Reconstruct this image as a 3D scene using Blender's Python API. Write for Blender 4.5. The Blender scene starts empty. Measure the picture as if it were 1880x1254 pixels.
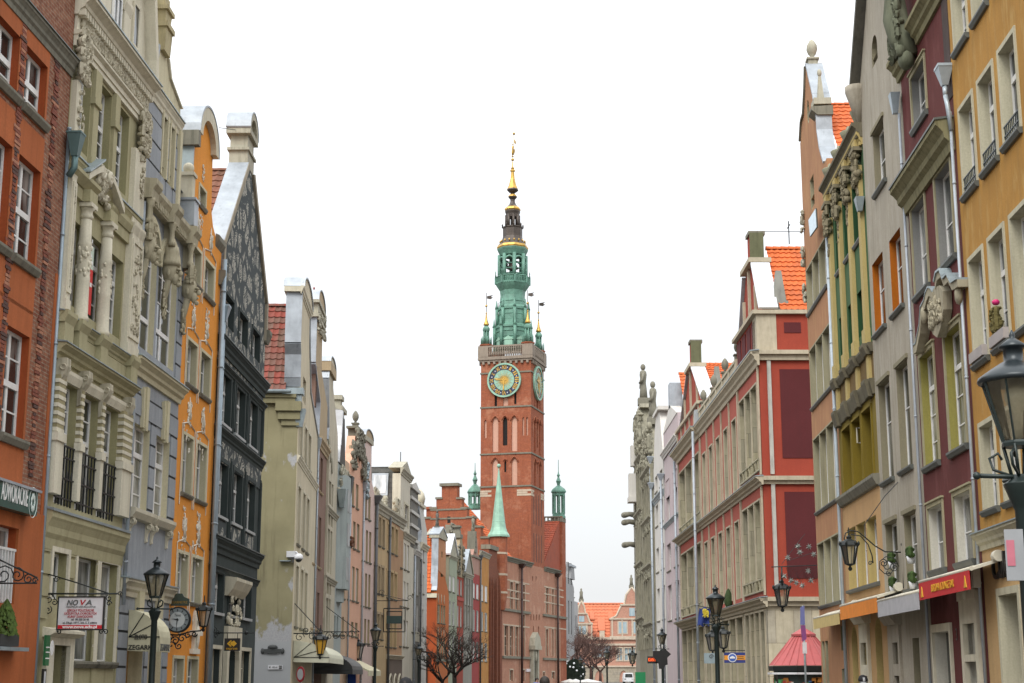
import bpy,bmesh,math,random
from mathutils import Vector,Matrix
from mathutils.geometry import delaunay_2d_cdt
PI=math.pi
SC=bpy.context.scene
COL=SC.collection
RND=random.Random(7)
# camera geometry (survey of the place)
F_PX,CX,CY,HZ,CAM_H=2850.0,940.0,627.0,1240.0,1.65
PITCH=math.atan((HZ-CY)/F_PX)
CP,SP=math.cos(PITCH),math.sin(PITCH)
def ray(u,v):
 a=u-CX;b=CY-v
 return(a,F_PX*CP-b*SP,F_PX*SP+b*CP)
def bearing(u):
 r=ray(u,HZ);return math.atan2(r[0],r[1])
def ground(u,dist):
 return(math.tan(bearing(u))*dist,dist)
def at(u,v,dist):
 """world point seen at (u, v), 'dist' metres down the street"""
 r=ray(u,v);t=dist/r[1]
 return Vector((r[0]*t,dist,r[2]*t+CAM_H))
# mesh builder
class MB:
 def __init__(s):
  s.v=[];s.f=[];s.m=[];s.sm=[];s.cuts=[]
 def cut(s):
  """what follows is a separate piece, built as an object of its own"""
  if s.f and(not s.cuts or s.cuts[-1]!=(len(s.v),len(s.f))):s.cuts.append((len(s.v),len(s.f)))
  return s
 def add(s,vs,fs,mi=0,smooth=False):
  o=len(s.v);s.v+=[tuple(p)for p in vs]
  for f in fs:
   s.f.append([i+o for i in f]);s.m.append(mi);s.sm.append(smooth)
  return s
 def box(s,x0,x1,y0,y1,z0,z1,mi=0):
  x0,x1=min(x0,x1),max(x0,x1);y0,y1=min(y0,y1),max(y0,y1);z0,z1=min(z0,z1),max(z0,z1)
  s.add([(x0,y0,z0),(x1,y0,z0),(x1,y1,z0),(x0,y1,z0),(x0,y0,z1),(x1,y0,z1),(x1,y1,z1),(x0,y1,z1)],[(0,3,2,1),(4,5,6,7),(0,1,5,4),(1,2,6,5),(2,3,7,6),(3,0,4,7)],mi)
  return s
 def taper(s,cx,cy,z0,z1,a0,b0,a1,b1,mi=0):
  s.add([(cx-a0,cy-b0,z0),(cx+a0,cy-b0,z0),(cx+a0,cy+b0,z0),(cx-a0,cy+b0,z0),(cx-a1,cy-b1,z1),(cx+a1,cy-b1,z1),(cx+a1,cy+b1,z1),(cx-a1,cy+b1,z1)],[(0,3,2,1),(4,5,6,7),(0,1,5,4),(1,2,6,5),(2,3,7,6),(3,0,4,7)],mi)
  return s
 def prism(s,poly,y0,y1,mi=0,side_mi=None):
  """poly of (x, z) extruded from y0 to y1"""
  n=len(poly);o=len(s.v)
  s.v+=[(x,y0,z)for x,z in poly]+[(x,y1,z)for x,z in poly]
  s.f.append([o+i for i in range(n)]);s.m.append(mi);s.sm.append(False)
  s.f.append([o+n+i for i in reversed(range(n))]);s.m.append(mi);s.sm.append(False)
  sm=mi if side_mi is None else side_mi
  for i in range(n):
   j=(i+1)%n
   s.f.append([o+i,o+n+i,o+n+j,o+j]);s.m.append(sm);s.sm.append(False)
  return s
 def prof(s,poly,x0,x1,mi=0):
  """poly of (y, z) extruded from x0 to x1"""
  n=len(poly);o=len(s.v)
  s.v+=[(x0,y,z)for y,z in poly]+[(x1,y,z)for y,z in poly]
  s.f.append([o+i for i in range(n)]);s.m.append(mi);s.sm.append(False)
  s.f.append([o+n+i for i in reversed(range(n))]);s.m.append(mi);s.sm.append(False)
  for i in range(n):
   j=(i+1)%n
   s.f.append([o+i,o+n+i,o+n+j,o+j]);s.m.append(mi);s.sm.append(False)
  return s
 def plan(s,poly,z0,z1,mi=0):
  """poly of (x, y) extruded from z0 to z1"""
  n=len(poly);o=len(s.v)
  s.v+=[(x,y,z0)for x,y in poly]+[(x,y,z1)for x,y in poly]
  s.f.append([o+i for i in range(n)]);s.m.append(mi);s.sm.append(False)
  s.f.append([o+n+i for i in reversed(range(n))]);s.m.append(mi);s.sm.append(False)
  for i in range(n):
   j=(i+1)%n
   s.f.append([o+i,o+n+i,o+n+j,o+j]);s.m.append(mi);s.sm.append(False)
  return s
 def lathe(s,cx,cy,pr,n=12,mi=0,smooth=True,rot=0.0,sx=1.0,sy=1.0):
  """pr: list of (r, z)"""
  o=len(s.v)
  for r,z in pr:
   for k in range(n):
    a=rot+2*PI*k/n
    s.v.append((cx+sx*r*math.cos(a),cy+sy*r*math.sin(a),z))
  for i in range(len(pr)-1):
   for k in range(n):
    k2=(k+1)%n
    s.f.append([o+i*n+k,o+i*n+k2,o+(i+1)*n+k2,o+(i+1)*n+k]);s.m.append(mi);s.sm.append(smooth)
  s.f.append([o+k for k in reversed(range(n))]);s.m.append(mi);s.sm.append(False)
  l=o+(len(pr)-1)*n
  s.f.append([l+k for k in range(n)]);s.m.append(mi);s.sm.append(False)
  return s
 def tube(s,pts,r,n=6,mi=0):
  pts=[Vector(p)for p in pts];o=len(s.v);N=len(pts)
  up=None
  for i,p in enumerate(pts):
   d=(pts[min(i+1,N-1)]-pts[max(i-1,0)])
   if d.length<1e-9:d=Vector((0,0,1))
   d.normalize()
   if up is None:
    up=Vector((0,0,1))if abs(d.z)<.9 else Vector((1,0,0))
   a=d.cross(up)
   if a.length<1e-4:a=d.cross(Vector((1,.3,.2)))
   a.normalize();b=a.cross(d).normalized();up=b
   rr=r[i]if isinstance(r,(list,tuple))else r
   for k in range(n):
    t=2*PI*k/n
    s.v.append(tuple(p+a*(rr*math.cos(t))+b*(rr*math.sin(t))))
  for i in range(N-1):
   for k in range(n):
    k2=(k+1)%n
    s.f.append([o+i*n+k,o+i*n+k2,o+(i+1)*n+k2,o+(i+1)*n+k]);s.m.append(mi);s.sm.append(n>4)
  s.f.append([o+k for k in reversed(range(n))]);s.m.append(mi);s.sm.append(False)
  s.f.append([o+(N-1)*n+k for k in range(n)]);s.m.append(mi);s.sm.append(False)
  return s
 def ball(s,c,rx,ry=None,rz=None,n=8,m=5,mi=0,jit=0.0,rnd=RND):
  ry=rx if ry is None else ry;rz=rx if rz is None else rz
  pr=[]
  o=len(s.v)
  for i in range(m+1):
   t=PI*i/m;q=max(.02,math.sin(t))
   for k in range(n):
    a=2*PI*k/n;j=1+(rnd.uniform(-jit,jit)if jit else 0)
    s.v.append((c[0]+rx*q*math.cos(a)*j,c[1]+ry*q*math.sin(a)*j,c[2]-rz*math.cos(t)*j))
  for i in range(m):
   for k in range(n):
    k2=(k+1)%n
    s.f.append([o+i*n+k,o+i*n+k2,o+(i+1)*n+k2,o+(i+1)*n+k]);s.m.append(mi);s.sm.append(True)
  return s
 def relief(s,x0,x1,z0,z1,y,amp,cnt,size,mi=0,seed=1):
  """carved ornament: overlapping curls and bosses standing proud of a wall"""
  rnd=random.Random(seed)
  for _ in range(cnt):
   cx,cz=rnd.uniform(x0,x1),rnd.uniform(z0,z1)
   if rnd.random()<.45:
    r=size*rnd.uniform(.6,1.3);a0=rnd.uniform(0,6.28);sg=rnd.choice((-1,1))
    pts=[]
    for k in range(7):
     t=k/6;rr=r*(1-.7*t);a=a0+sg*t*5
     px=min(max(cx+rr*math.cos(a),x0),x1);pz=min(max(cz+rr*math.sin(a),z0),z1)
     pts.append((px,y-amp*.4,pz))
    s.tube(pts,[amp*.65*(1-.4*k/6)for k in range(7)],4,mi)
   else:
    s.ball((cx,y,cz),size*rnd.uniform(.3,.7),amp*rnd.uniform(.7,1.3),size*rnd.uniform(.3,.8),6,4,mi,.15,rnd)
  return s
 def wall(s,outline,holes,y=0.0,depth=.3,mi=0,rmi=1,back=None):
  """front face at y with rectangular / polygonal holes and reveals going back by 'depth' (+y)"""
  holes=[h if isinstance(h[0],(tuple,list))else R4(*h)for h in holes]
  polys=[list(outline)]+[list(h)for h in holes]
  vs=[];es=[];fs=[]
  for p in polys:
   o=len(vs);n=len(p);vs+=[Vector((a,b))for a,b in p]
   es+=[(o+i,o+(i+1)%n)for i in range(n)]
  r=delaunay_2d_cdt(vs,es,[],1,1e-5)
  V2,F2=r[0],r[2]
  def inside(p,poly):
   c=False;n=len(poly)
   for i in range(n):
    (x1,z1),(x2,z2)=poly[i],poly[i-1]
    if(z1>p[1])!=(z2>p[1])and p[0]<(x2-x1)*(p[1]-z1)/(z2-z1)+x1:c=not c
   return c
  o=len(s.v);s.v+=[(q.x,y,q.y)for q in V2]
  for f in F2:
   c=sum((V2[i]for i in f),Vector((0,0)))/len(f)
   if not inside(c,outline)or any(inside(c,h)for h in holes):continue
   a=sum(V2[f[i]].x*V2[f[(i+1)%len(f)]].y-V2[f[(i+1)%len(f)]].x*V2[f[i]].y for i in range(len(f)))
   f=list(f)if a>0 else list(reversed(f))
   s.f.append([o+i for i in f]);s.m.append(mi);s.sm.append(False)
  for h in holes:
   n=len(h)
   a=sum(h[i][0]*h[(i+1)%n][1]-h[(i+1)%n][0]*h[i][1]for i in range(n))
   hh=list(h)if a>0 else list(reversed(h))
   o=len(s.v)
   s.v+=[(p[0],y,p[1])for p in hh]+[(p[0],y+depth,p[1])for p in hh]
   for i in range(n):
    j=(i+1)%n
    s.f.append([o+j,o+i,o+n+i,o+n+j]);s.m.append(rmi);s.sm.append(False)
  if back is not None:
   n=len(outline)
   a=sum(outline[i][0]*outline[(i+1)%n][1]-outline[(i+1)%n][0]*outline[i][1]for i in range(n))
   oo=list(outline)if a>0 else list(reversed(outline))
   o=len(s.v)
   s.v+=[(p[0],y,p[1])for p in oo]+[(p[0],y+back,p[1])for p in oo]
   for i in range(n):
    j=(i+1)%n
    s.f.append([o+i,o+j,o+n+j,o+n+i]);s.m.append(mi);s.sm.append(False)
   if back>.3:s.f.append([o+n+i for i in reversed(range(n))]);s.m.append(mi);s.sm.append(False)
  return s
 def build(s,name,mats,parent=None,fix=True,mat=None,bevel=0.0):
  if s.cuts:
   ends=s.cuts+[(len(s.v),len(s.f))];v0=f0=0;first=None
   for v1,f1 in ends:
    if f1>f0:
     q=MB();q.v=s.v[v0:v1];q.f=[[i-v0 for i in f]for f in s.f[f0:f1]];q.m=s.m[f0:f1];q.sm=s.sm[f0:f1]
     o=q.build(name,mats,parent,fix,mat,bevel);first=first or o
    v0,f0=v1,f1
   return first
  me=bpy.data.meshes.new(name)
  vs=s.v if mat is None else[tuple(mat@Vector(p))for p in s.v]
  me.from_pydata(vs,[],s.f)
  me.polygons.foreach_set('material_index',s.m)
  me.polygons.foreach_set('use_smooth',s.sm)
  for m in(mats if isinstance(mats,(list,tuple))else[mats]):
   me.materials.append(m)
  if fix:
   bm=bmesh.new();bm.from_mesh(me)
   bmesh.ops.recalc_face_normals(bm,faces=bm.faces[:])
   bm.to_mesh(me);bm.free()
  me.update()
  o=bpy.data.objects.new(name,me);COL.objects.link(o)
  if parent is not None:o.parent=parent
  if bevel:
   b=o.modifiers.new('bevel','BEVEL');b.width=bevel;b.segments=2;b.limit_method='ANGLE';b.angle_limit=.6
  return o
def R4(a,b,c,d):
 return[(a,c),(b,c),(b,d),(a,d)]
def arch(x0,x1,z0,z1,rise,n=8,pointed=False):
 """opening with an arched head; spring line at z1-rise"""
 pts=[(x0,z0),(x1,z0)]
 cx=(x0+x1)/2;w=(x1-x0)/2
 for k in range(n+1):
  t=k/n
  if pointed:
   xx=x1-t*2*w
   q=abs(xx-cx)/w
   pts.append((xx,z1-rise+rise*math.sqrt(max(0,1-q**1.25))))
  else:
   a=PI*t
   pts.append((cx+w*math.cos(a),z1-rise+rise*math.sin(a)))
 return pts
def tag(o,label=None,cat=None,group=None,kind=None):
 if label:o['label']=label
 if cat:o['category']=cat
 if group:o['group']=group
 if kind:o['kind']=kind
 return o
def empty(name,loc,rz=0.0,label=None,cat=None,group=None):
 o=bpy.data.objects.new(name,None);COL.objects.link(o)
 o.location=loc;o.rotation_euler=(0,0,rz);o.empty_display_size=.3
 return tag(o,label,cat,group)
def children(o):return[c for c in bpy.data.objects if c.parent==o]
def copy_tree(o,parent=None):
 c=o.copy();COL.objects.link(c)
 if parent is not None:c.parent=parent
 for ch in children(o):copy_tree(ch,c)
 return c
# materials
MATS={}
def _new(name):
 m=bpy.data.materials.new(name);m.use_nodes=True
 nt=m.node_tree;nt.nodes.clear()
 out=nt.nodes.new('ShaderNodeOutputMaterial');b=nt.nodes.new('ShaderNodeBsdfPrincipled')
 nt.links.new(b.outputs[0],out.inputs[0])
 return m,nt,b,out
def N(nt,typ,**kw):
 n=nt.nodes.new('ShaderNode'+typ)
 for k,v in kw.items():
  if k.startswith('i_'):
   key=k[2:];key=int(key)if key.isdigit()else key.replace('_',' ')
   n.inputs[key].default_value=v
  else:setattr(n,k,v)
 return n
def c4(c):return(c[0],c[1],c[2],1.0)
def srgb(r,g,b):
 def f(x):
  x/=255.0
  return x/12.92 if x<=.04045 else((x+.055)/1.055)**2.4
 return(f(r),f(g),f(b))
def ramp(nt,src,p0,p1,c0=(0,0,0,1),c1=(1,1,1,1)):
 r=N(nt,'ValToRGB');e=r.color_ramp.elements
 e[0].position=p0;e[1].position=p1;e[0].color=c0;e[1].color=c1
 nt.links.new(src,r.inputs[0]);return r.outputs[0]
def mix(nt,fac,a,b,mode='MIX'):
 m=N(nt,'Mix',data_type='RGBA',blend_type=mode)
 for sock,val in((m.inputs[0],fac),(m.inputs[6],a),(m.inputs[7],b)):
  if isinstance(val,(int,float)):sock.default_value=val
  elif isinstance(val,tuple):sock.default_value=c4(val)
  else:nt.links.new(val,sock)
 return m.outputs[2]
def coords(nt,scale=(1,1,1),off=(0,0,0)):
 t=N(nt,'TexCoord');mp=N(nt,'Mapping')
 mp.inputs['Scale'].default_value=scale;mp.inputs['Location'].default_value=off
 nt.links.new(t.outputs['Object'],mp.inputs['Vector']);return mp.outputs[0]
def noise(nt,vec,scale,detail=5,rough=.6):
 n=N(nt,'TexNoise');n.inputs['Scale'].default_value=scale;n.inputs['Detail'].default_value=detail
 n.inputs['Roughness'].default_value=rough
 nt.links.new(vec,n.inputs['Vector']);return n.outputs['Fac']
def bump(nt,b,h,strength=.3,dist=.02):
 n=N(nt,'Bump');n.inputs['Strength'].default_value=strength;n.inputs['Distance'].default_value=dist
 nt.links.new(h,n.inputs['Height']);nt.links.new(n.outputs[0],b.inputs['Normal']);return n
def plaster(name,col,var=.16,streak=.30,dirt=(.07,.06,.045),pale=None,fine=.25,rough=.9,patch=.0,seed=0.0):
 """painted render: cloudy tone, run-off streaks, fine grain"""
 if name in MATS:return MATS[name]
 m,nt,b,out=_new(name)
 v=coords(nt,off=(seed,seed*.7,0));vs=coords(nt,(2.6,2.6,.16),(seed,0,0))
 n1=noise(nt,v,.8,6);n2=noise(nt,vs,1.6,5,.65);n3=noise(nt,v,22,4,.7)
 c=mix(nt,ramp(nt,n1,.3,.72),tuple(x*(1-var)for x in col),tuple(min(1,x*(1+var))for x in col))
 c=mix(nt,ramp(nt,n3,.35,.75),c,tuple(x*.82 for x in col))if fine else c
 s=N(nt,'Math',operation='MULTIPLY');nt.links.new(ramp(nt,n2,.47,.74),s.inputs[0]);s.inputs[1].default_value=min(.8,streak*1.25)
 c=mix(nt,s.outputs[0],c,dirt)
 if pale:
  n4=noise(nt,coords(nt,(1.8,1.8,.5),(3,1,2)),1.3,6,.7)
  s2=N(nt,'Math',operation='MULTIPLY');nt.links.new(ramp(nt,n4,.52,.68),s2.inputs[0]);s2.inputs[1].default_value=patch
  c=mix(nt,s2.outputs[0],c,pale)
 nt.links.new(c,b.inputs['Base Color']);b.inputs['Roughness'].default_value=rough
 b.inputs['Specular IOR Level'].default_value=.25
 bump(nt,b,n3,.25,.008)
 MATS[name]=m;return m
def stone(name,col,dark=None,amt=.6,rough=.88,blocks=None):
 if name in MATS:return MATS[name]
 m,nt,b,out=_new(name)
 dark=dark or tuple(x*.35 for x in col)
 v=coords(nt)
 n1=noise(nt,v,1.4,8,.68);n2=noise(nt,coords(nt,(4,4,.5)),1.5,6,.7);n3=noise(nt,v,30,4,.7)
 c=mix(nt,ramp(nt,n1,.3,.7),tuple(x*.82 for x in col),tuple(min(1,x*1.12)for x in col))
 s=N(nt,'Math',operation='MULTIPLY');nt.links.new(ramp(nt,n2,.48,.76),s.inputs[0]);s.inputs[1].default_value=amt
 c=mix(nt,s.outputs[0],c,dark)
 h=n3
 if blocks:
  t=N(nt,'TexCoord');sp=N(nt,'SeparateXYZ');nt.links.new(t.outputs['Object'],sp.inputs[0])
  ad=N(nt,'Math',operation='ADD');nt.links.new(sp.outputs[0],ad.inputs[0]);nt.links.new(sp.outputs[1],ad.inputs[1])
  cb=N(nt,'CombineXYZ');nt.links.new(ad.outputs[0],cb.inputs[0]);nt.links.new(sp.outputs[2],cb.inputs[1])
  br=N(nt,'TexBrick');br.inputs['Scale'].default_value=1.0
  br.inputs['Brick Width'].default_value=blocks[0];br.inputs['Row Height'].default_value=blocks[1]
  br.inputs['Mortar Size'].default_value=.012
  br.inputs['Color1'].default_value=(.85,.85,.85,1);br.inputs['Color2'].default_value=(1.1,1.08,1.0,1);br.inputs['Mortar'].default_value=(.5,.48,.45,1)
  nt.links.new(cb.outputs[0],br.inputs['Vector'])
  c=mix(nt,1.0,c,br.outputs['Color'],'MULTIPLY')
 nt.links.new(c,b.inputs['Base Color']);b.inputs['Roughness'].default_value=rough
 b.inputs['Specular IOR Level'].default_value=.25
 bump(nt,b,h,.35,.01)
 MATS[name]=m;return m
def brick(name,c1,c2,mortar,bw=.27,bh=.085,stain=.35,patch=None,pamt=.5):
 if name in MATS:return MATS[name]
 m,nt,b,out=_new(name)
 t=N(nt,'TexCoord');sp=N(nt,'SeparateXYZ');nt.links.new(t.outputs['Object'],sp.inputs[0])
 ad=N(nt,'Math',operation='ADD');nt.links.new(sp.outputs[0],ad.inputs[0]);nt.links.new(sp.outputs[1],ad.inputs[1])
 cb=N(nt,'CombineXYZ');nt.links.new(ad.outputs[0],cb.inputs[0]);nt.links.new(sp.outputs[2],cb.inputs[1])
 br=N(nt,'TexBrick');br.inputs['Scale'].default_value=1.0
 br.inputs['Brick Width'].default_value=bw;br.inputs['Row Height'].default_value=bh;br.inputs['Mortar Size'].default_value=.011
 br.inputs['Color1'].default_value=c4(c1);br.inputs['Color2'].default_value=c4(c2);br.inputs['Mortar'].default_value=c4(mortar)
 nt.links.new(cb.outputs[0],br.inputs['Vector'])
 v=coords(nt);n1=noise(nt,v,.55,8,.7);n2=noise(nt,v,6,5,.7);n3=noise(nt,coords(nt,(1.5,1.5,.2)),1.4,5,.7)
 c=mix(nt,ramp(nt,n2,.3,.75),br.outputs['Color'],tuple(x*.55 for x in c1))
 s=N(nt,'Math',operation='MULTIPLY');nt.links.new(ramp(nt,n3,.5,.8),s.inputs[0]);s.inputs[1].default_value=stain
 c=mix(nt,s.outputs[0],c,tuple(x*.3 for x in c2))
 if patch:
  s2=N(nt,'Math',operation='MULTIPLY');nt.links.new(ramp(nt,n1,.52,.66),s2.inputs[0]);s2.inputs[1].default_value=pamt
  c=mix(nt,s2.outputs[0],c,patch)
 nt.links.new(c,b.inputs['Base Color']);b.inputs['Roughness'].default_value=.92
 b.inputs['Specular IOR Level'].default_value=.2
 bump(nt,b,br.outputs['Fac'],-.5,.012)
 MATS[name]=m;return m
def plain(name,col,rough=.6,metal=0.0,var=.12,scale=3.0,spec=.5):
 if name in MATS:return MATS[name]
 m,nt,b,out=_new(name)
 n1=noise(nt,coords(nt),scale,6,.65)
 c=mix(nt,ramp(nt,n1,.3,.7),tuple(x*(1-var)for x in col),tuple(min(1,x*(1+var))for x in col))
 nt.links.new(c,b.inputs['Base Color']);b.inputs['Roughness'].default_value=rough;b.inputs['Metallic'].default_value=metal
 b.inputs['Specular IOR Level'].default_value=spec
 MATS[name]=m;return m
def sheet_metal(name,col,rough=.45,metal=.35):
 """weathered zinc or lead sheet with seams and stains"""
 if name in MATS:return MATS[name]
 m,nt,b,out=_new(name)
 v=coords(nt);n1=noise(nt,v,1.3,7,.65);n2=noise(nt,coords(nt,(3,3,.3)),2,5,.7)
 c=mix(nt,ramp(nt,n1,.3,.7),tuple(x*.72 for x in col),tuple(min(1,x*1.2)for x in col))
 c=mix(nt,ramp(nt,n2,.58,.8),c,tuple(x*.45 for x in col))
 nt.links.new(c,b.inputs['Base Color']);b.inputs['Roughness'].default_value=rough;b.inputs['Metallic'].default_value=metal
 bump(nt,b,n1,.2,.02)
 MATS[name]=m;return m
def tiles(name,c1,c2,c3,tw=.24,th=.30):
 """clay roof tiles: a random tone for each tile"""
 if name in MATS:return MATS[name]
 m,nt,b,out=_new(name)
 t=N(nt,'TexCoord');sp=N(nt,'SeparateXYZ');nt.links.new(t.outputs['UV'],sp.inputs[0])
 wn=N(nt,'TexWhiteNoise',noise_dimensions='2D')
 fl=[]
 for i in range(2):
  f=N(nt,'Math',operation='FLOOR');nt.links.new(sp.outputs[i],f.inputs[0]);fl.append(f)
 cb=N(nt,'CombineXYZ');nt.links.new(fl[0].outputs[0],cb.inputs[0]);nt.links.new(fl[1].outputs[0],cb.inputs[1])
 nt.links.new(cb.outputs[0],wn.inputs['Vector'])
 c=mix(nt,ramp(nt,wn.outputs['Value'],.15,.85),c1,c2)
 n1=noise(nt,coords(nt),.7,6,.7);n2=noise(nt,coords(nt),9,5,.7)
 c=mix(nt,ramp(nt,n1,.48,.72),c,c3)
 c=mix(nt,ramp(nt,n2,.5,.9),c,tuple(x*.5 for x in c2))
 nt.links.new(c,b.inputs['Base Color']);b.inputs['Roughness'].default_value=.75
 b.inputs['Specular IOR Level'].default_value=.3
 MATS[name]=m;return m
def pane_mat(name,dark=(.02,.025,.025),light=(.28,.28,.26),amt=.5,rough=.06,scale=1.0):
 """window glass seen from outside: dark room, here and there a pale curtain, glossy surface"""
 if name in MATS:return MATS[name]
 m,nt,b,out=_new(name)
 n1=noise(nt,coords(nt,(1.3*scale,1.3*scale,.35*scale)),1.7,3,.5)
 c=mix(nt,ramp(nt,n1,.62-.35*amt,.78-.2*amt),dark,light)
 nt.links.new(c,b.inputs['Base Color']);b.inputs['Roughness'].default_value=rough
 b.inputs['Specular IOR Level'].default_value=.8
 n2=noise(nt,coords(nt),1.1,2,.5);bump(nt,b,n2,.06,.05)
 MATS[name]=m;return m
def glass(name,tint=(.96,.95,.90),amt=.42):
 if name in MATS:return MATS[name]
 m,nt,b,out=_new(name)
 nt.nodes.remove(b)
 tr=N(nt,'BsdfTransparent');tr.inputs[0].default_value=c4(tint)
 gl=N(nt,'BsdfGlossy');gl.inputs['Roughness'].default_value=.08
 df=N(nt,'BsdfTranslucent');df.inputs[0].default_value=(.8,.74,.60,1)
 n1=noise(nt,coords(nt),5,5,.7)
 m1=N(nt,'MixShader');m2=N(nt,'MixShader');fr=N(nt,'Fresnel');fr.inputs[0].default_value=1.45
 s=N(nt,'Math',operation='MULTIPLY_ADD');nt.links.new(n1,s.inputs[0]);s.inputs[1].default_value=amt;s.inputs[2].default_value=amt*.4
 nt.links.new(s.outputs[0],m1.inputs[0]);nt.links.new(tr.outputs[0],m1.inputs[1]);nt.links.new(df.outputs[0],m1.inputs[2])
 nt.links.new(fr.outputs[0],m2.inputs[0]);nt.links.new(m1.outputs[0],m2.inputs[1]);nt.links.new(gl.outputs[0],m2.inputs[2])
 nt.links.new(m2.outputs[0],out.inputs[0])
 MATS[name]=m;return m
WHITE=plain('white_window_paint',(.72,.72,.70),.45)
BLACK=plain('black_iron',(.014,.018,.018),.5,.2)
GREENBLACK=plain('dark_green_iron',(.016,.026,.024),.42,.3)
ZINC=sheet_metal('zinc_sheet',(.34,.375,.41),.5,.2)
ZINC_D=sheet_metal('old_zinc_sheet',(.30,.36,.38),.5,.4)
LEDGE=stone('weathered_ledge_stone',(.20,.19,.15),(.045,.05,.035),.7)
SANDST=stone('grey_sandstone',(.40,.38,.30),(.08,.075,.05),.6)
CREAM=stone('cream_stone',(.58,.54,.42),(.22,.19,.12),.4)
SILL_D=plain('dark_sill_sheet',(.10,.11,.10),.5,.3)
PANE=pane_mat('window_glass',amt=.35)
PANE_L=pane_mat('curtained_window_glass',(.06,.065,.06),(.42,.42,.40),.7)
PANE_D=pane_mat('dark_window_glass',(.012,.016,.016),(.10,.10,.09),.3)
SLOT=plain('dark_opening',(.012,.011,.010),.9)
PIPE=plain('painted_downpipe',(.34,.38,.42),.5,.2)
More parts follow.
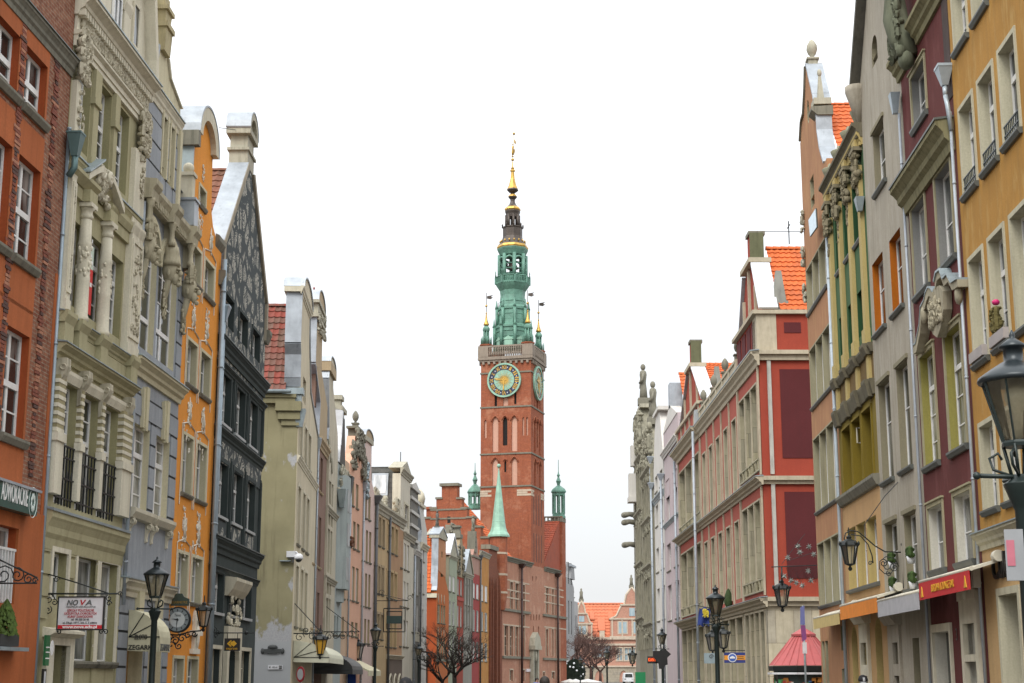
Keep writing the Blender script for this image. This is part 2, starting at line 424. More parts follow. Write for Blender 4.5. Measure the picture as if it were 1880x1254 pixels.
# houses
class House:
 """facade plane through ground point p running towards vanishing column vp.
       local frame: x along the facade (left to right seen from the street), -y to the street, +y into the building"""
 def __init__(s,name,label,p,vp,right=False,cat='house'):
  a=bearing(vp);d=(math.sin(a),math.cos(a))
  s.right=right;s.p=p
  s.d=(-d[0],-d[1])if right else d
  s.n=(-s.d[1],s.d[0])
  s.root=empty(name,(p[0],p[1],0),math.atan2(s.d[1],s.d[0]),label,cat)
  s.k=0
 def px(s,u,v,t=0.0):
  """(x, z) on the plane t metres in front of the wall"""
  r=ray(u,v);n=s.n;px=s.p[0]-n[0]*t;py=s.p[1]-n[1]*t
  k=(n[0]*px+n[1]*py)/(n[0]*r[0]+n[1]*r[1])
  x,y,z=r[0]*k,r[1]*k,r[2]*k+CAM_H
  return((x-s.p[0])*s.d[0]+(y-s.p[1])*s.d[1],z)
 def X(s,u,v=HZ,t=0.0):return s.px(u,v,t)[0]
 def Z(s,u,v,t=0.0):return s.px(u,v,t)[1]
 def side(s,u,v,x):
  """(y, z) on the cross wall at local x"""
  r=ray(u,v);d=s.d;c=s.p[0]*d[0]+s.p[1]*d[1]+x
  k=c/(d[0]*r[0]+d[1]*r[1])
  X,Y,z=r[0]*k,r[1]*k,r[2]*k+CAM_H
  return((X-s.p[0])*s.n[0]+(Y-s.p[1])*s.n[1],z)
 def rect(s,u1,v1,u2,v2,t=0.0):
  a=s.px(u1,v1,t);b=s.px(u2,v2,t)
  return(min(a[0],b[0]),max(a[0],b[0]),min(a[1],b[1]),max(a[1],b[1]))
 def poly(s,pts,t=0.0):return[s.px(u,v,t)for u,v in pts]
 def zx(s,x,v,t=0.0):
  """height on the facade at local x that is seen at image row v"""
  a,b=-400.0,2300.0;inc=s.X(b,v,t)>s.X(a,v,t)
  a,b=(CX-935,930.0)if not s.right else(1060.0,2200.0)
  for _ in range(60):
   m=(a+b)/2
   if(s.X(m,v,t)<x)==(s.X(b,v,t)>s.X(a,v,t)):a=m
   else:b=m
  return s.Z((a+b)/2,v,t)
 def far(s,x):
  """world ground point at local x"""
  return(s.p[0]+s.d[0]*x,s.p[1]+s.d[1]*x)
 def wall(s,outline,holes,mat,rev=None,depth=.35,name='wall',y=0.0,back=None):
  return MB().wall(outline,holes,y,depth,0,1,back).build(name,[mat,rev or mat],s.root,fix=False)
 def body(s,x0,x1,z1,depth,mat,name='side_wall',y=.02):
  """the rest of the house behind its street wall"""
  m=MB()
  m.add([(x0,y,0),(x0,depth,0),(x0,depth,z1),(x0,y,z1),(x1,y,0),(x1,depth,0),(x1,depth,z1),(x1,y,z1)],[(0,3,2,1),(4,5,6,7),(1,2,6,5),(3,7,6,2)])
  return m.build(name,mat,s.root)
 def window(s,r,y=.25,nx=2,rows=(.62,),fr=.055,frame=None,pane=None,sill=None,sill_mat=None,sur=None,sur_mat=None,bars=.028,sill_y=None,head=None):
  """r = x0,x1,z0,z1 of the opening.  rows: heights of the cross bars as fractions; first one is a thick transom"""
  x0,x1,z0,z1=r
  m=MB();yy=(y,y+.06)
  m.box(x0,x0+fr,*yy,z0,z1);m.box(x1-fr,x1,*yy,z0,z1)
  m.box(x0+fr,x1-fr,*yy,z0,z0+fr);m.box(x0+fr,x1-fr,*yy,z1-fr,z1)
  w=x1-x0;h=z1-z0
  for k in range(1,nx):
   c=x0+w*k/nx;b=fr*.75 if nx==2 else bars
   m.box(c-b,c+b,y+.004,y+.056,z0+fr,z1-fr)
  for i,q in enumerate(rows):
   b=fr*.9 if i==0 and len(rows)>1 else bars*.6
   m.box(x0+fr,x1-fr,y-(.02 if b>bars else-.008),y+.05,z0+h*q-b,z0+h*q+b)
  o=m.build('window',frame or WHITE,s.root)
  MB().box(x0+.01,x1-.01,y+.03,y+.10,z0+.01,z1-.01).build('pane',pane or PANE,o)
  if sill:
   pr,hh,ov=sill
   MB().prof([(y,z0+.03),(-pr,z0),(-pr,z0-hh*.35),(-pr*.55,z0-hh),(0.0,z0-hh),(0.0,z0-.004),(y,z0-.004)],x0-ov,x1+ov).build('sill',sill_mat or LEDGE,o)
  if sur:
   wd,pr=sur
   b=MB();q=0.004
   b.prism([(x0-wd,z0),(x0,z0),(x0,z1),(x1,z1),(x1,z0),(x1+wd,z0),(x1+wd,z1+wd),(x0-wd,z1+wd)],-pr,-.0+q)
   if head:b.box(x0-wd-head,x1+wd+head,-pr-head,0,z1+wd,z1+wd+head*1.2)
   b.build('surround',sur_mat or CREAM,o)
  return o
 def cornice(s,x0,x1,zt,h,pr,mat,name='cornice',y0=0.0,capm=None,dentil=0.0):
  p=[(y0,zt),(y0-pr,zt-.04*h),(y0-pr,zt-.24*h),(y0-pr*.86,zt-.30*h),(y0-pr*.60,zt-.46*h),(y0-pr*.55,zt-.62*h),(y0-pr*.30,zt-.74*h),(y0-pr*.22,zt-h),(y0+.0,zt-h)]
  m=MB().prof(p,x0,x1)
  if capm:m.prof([(y0,zt+.03),(y0-pr-.03,zt-.03*h),(y0-pr-.03,zt-.10*h),(y0,zt-.02)],x0-.03,x1+.03,1)
  if dentil:
   n=max(3,int((x1-x0)/dentil));st=(x1-x0)/n
   for k in range(n):
    m.box(x0+st*(k+.2),x0+st*(k+.75),y0-pr*.55,y0-.01,zt-h*1.02,zt-h*.72)
  return m.build(name,[mat,capm or mat],s.root)
 def part(s,m,name,mat,**k):return m.build(name,mat,s.root,**k)
 def pipe(s,x,z0,z1,r=.06,y=-.10,mat=None,hopper=False,bend=None):
  m=MB()
  pts=[(x,y,z0),(x,y,z1)]
  if bend:pts=[(x,y,z0),(x,y,z1-bend*1.2),(x+bend*.6,y-.15,z1)]
  m.tube(pts,r,8)
  z=z0+1.0
  while z<z1:
   m.lathe(x,y,[(r*1.25,z),(r*1.25,z+.05)],8);z+=2.4
  if hopper:
   m.taper(pts[-1][0],pts[-1][1],z1,z1+.45,r*1.2,r*1.2,r*3.4,r*3.0)
   m.box(pts[-1][0]-r*3.6,pts[-1][0]+r*3.6,pts[-1][1]-r*3.2,pts[-1][1]+r*3.2,z1+.45,z1+.52)
  return m.build('downpipe',mat or PIPE,s.root)
 def tile_roof(s,A,B,C,mat,name='roof',tw=.24,th=.34,amp=.035,ridge=True,parent=None):
  return tile_roof(A,B,C,mat,name,tw,th,amp,ridge,parent or s.root)
def tile_roof(A,B,C,mat,name='roof',tw=.24,th=.34,amp=.035,ridge=True,parent=None):
 """pantiled slope: A-B along the eave, C up-slope from A"""
 A,B,C=Vector(A),Vector(B),Vector(C)
 e=B-A;u=C-A;nx=max(2,int(e.length/tw));ny=max(2,int(u.length/th))
 n=e.cross(u).normalized()
 if n.z<0:n=-n
 vs=[];fs=[];uvs=[]
 sub=4;W=nx*sub+1
 for j in range(ny):
  b=len(vs)
  for q in range(3):
   tt=j/ny if q<2 else min(1.0,(j+1.03)/ny)
   lift=(-.01,amp*1.1,amp*.1)[q]
   for i in range(W):
    h=lift+(amp*(.9,.25,0,.45)[i%sub]if q else 0)
    vs.append(tuple(A+e*(i/(W-1))+u*tt+n*h));uvs.append((i/sub+.02,j+(.1,.1,.9)[q]))
  for q in range(2):
   for i in range(W-1):
    fs.append((b+q*W+i,b+q*W+i+1,b+(q+1)*W+i+1,b+(q+1)*W+i))
 if ridge:
  o=len(vs);R=amp*3.2;seg=max(2,int(e.length/.4));k=7
  top=A+u
  for i in range(seg):
   for q in range(2):
    pc=top+e*((i+q*1.02)/seg);rr=R*(1.0 if q==0 else .86)
    for a in range(k):
     t=PI*(a/(k-1));sidev=e.normalized().cross(Vector((0,0,1)))
     vs.append(tuple(pc+sidev*(rr*math.cos(t))+Vector((0,0,1))*(rr*math.sin(t)-.02)));uvs.append((i+.5,ny+1.5))
   b=o+i*2*k
   for a in range(k-1):fs.append((b+a,b+a+1,b+k+a+1,b+k+a))
 me=bpy.data.meshes.new(name);me.from_pydata(vs,[],fs)
 uvl=me.uv_layers.new(name='uv')
 for li,lp in enumerate(me.loops):uvl.data[li].uv=uvs[lp.vertex_index]
 me.materials.append(mat)
 me.update()
 o=bpy.data.objects.new(name,me);COL.objects.link(o)
 if parent is not None:o.parent=parent
 return o
def text_mesh(txt,size,mat,parent,loc,rot,name='lettering',align='CENTER',extrude=.004,width=None,shear=0.0,bold=0.0,space=1.0):
 cu=bpy.data.curves.new(name,'FONT');cu.body=txt;cu.size=size;cu.align_x=align;cu.align_y='CENTER'
 cu.extrude=extrude;cu.shear=shear;cu.offset=bold;cu.space_character=space;cu.resolution_u=3
 o=bpy.data.objects.new(name,cu);COL.objects.link(o)
 dg=bpy.context.evaluated_depsgraph_get();dg.update()
 me=bpy.data.meshes.new_from_object(o.evaluated_get(dg));me.name=name
 bpy.data.objects.remove(o);bpy.data.curves.remove(cu)
 if width and len(me.vertices):
  xs=[v.co.x for v in me.vertices];w=max(xs)-min(xs)
  for v in me.vertices:v.co.x*=width/w
 me.materials.clear();me.materials.append(mat)
 ob=bpy.data.objects.new(name,me);COL.objects.link(ob)
 ob.parent=parent;ob.location=loc;ob.rotation_euler=rot
 return ob
FRONT=(PI/2,0,0)
def spiral(cx,cz,r0,r1,a0,turns,n=16,y=0.0):
 return[(cx+(r0+(r1-r0)*k/n)*math.cos(a0+turns*2*PI*k/n),y,cz+(r0+(r1-r0)*k/n)*math.sin(a0+turns*2*PI*k/n))for k in range(n+1)]
# LEFT SIDE, near houses
def glob(name,fn):MATS_L[name]=fn
P_L2=ground(61,32.2)
# brick and orange render house at the left edge
L1=House('brick_house','orange rendered house with bare brick strips, next to the ornate beige house',P_L2,1100)
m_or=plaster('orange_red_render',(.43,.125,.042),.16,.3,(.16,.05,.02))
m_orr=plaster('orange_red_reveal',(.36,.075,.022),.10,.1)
m_bk1=brick('rough_red_brick',(.25,.085,.05),(.40,.19,.115),(.36,.29,.21),.24,.085,.2,(.13,.055,.035),.35)
def shift(r,dx):return(r[0]+dx,r[1]+dx,r[2],r[3])
wB=[L1.rect(49,82.5,80,229),L1.rect(40.7,287,72,502),L1.rect(21,600.7,51,815)]
pitch=L1.X(82.5,121)-L1.X(32,61)
xb0,xb1=wB[0][0],wB[0][1]
wB=[(xb0,xb1,q[2],q[3])for q in wB]
gnd=L1.rect(7.5,965.6,40,1112)
gnd=(xb0-.15,xb1+.0,gnd[2],gnd[3])
allw=[]
for k in range(3):
 allw+=[shift(q,-pitch*k)for q in wB]+[shift(gnd,-pitch*k)]
ztop=L1.Z(85,52)+.4
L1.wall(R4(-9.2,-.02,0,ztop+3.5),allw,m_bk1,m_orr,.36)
L1.body(-9.2,-.02,ztop+3.5,9,m_bk1)
for k in range(3):
 dx=-pitch*k
 for i,q in enumerate(wB):
  q=shift(q,dx)
  L1.window(q,.15,2,(.5,.25,.75)if i else(.5,.25),.07,WHITE,PANE,(.13,.16,.10),LEDGE)
  top=q[3]+(.75,.75,.55)[i];bot=q[2]-(.18 if i==0 else(1.2 if i==2 else .95))
  gp=pitch-(xb1-xb0)
  MB().wall(R4(q[0]-gp*.30,q[1]+gp*.26,bot,top),[R4(*q)],-.012,.02,0,0,.012).build('plaster_panel',[m_or],L1.root,fix=False)
 q=shift(gnd,dx)
 L1.window(q,.16,1,(.62,),.06,WHITE,PANE)
 m=MB()
 for j in range(9):
  xx=q[0]+(q[1]-q[0])*(j+.5)/9;m.box(xx-.018,xx+.018,-.02,.02,q[2]+.02,q[2]+1.05)
 m.box(q[0],q[1],-.025,.025,q[2]+1.02,q[2]+1.07)
 L1.part(m,'railing',WHITE)
zs=L1.Z(40,897);zb=L1.Z(40,945)
MB().wall(R4(-9.15,-.03,0.02,zb+.1),[R4(*shift(gnd,-pitch*k))for k in range(3)],-.05,.052,0,0,.05).build('ground_floor_render',[m_or],L1.root,fix=False)
L1.part(MB().box(-.20,-.03,-.02,.01,.02,L1.Z(100,500)),'edge_strip',m_or)
m=MB();rr=random.Random(3);gp=pitch-(xb1-xb0)
for k in range(3):
 for xx in(xb1+gp*.5-pitch*k,xb1+.55)if k==0 else(xb1+gp*.5-pitch*k,):
  if k==0 and xx<xb1+.5:continue
  m.cut();z=zb+.8
  while z<ztop-.3:
   w=rr.choice((.10,.14,.17,.20));m.box(xx-w*rr.uniform(.6,1.1),xx+w*rr.uniform(.6,1.1),-rr.uniform(.012,.034),0,z,z+.062,rr.choice((0,0,1,2)));z+=.078
m.build('brick_strip',[plain('dark_red_brick',(.20,.06,.035),.9,0,.4,8),plain('pale_red_brick',(.38,.17,.10),.9,0,.3,8),plain('sooty_brick',(.09,.045,.035),.9)],L1.root)
L1.cornice(-9.2,-.0,L1.Z(110,68,.15),.42,.16,LEDGE,capm=SILL_D)
L1.pipe(-.03,0.3,L1.Z(106,220),.04,-.04,plain('blue_grey_pipe',(.30,.37,.42),.5,.3))
m=MB();zq=L1.Z(112,262,.24);xq=-.12
m.taper(xq,-.24,zq,zq+.5,.08,.07,.16,.15);m.box(xq-.17,xq+.17,-.40,-.06,zq+.5,zq+.54)
m.tube([(xq,-.24,zq+.05),(xq,-.24,zq-.25),(xq-.04,-.14,zq-.45)],.075,8)
L1.part(m,'rain_hopper',plain('verdigris_hopper',(.10,.17,.17),.5,.4))
sg=empty('office_sign',L1.root.location,L1.root.rotation_euler.z,'dark green board with white lettering ADWOKACKIE and a round emblem on the brick house','sign')
r=L1.rect(0,894,66.5,948,.25)
m=MB().box(-4.2,r[1],-.26,-.05,zb-.02,L1.Z(40,895,.26));m.build('board',plain('bottle_green_board',(.012,.075,.062),.35),sg)
zt=L1.Z(40,895,.26)
MB().box(-4.3,r[1]+.12,-.30,-.04,zt,zt+.05).build('cover_strip',ZINC,sg)
TXT_W=plain('white_lettering',(.80,.80,.78),.5)
x0=L1.X(1,925,.26);x1=L1.X(50.5,925,.26)
text_mesh('ADWOKACKIE',.52,TXT_W,sg,((x0+x1)/2,-.265,(zt+zb)/2+.05),FRONT,width=x1-x0,bold=.006)
text_mesh('KANCELARIE',.52,TXT_W,sg,((x0+x1)/2-(x1-x0)*1.12,-.265,(zt+zb)/2+.05),FRONT,width=x1-x0,bold=.006)if False else None
xe=L1.X(60,925,.26);m=MB()
for k in range(24):
 a=2*PI*k/24;b=2*PI*(k+1)/24
 m.tube([(xe+.22*math.cos(a),-.266,(zt+zb)/2+.30*math.sin(a)),(xe+.22*math.cos(b),-.266,(zt+zb)/2+.30*math.sin(b))],.008,4)
for k in range(9):
 a=2*PI*k/9
 m.ball((xe+.09*math.cos(a),-.266,(zt+zb)/2+.13*math.sin(a)),.045,.01,.07,6,4)
m.build('emblem',plain('pale_green_emblem',(.60,.68,.64),.5),sg)
# ornate beige house
L2=House('beige_house','ornate beige house with carved frieze, two round columns and banded pilasters',P_L2,1090)
W2=L2.X(210)
m_bg=plaster('beige_render',(.42,.385,.235),.12,.3,(.16,.14,.07),seed=2.)
m_bgl=plaster('light_beige_stone',(.70,.655,.52),.1,.3,(.22,.19,.12),seed=4.)
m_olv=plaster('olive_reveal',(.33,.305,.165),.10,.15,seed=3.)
carve=stone('carved_stone',(.50,.46,.35),(.12,.10,.06),.75)
S2,Z2=L2.X,L2.Z
def r2(a,b,c,d):return L2.rect(a,b,c,d)
top=[L2.rect(143.7,110,161,268),L2.rect(182,140,199,300),L2.rect(215.5,187,231.5,335)]
z0t=Z2(165,294);z1t=(Z2(143,110)+Z2(182,140))/2
topw=[(a[0],a[1],z0t,z1t)for a in top]
mid=[L2.rect(127,403,147,560),L2.rect(166,430,187.6,588),L2.rect(203,464,219.5,612)]
z1m=(Z2(167.7,430)+Z2(203.6,464.6))/2;z0m=Z2(165,585)
midw=[(a[0],a[1],z0m,z1m)for a in mid]
pn=[L2.rect(111,700,130,930),L2.rect(148.5,719,170,941),L2.rect(186.8,743.6,206.8,955)]
z1p=Z2(148.5,719);z0p=Z2(157,941)
pnw=[(a[0],a[1],z0p,z1p)for a in pn]
gf=[(S2(96,1012),S2(123,1018),Z2(90,1254)+2.2,Z2(96,1012)),L2.rect(141.7,1021,171,1213),L2.rect(181,1031,206.5,1213)]
zgb=Z2(150,1215);gf=[gf[0],(gf[1][0],gf[1][1],zgb,gf[1][3]),(gf[2][0],gf[2][1],zgb,gf[2][3])]
dr=(S2(93,1184),S2(122,1190),.1,Z2(93,1184))
gf[0]=(gf[0][0],gf[0][1],Z2(100,1100),gf[0][3])
zc=Z2(293,151,.42)
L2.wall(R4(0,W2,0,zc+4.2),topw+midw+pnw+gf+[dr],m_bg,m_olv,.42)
L2.body(0,W2,zc+4.2,9,m_bg)
for q in topw:L2.window(q,.18,2,(.55,.2,.38,.78),.06,WHITE,PANE)
for i,q in enumerate(midw):L2.window(q,.18,2,(.7,.25,.5),.06,WHITE,PANE)
for q in pnw:L2.window(q,.18,2,(.60,.25,.42,.8),.06,WHITE,PANE)
for q in gf[1:]:L2.window(q,.18,1,(.45,),.06,WHITE,PANE_L,(.14,.14,.08),LEDGE,(.13,.04),m_bgl)
L2.window(gf[0],.18,2,(.5,),.06,WHITE,PANE,None,None,(.13,.05),m_bgl)
d=MB().box(dr[0],dr[1],.34,.42,dr[2],dr[3]).build('door',plain('dark_door',(.025,.022,.018),.6),L2.root)
m=MB();m.box(dr[0]-.45,dr[0],-.09,.1,.05,dr[3]+.16);m.box(dr[1],dr[1]+.28,-.09,.1,.05,dr[3]+.16);m.box(dr[0]-.0,dr[1],-.085,.1,dr[3],dr[3]+.16)
m.prof([(0,dr[3]+.36),(-.26,dr[3]+.30),(-.26,dr[3]+.24),(-.12,dr[3]+.16),(0,dr[3]+.16)],dr[0]-.55,dr[1]+.42)
m.build('door_surround',m_bgl,L2.root)
m=MB();zz=.5;ztb=Z2(234,990)
while zz<ztb-.35:
 for(a,b)in((0,gf[0][0]-.16),(gf[0][1]+.16,gf[1][0]-.16),(gf[1][1]+.16,gf[2][0]-.16),(gf[2][1]+.16,W2)):
  if not(a==0 and zz<dr[3]+.4)and not(b<gf[1][0]and a>0 and zz<dr[3]+.5):m.box(a+.0,b-.0,-.035,0.01,zz,zz+.40)
 zz+=.46
L2.part(m,'rustication',m_bg)
L2.cornice(-.02,W2+.03,Z2(237,973,.2),.85,.20,m_bg,'ground_floor_cornice',capm=ZINC_D)
L2.part(MB().box(0,W2,-.09,0,Z2(232,1012,.09),Z2(232,996,.09)),'architrave',m_bgl)
zl=Z2(250,706,.26)
L2.cornice(-.02,W2+.03,zl,.36,.27,m_bg,'first_floor_cornice',capm=ZINC_D)
L2.part(MB().prof([(0,z1p+.28),(-.12,z1p+.26),(-.12,z1p+.18),(-.06,z1p+.02),(0,z1p+.02)],.35,W2-.3),'window_head',m_bgl)
zl2=Z2(235.5,374.7,.16)
pil=[(S2(85,850),S2(112,850)),(pnw[0][1],pnw[1][0]),(pnw[1][1],pnw[2][0]),(pnw[2][1],W2)]
pil[0]=(.05,pnw[0][0])
m=MB();mb=MB()
for i,(a,b)in enumerate(pil):
 m.cut();mb.cut();pr=.13 if i in(0,3)else .09
 zb0,zb1=z0p+.25,z1p+(.0 if i in(1,2)else .05)
 m.box(a+.03,b-.03,-pr+.05,0,zb0,zb1)
 m.box(a,b,-pr-.03,0,zb0-.1,zb0+1.0);m.box(a-.04,b+.04,-pr-.07,0,zb0+1.0,zb0+1.18)
 n=7;hh=(zb1-zb0-1.2)/(2*n)
 for k in range(n):
  zq=zb0+1.2+hh*2*k
  m.box(a,b,-pr-.02,0,zq,zq+hh*.96)
  mb.box(a+.02,b-.02,-pr-.012,0,zq+hh,zq+hh*1.96)
L2.part(m,'banded_pilaster',m_bgl);L2.part(mb,'pilaster_band',stone('tan_block',(.33,.29,.165),None,.4))
def console(m,x,w,zt,h,pr,y=0):
 pts=[(y,zt),(y-pr,zt),(y-pr*1.02,zt-h*.18),(y-pr*.8,zt-h*.36),(y-pr*.42,zt-h*.52),(y-pr*.30,zt-h*.80),(y-pr*.36,zt-h*.94),(y,zt-h)]
 m.prof(pts,x-w/2,x+w/2)
 for sx in(-1,1):m.tube([(x+sx*(w/2+.01),y-pr*.72+.06*math.cos(t),zt-h*.2+.06*math.sin(t))for t in[k*.7 for k in range(10)]],.022,4)
m=MB()
for i,(a,b)in enumerate(pil):
 m.cut();console(m,(a+b)/2,.26,zl-.34,1.0 if i in(0,3)else .8,.24)
L2.part(m,'console',carve)
for q in pnw:
 m=MB()
 for j in range(6):
  xx=q[0]+(q[1]-q[0])*(j+.5)/6;m.box(xx-.014,xx+.014,-.03,-.0,z0p-.02,z0p+1.25)
 for zq in(.12,.55,1.0,1.25):m.box(q[0],q[1],-.035,.005,z0p+zq,z0p+zq+.035)
 for j in range(4):m.ball((q[0]+(q[1]-q[0])*(j+.5)/4,-.02,z0p+.62),.05,.02,.14,6,4)
 L2.part(m,'window_grille',BLACK)
zped=Z2(240,650,.2)
L2.cornice(-.02,W2,zped,.26,.16,m_bg,'sill_course',capm=ZINC_D)
L2.part(MB().box(0,W2,-.06,0,zl+.01,zped-.29),'pedestal_course',m_bg)
cols=[(S2(147,560,.2)+S2(167,560,.2))/2,(S2(187,590,.2)+S2(204,590,.2))/2]
m=MB()
for c in cols:m.cut();m.box(c-.26,c+.26,-.20,0,zl+.012,zped-.26);m.prof([(0,zped+.02),(-.27,zped),(-.27,zped-.1),(-.19,zped-.26),(0,zped-.26)],c-.32,c+.32)
for a,b in((.05,.62),(W2-.55,W2-.02)):m.cut();m.box(a,b,-.19,0,zl+.012,zped-.26);m.prof([(0,zped+.02),(-.26,zped),(-.26,zped-.1),(-.19,zped-.26),(0,zped-.26)],a-.05,b+.02)
L2.part(m,'pedestal',m_bg)
zct=z1m+.25
m=MB();mc=MB()
for c in cols:
 m.cut();mc.cut()
 m.lathe(c,-.10,[(.175,zped),(.175,zped+.10),(.155,zped+.16),(.148,zped+.9),(.158,zped+.94),(.148,zped+1.0),(.145,zped+1.7),(.155,zped+1.74),(.155,zped+1.8),(.138,zped+1.86),(.125,zct-.1)],20)
 m.lathe(c,-.10,[(.13,zct-.1),(.16,zct-.02),(.135,zct),(.135,zct+.10),(.19,zct+.16)],16);m.box(c-.22,c+.22,-.28,0,zct+.16,zct+.26)
 rl=random.Random(int(c*100))
 for _ in range(34):
  a=rl.uniform(0,6.28);zz=zped+rl.uniform(1.0,1.7);mc.ball((c+.145*math.cos(a),-.10+.145*math.sin(a),zz),rl.uniform(.025,.06),.035,rl.uniform(.03,.09),6,4)
cl=L2.part(m,'column',m_bgl);mc.build('column_relief',m_bgl,cl)
pxs=((.05,midw[0][0]-.12),(midw[2][1]+.12,W2-.02))
m=MB();mc=MB();z35=Z2(135,425,.3)
for a,b in pxs:
 m.cut();mc.cut();m.box(a,b,-.13,0,zped,zc-2.0)
 zb=zped+3.0 if a<1 else zped+3.0
 m.box(a-.03,b+.01,-.19,0,zped,zped+.25);m.box(a-.02,b+.008,-.16,0,zped+.25,zb);m.prof([(0,zb+.3),(-.22,zb+.27),(-.22,zb+.2),(-.16,zb),(0,zb)],a-.05,b+.02)
 m.wall(R4(a+.03,b-.02,zped+.4,zb-.12),[R4(a+.11,b-.10,zped+.5,zb-.22)],-.19,.035,0,0,.035)
 mc.relief(a+.14,b-.13,zped+.55,zb-.27,-.165,.045,46,.09,seed=int(a*10)+2)
pp=L2.part(m,'pilaster',m_bgl);mc.build('carved_panel',carve,pp)
ze=zct+.26
m=MB()
m.box(0,W2,-.08,0,ze,ze+.28)
for c in cols:m.cut();m.box(c-.26,c+.26,-.25,0,ze,ze+.28)
zp=ze+.28
for a,b in((-.02,W2-.0),):m.prof([(0,zp+.30),(-.26,zp+.25),(-.26,zp+.16),(-.12,zp),(0,zp)],a,cols[0]+.45);m.prof([(0,zp+.30),(-.17,zp+.25),(-.17,zp+.16),(-.11,zp),(0,zp)],cols[1]+.1,b)
L2.part(m,'entablature',m_bg)
cxp=(cols[0]+cols[1])/2+.1;w=(cols[1]-cols[0])/2+.55
m=MB()
for sg_ in(-1,1):
 pts=[(cxp+sg_*w*(1-t),zp+.16+.62*math.sin(t*1.25))for t in(0,.2,.4,.6,.74)]
 for k in range(4):
  (xa,za),(xb,zb_)=pts[k],pts[k+1]
  m.prism([(xa,za),(xb,zb_),(xb,zb_+.15),(xa,za+.15)],-.28,0)
 m.tube(spiral(cxp+sg_*w*.22,zp+.68,.15,.03,0,1.5*sg_,14,-.20),[.08]*15,6)
pd=L2.part(m,'broken_pediment',m_bgl)
MB().relief(cxp-.5,cxp+.4,zp+.05,zp+.85,-.14,.10,50,.13,seed=11).build('carved_bust',carve,pd)
MB().prism([(cxp-w-.06,zp+.32),(cxp-w*.3,zp+.90),(cxp-w*.3,zp+.95),(cxp-w-.06,zp+.37)],-.32,0).build('lead_flashing',ZINC_D,pd)
L2.cornice(.0,W2-.1,zl2,.5,.15,m_bg,'top_sill_course',capm=ZINC_D)
m=MB();piers=((topw[0][1]+.03,topw[1][0]-.03),(topw[1][1]+.03,topw[2][0]-.03))
for a,b in piers:
 m.cut();m.box(a+.04,b-.04,-.07,0,zl2,z1t-.75);m.box(a,b,-.10,0,zl2,zl2+.3);m.box(a-.03,b+.03,-.12,0,z1t-.75,z1t-.6);m.box(a,b,-.10,0,z1t-.6,z1t+.09)
L2.part(m,'pier',m_bg)
za=z1t+.10
m=MB();m.box(.0,W2-.03,-.07,0,za,za+.13);m.box(0,W2-.03,-.10,0,za+.13,za+.26);m.prof([(0,za+.38),(-.18,za+.36),(-.18,za+.31),(-.11,za+.26),(0,za+.26)],-.02,W2)
L2.part(m,'upper_architrave',m_bgl)
zf0,zf1=za+.40,zc-.50
L2.part(MB().box(0,W2,-.06,0,zf0-.05,zf1+.1),'frieze',m_bgl)
L2.part(MB().relief(.25,W2-.15,zf0,zf1,-.065,.11,330,.16,seed=5),'frieze_carving',carve)
L2.cornice(-.05,W2+.02,zc,.48,.42,m_bgl,'main_cornice',capm=ZINC_D,dentil=.17)
m=MB()
for a,b in((.05,.62),(W2-.62,W2-.05)):
 m.cut();m.relief(a-.05,b+.03,za-.75,za+.30,-.16,.10,60,.15,seed=int(a*7)+21)
 m.relief(a+.1,b-.1,za-2.0,za-.85,-.14,.045,14,.1,seed=int(a*7)+22)
 m.box(a-.03,b+.02,-.22,0,za+.26,za+.37)
L2.part(m,'capital',carve)
m=MB();xa0,xa1=S2(150,0,0),S2(228,60,0)
m.box(xa0-1.5,xa1-.5,-.06,.3,zc,zc+4.0);m.box(xa1-.42,xa1,-.12,.3,zc,zc+4.0);m.prof([(0,zc+1.35),(-.18,zc+1.3),(-.18,zc+1.2),(-.12,zc+1.0),(0,zc+1.0)],xa1-.5,xa1+.08)
L2.part(m,'attic_pilaster',m_bgl)
wq=(S2(180,10),S2(203,20),zc+.2,zc+3.4)
L2.window((xa1-1.25,xa1-.62,zc+.3,zc+3.6),-.13,2,(.5,.25,.75),.05,WHITE,PANE)
xr=S2(293,151,.6);xp0=S2(232,60,.3)
m=MB()
m.prism([(xa1+.05,zc),(W2+.10,zc),(W2-.05,zc+.7),(W2-.55,zc+2.1),(xa1+.75,zc+2.75),(xa1+.05,zc+2.75)],-.06,.3)
L2.part(m,'attic_gable',m_bgl)
m=MB()
for(a,b)in(((W2+.04,zc-.02),(W2-.06,zc+.62)),((W2-.06,zc+.62),(W2-.5,zc+2.2)),((W2-.5,zc+2.2),(xa1+.4,zc+2.95))):
 nx_,nz_=(b[1]-a[1]),-(b[0]-a[0]);l=math.hypot(nx_,nz_);nx_/=l;nz_/=l
 m.prism([a,b,(b[0]-nx_*.22,b[1]-nz_*.22),(a[0]-nx_*.22,a[1]-nz_*.22)],-.34,.35)
L2.part(m,'gable_moulding',m_bgl)
xw=xa1+1.0
L2.window((xa1+.35,xa1+.85,zc+.45,zc+1.6),-.12,1,(),.06,m_bgl,PANE_D,None,None,(.1,.05),m_bgl)
m=MB();m.lathe(xa1+.5,.6,[(.8,zc+2.6),(.75,zc+3.2),(.4,zc+3.6),(.1,zc+3.8),(.05,zc+4.0),(.16,zc+4.15),(.16,zc+4.35),(.03,zc+4.5)],10)
L2.part(m,'slate_cupola',plain('dark_slate',(.08,.08,.085),.7))
bn=empty('red_banner',L2.root.location,L2.root.rotation_euler.z,'narrow red poster with white marks hanging behind the columns of the beige house','banner')
q=midw[1]
MB().box(q[0]+.0,q[0]+.42,.03,.05,z0m+.1,z1m-.75).build('poster',plain('red_poster',(.62,.03,.03),.5),bn)
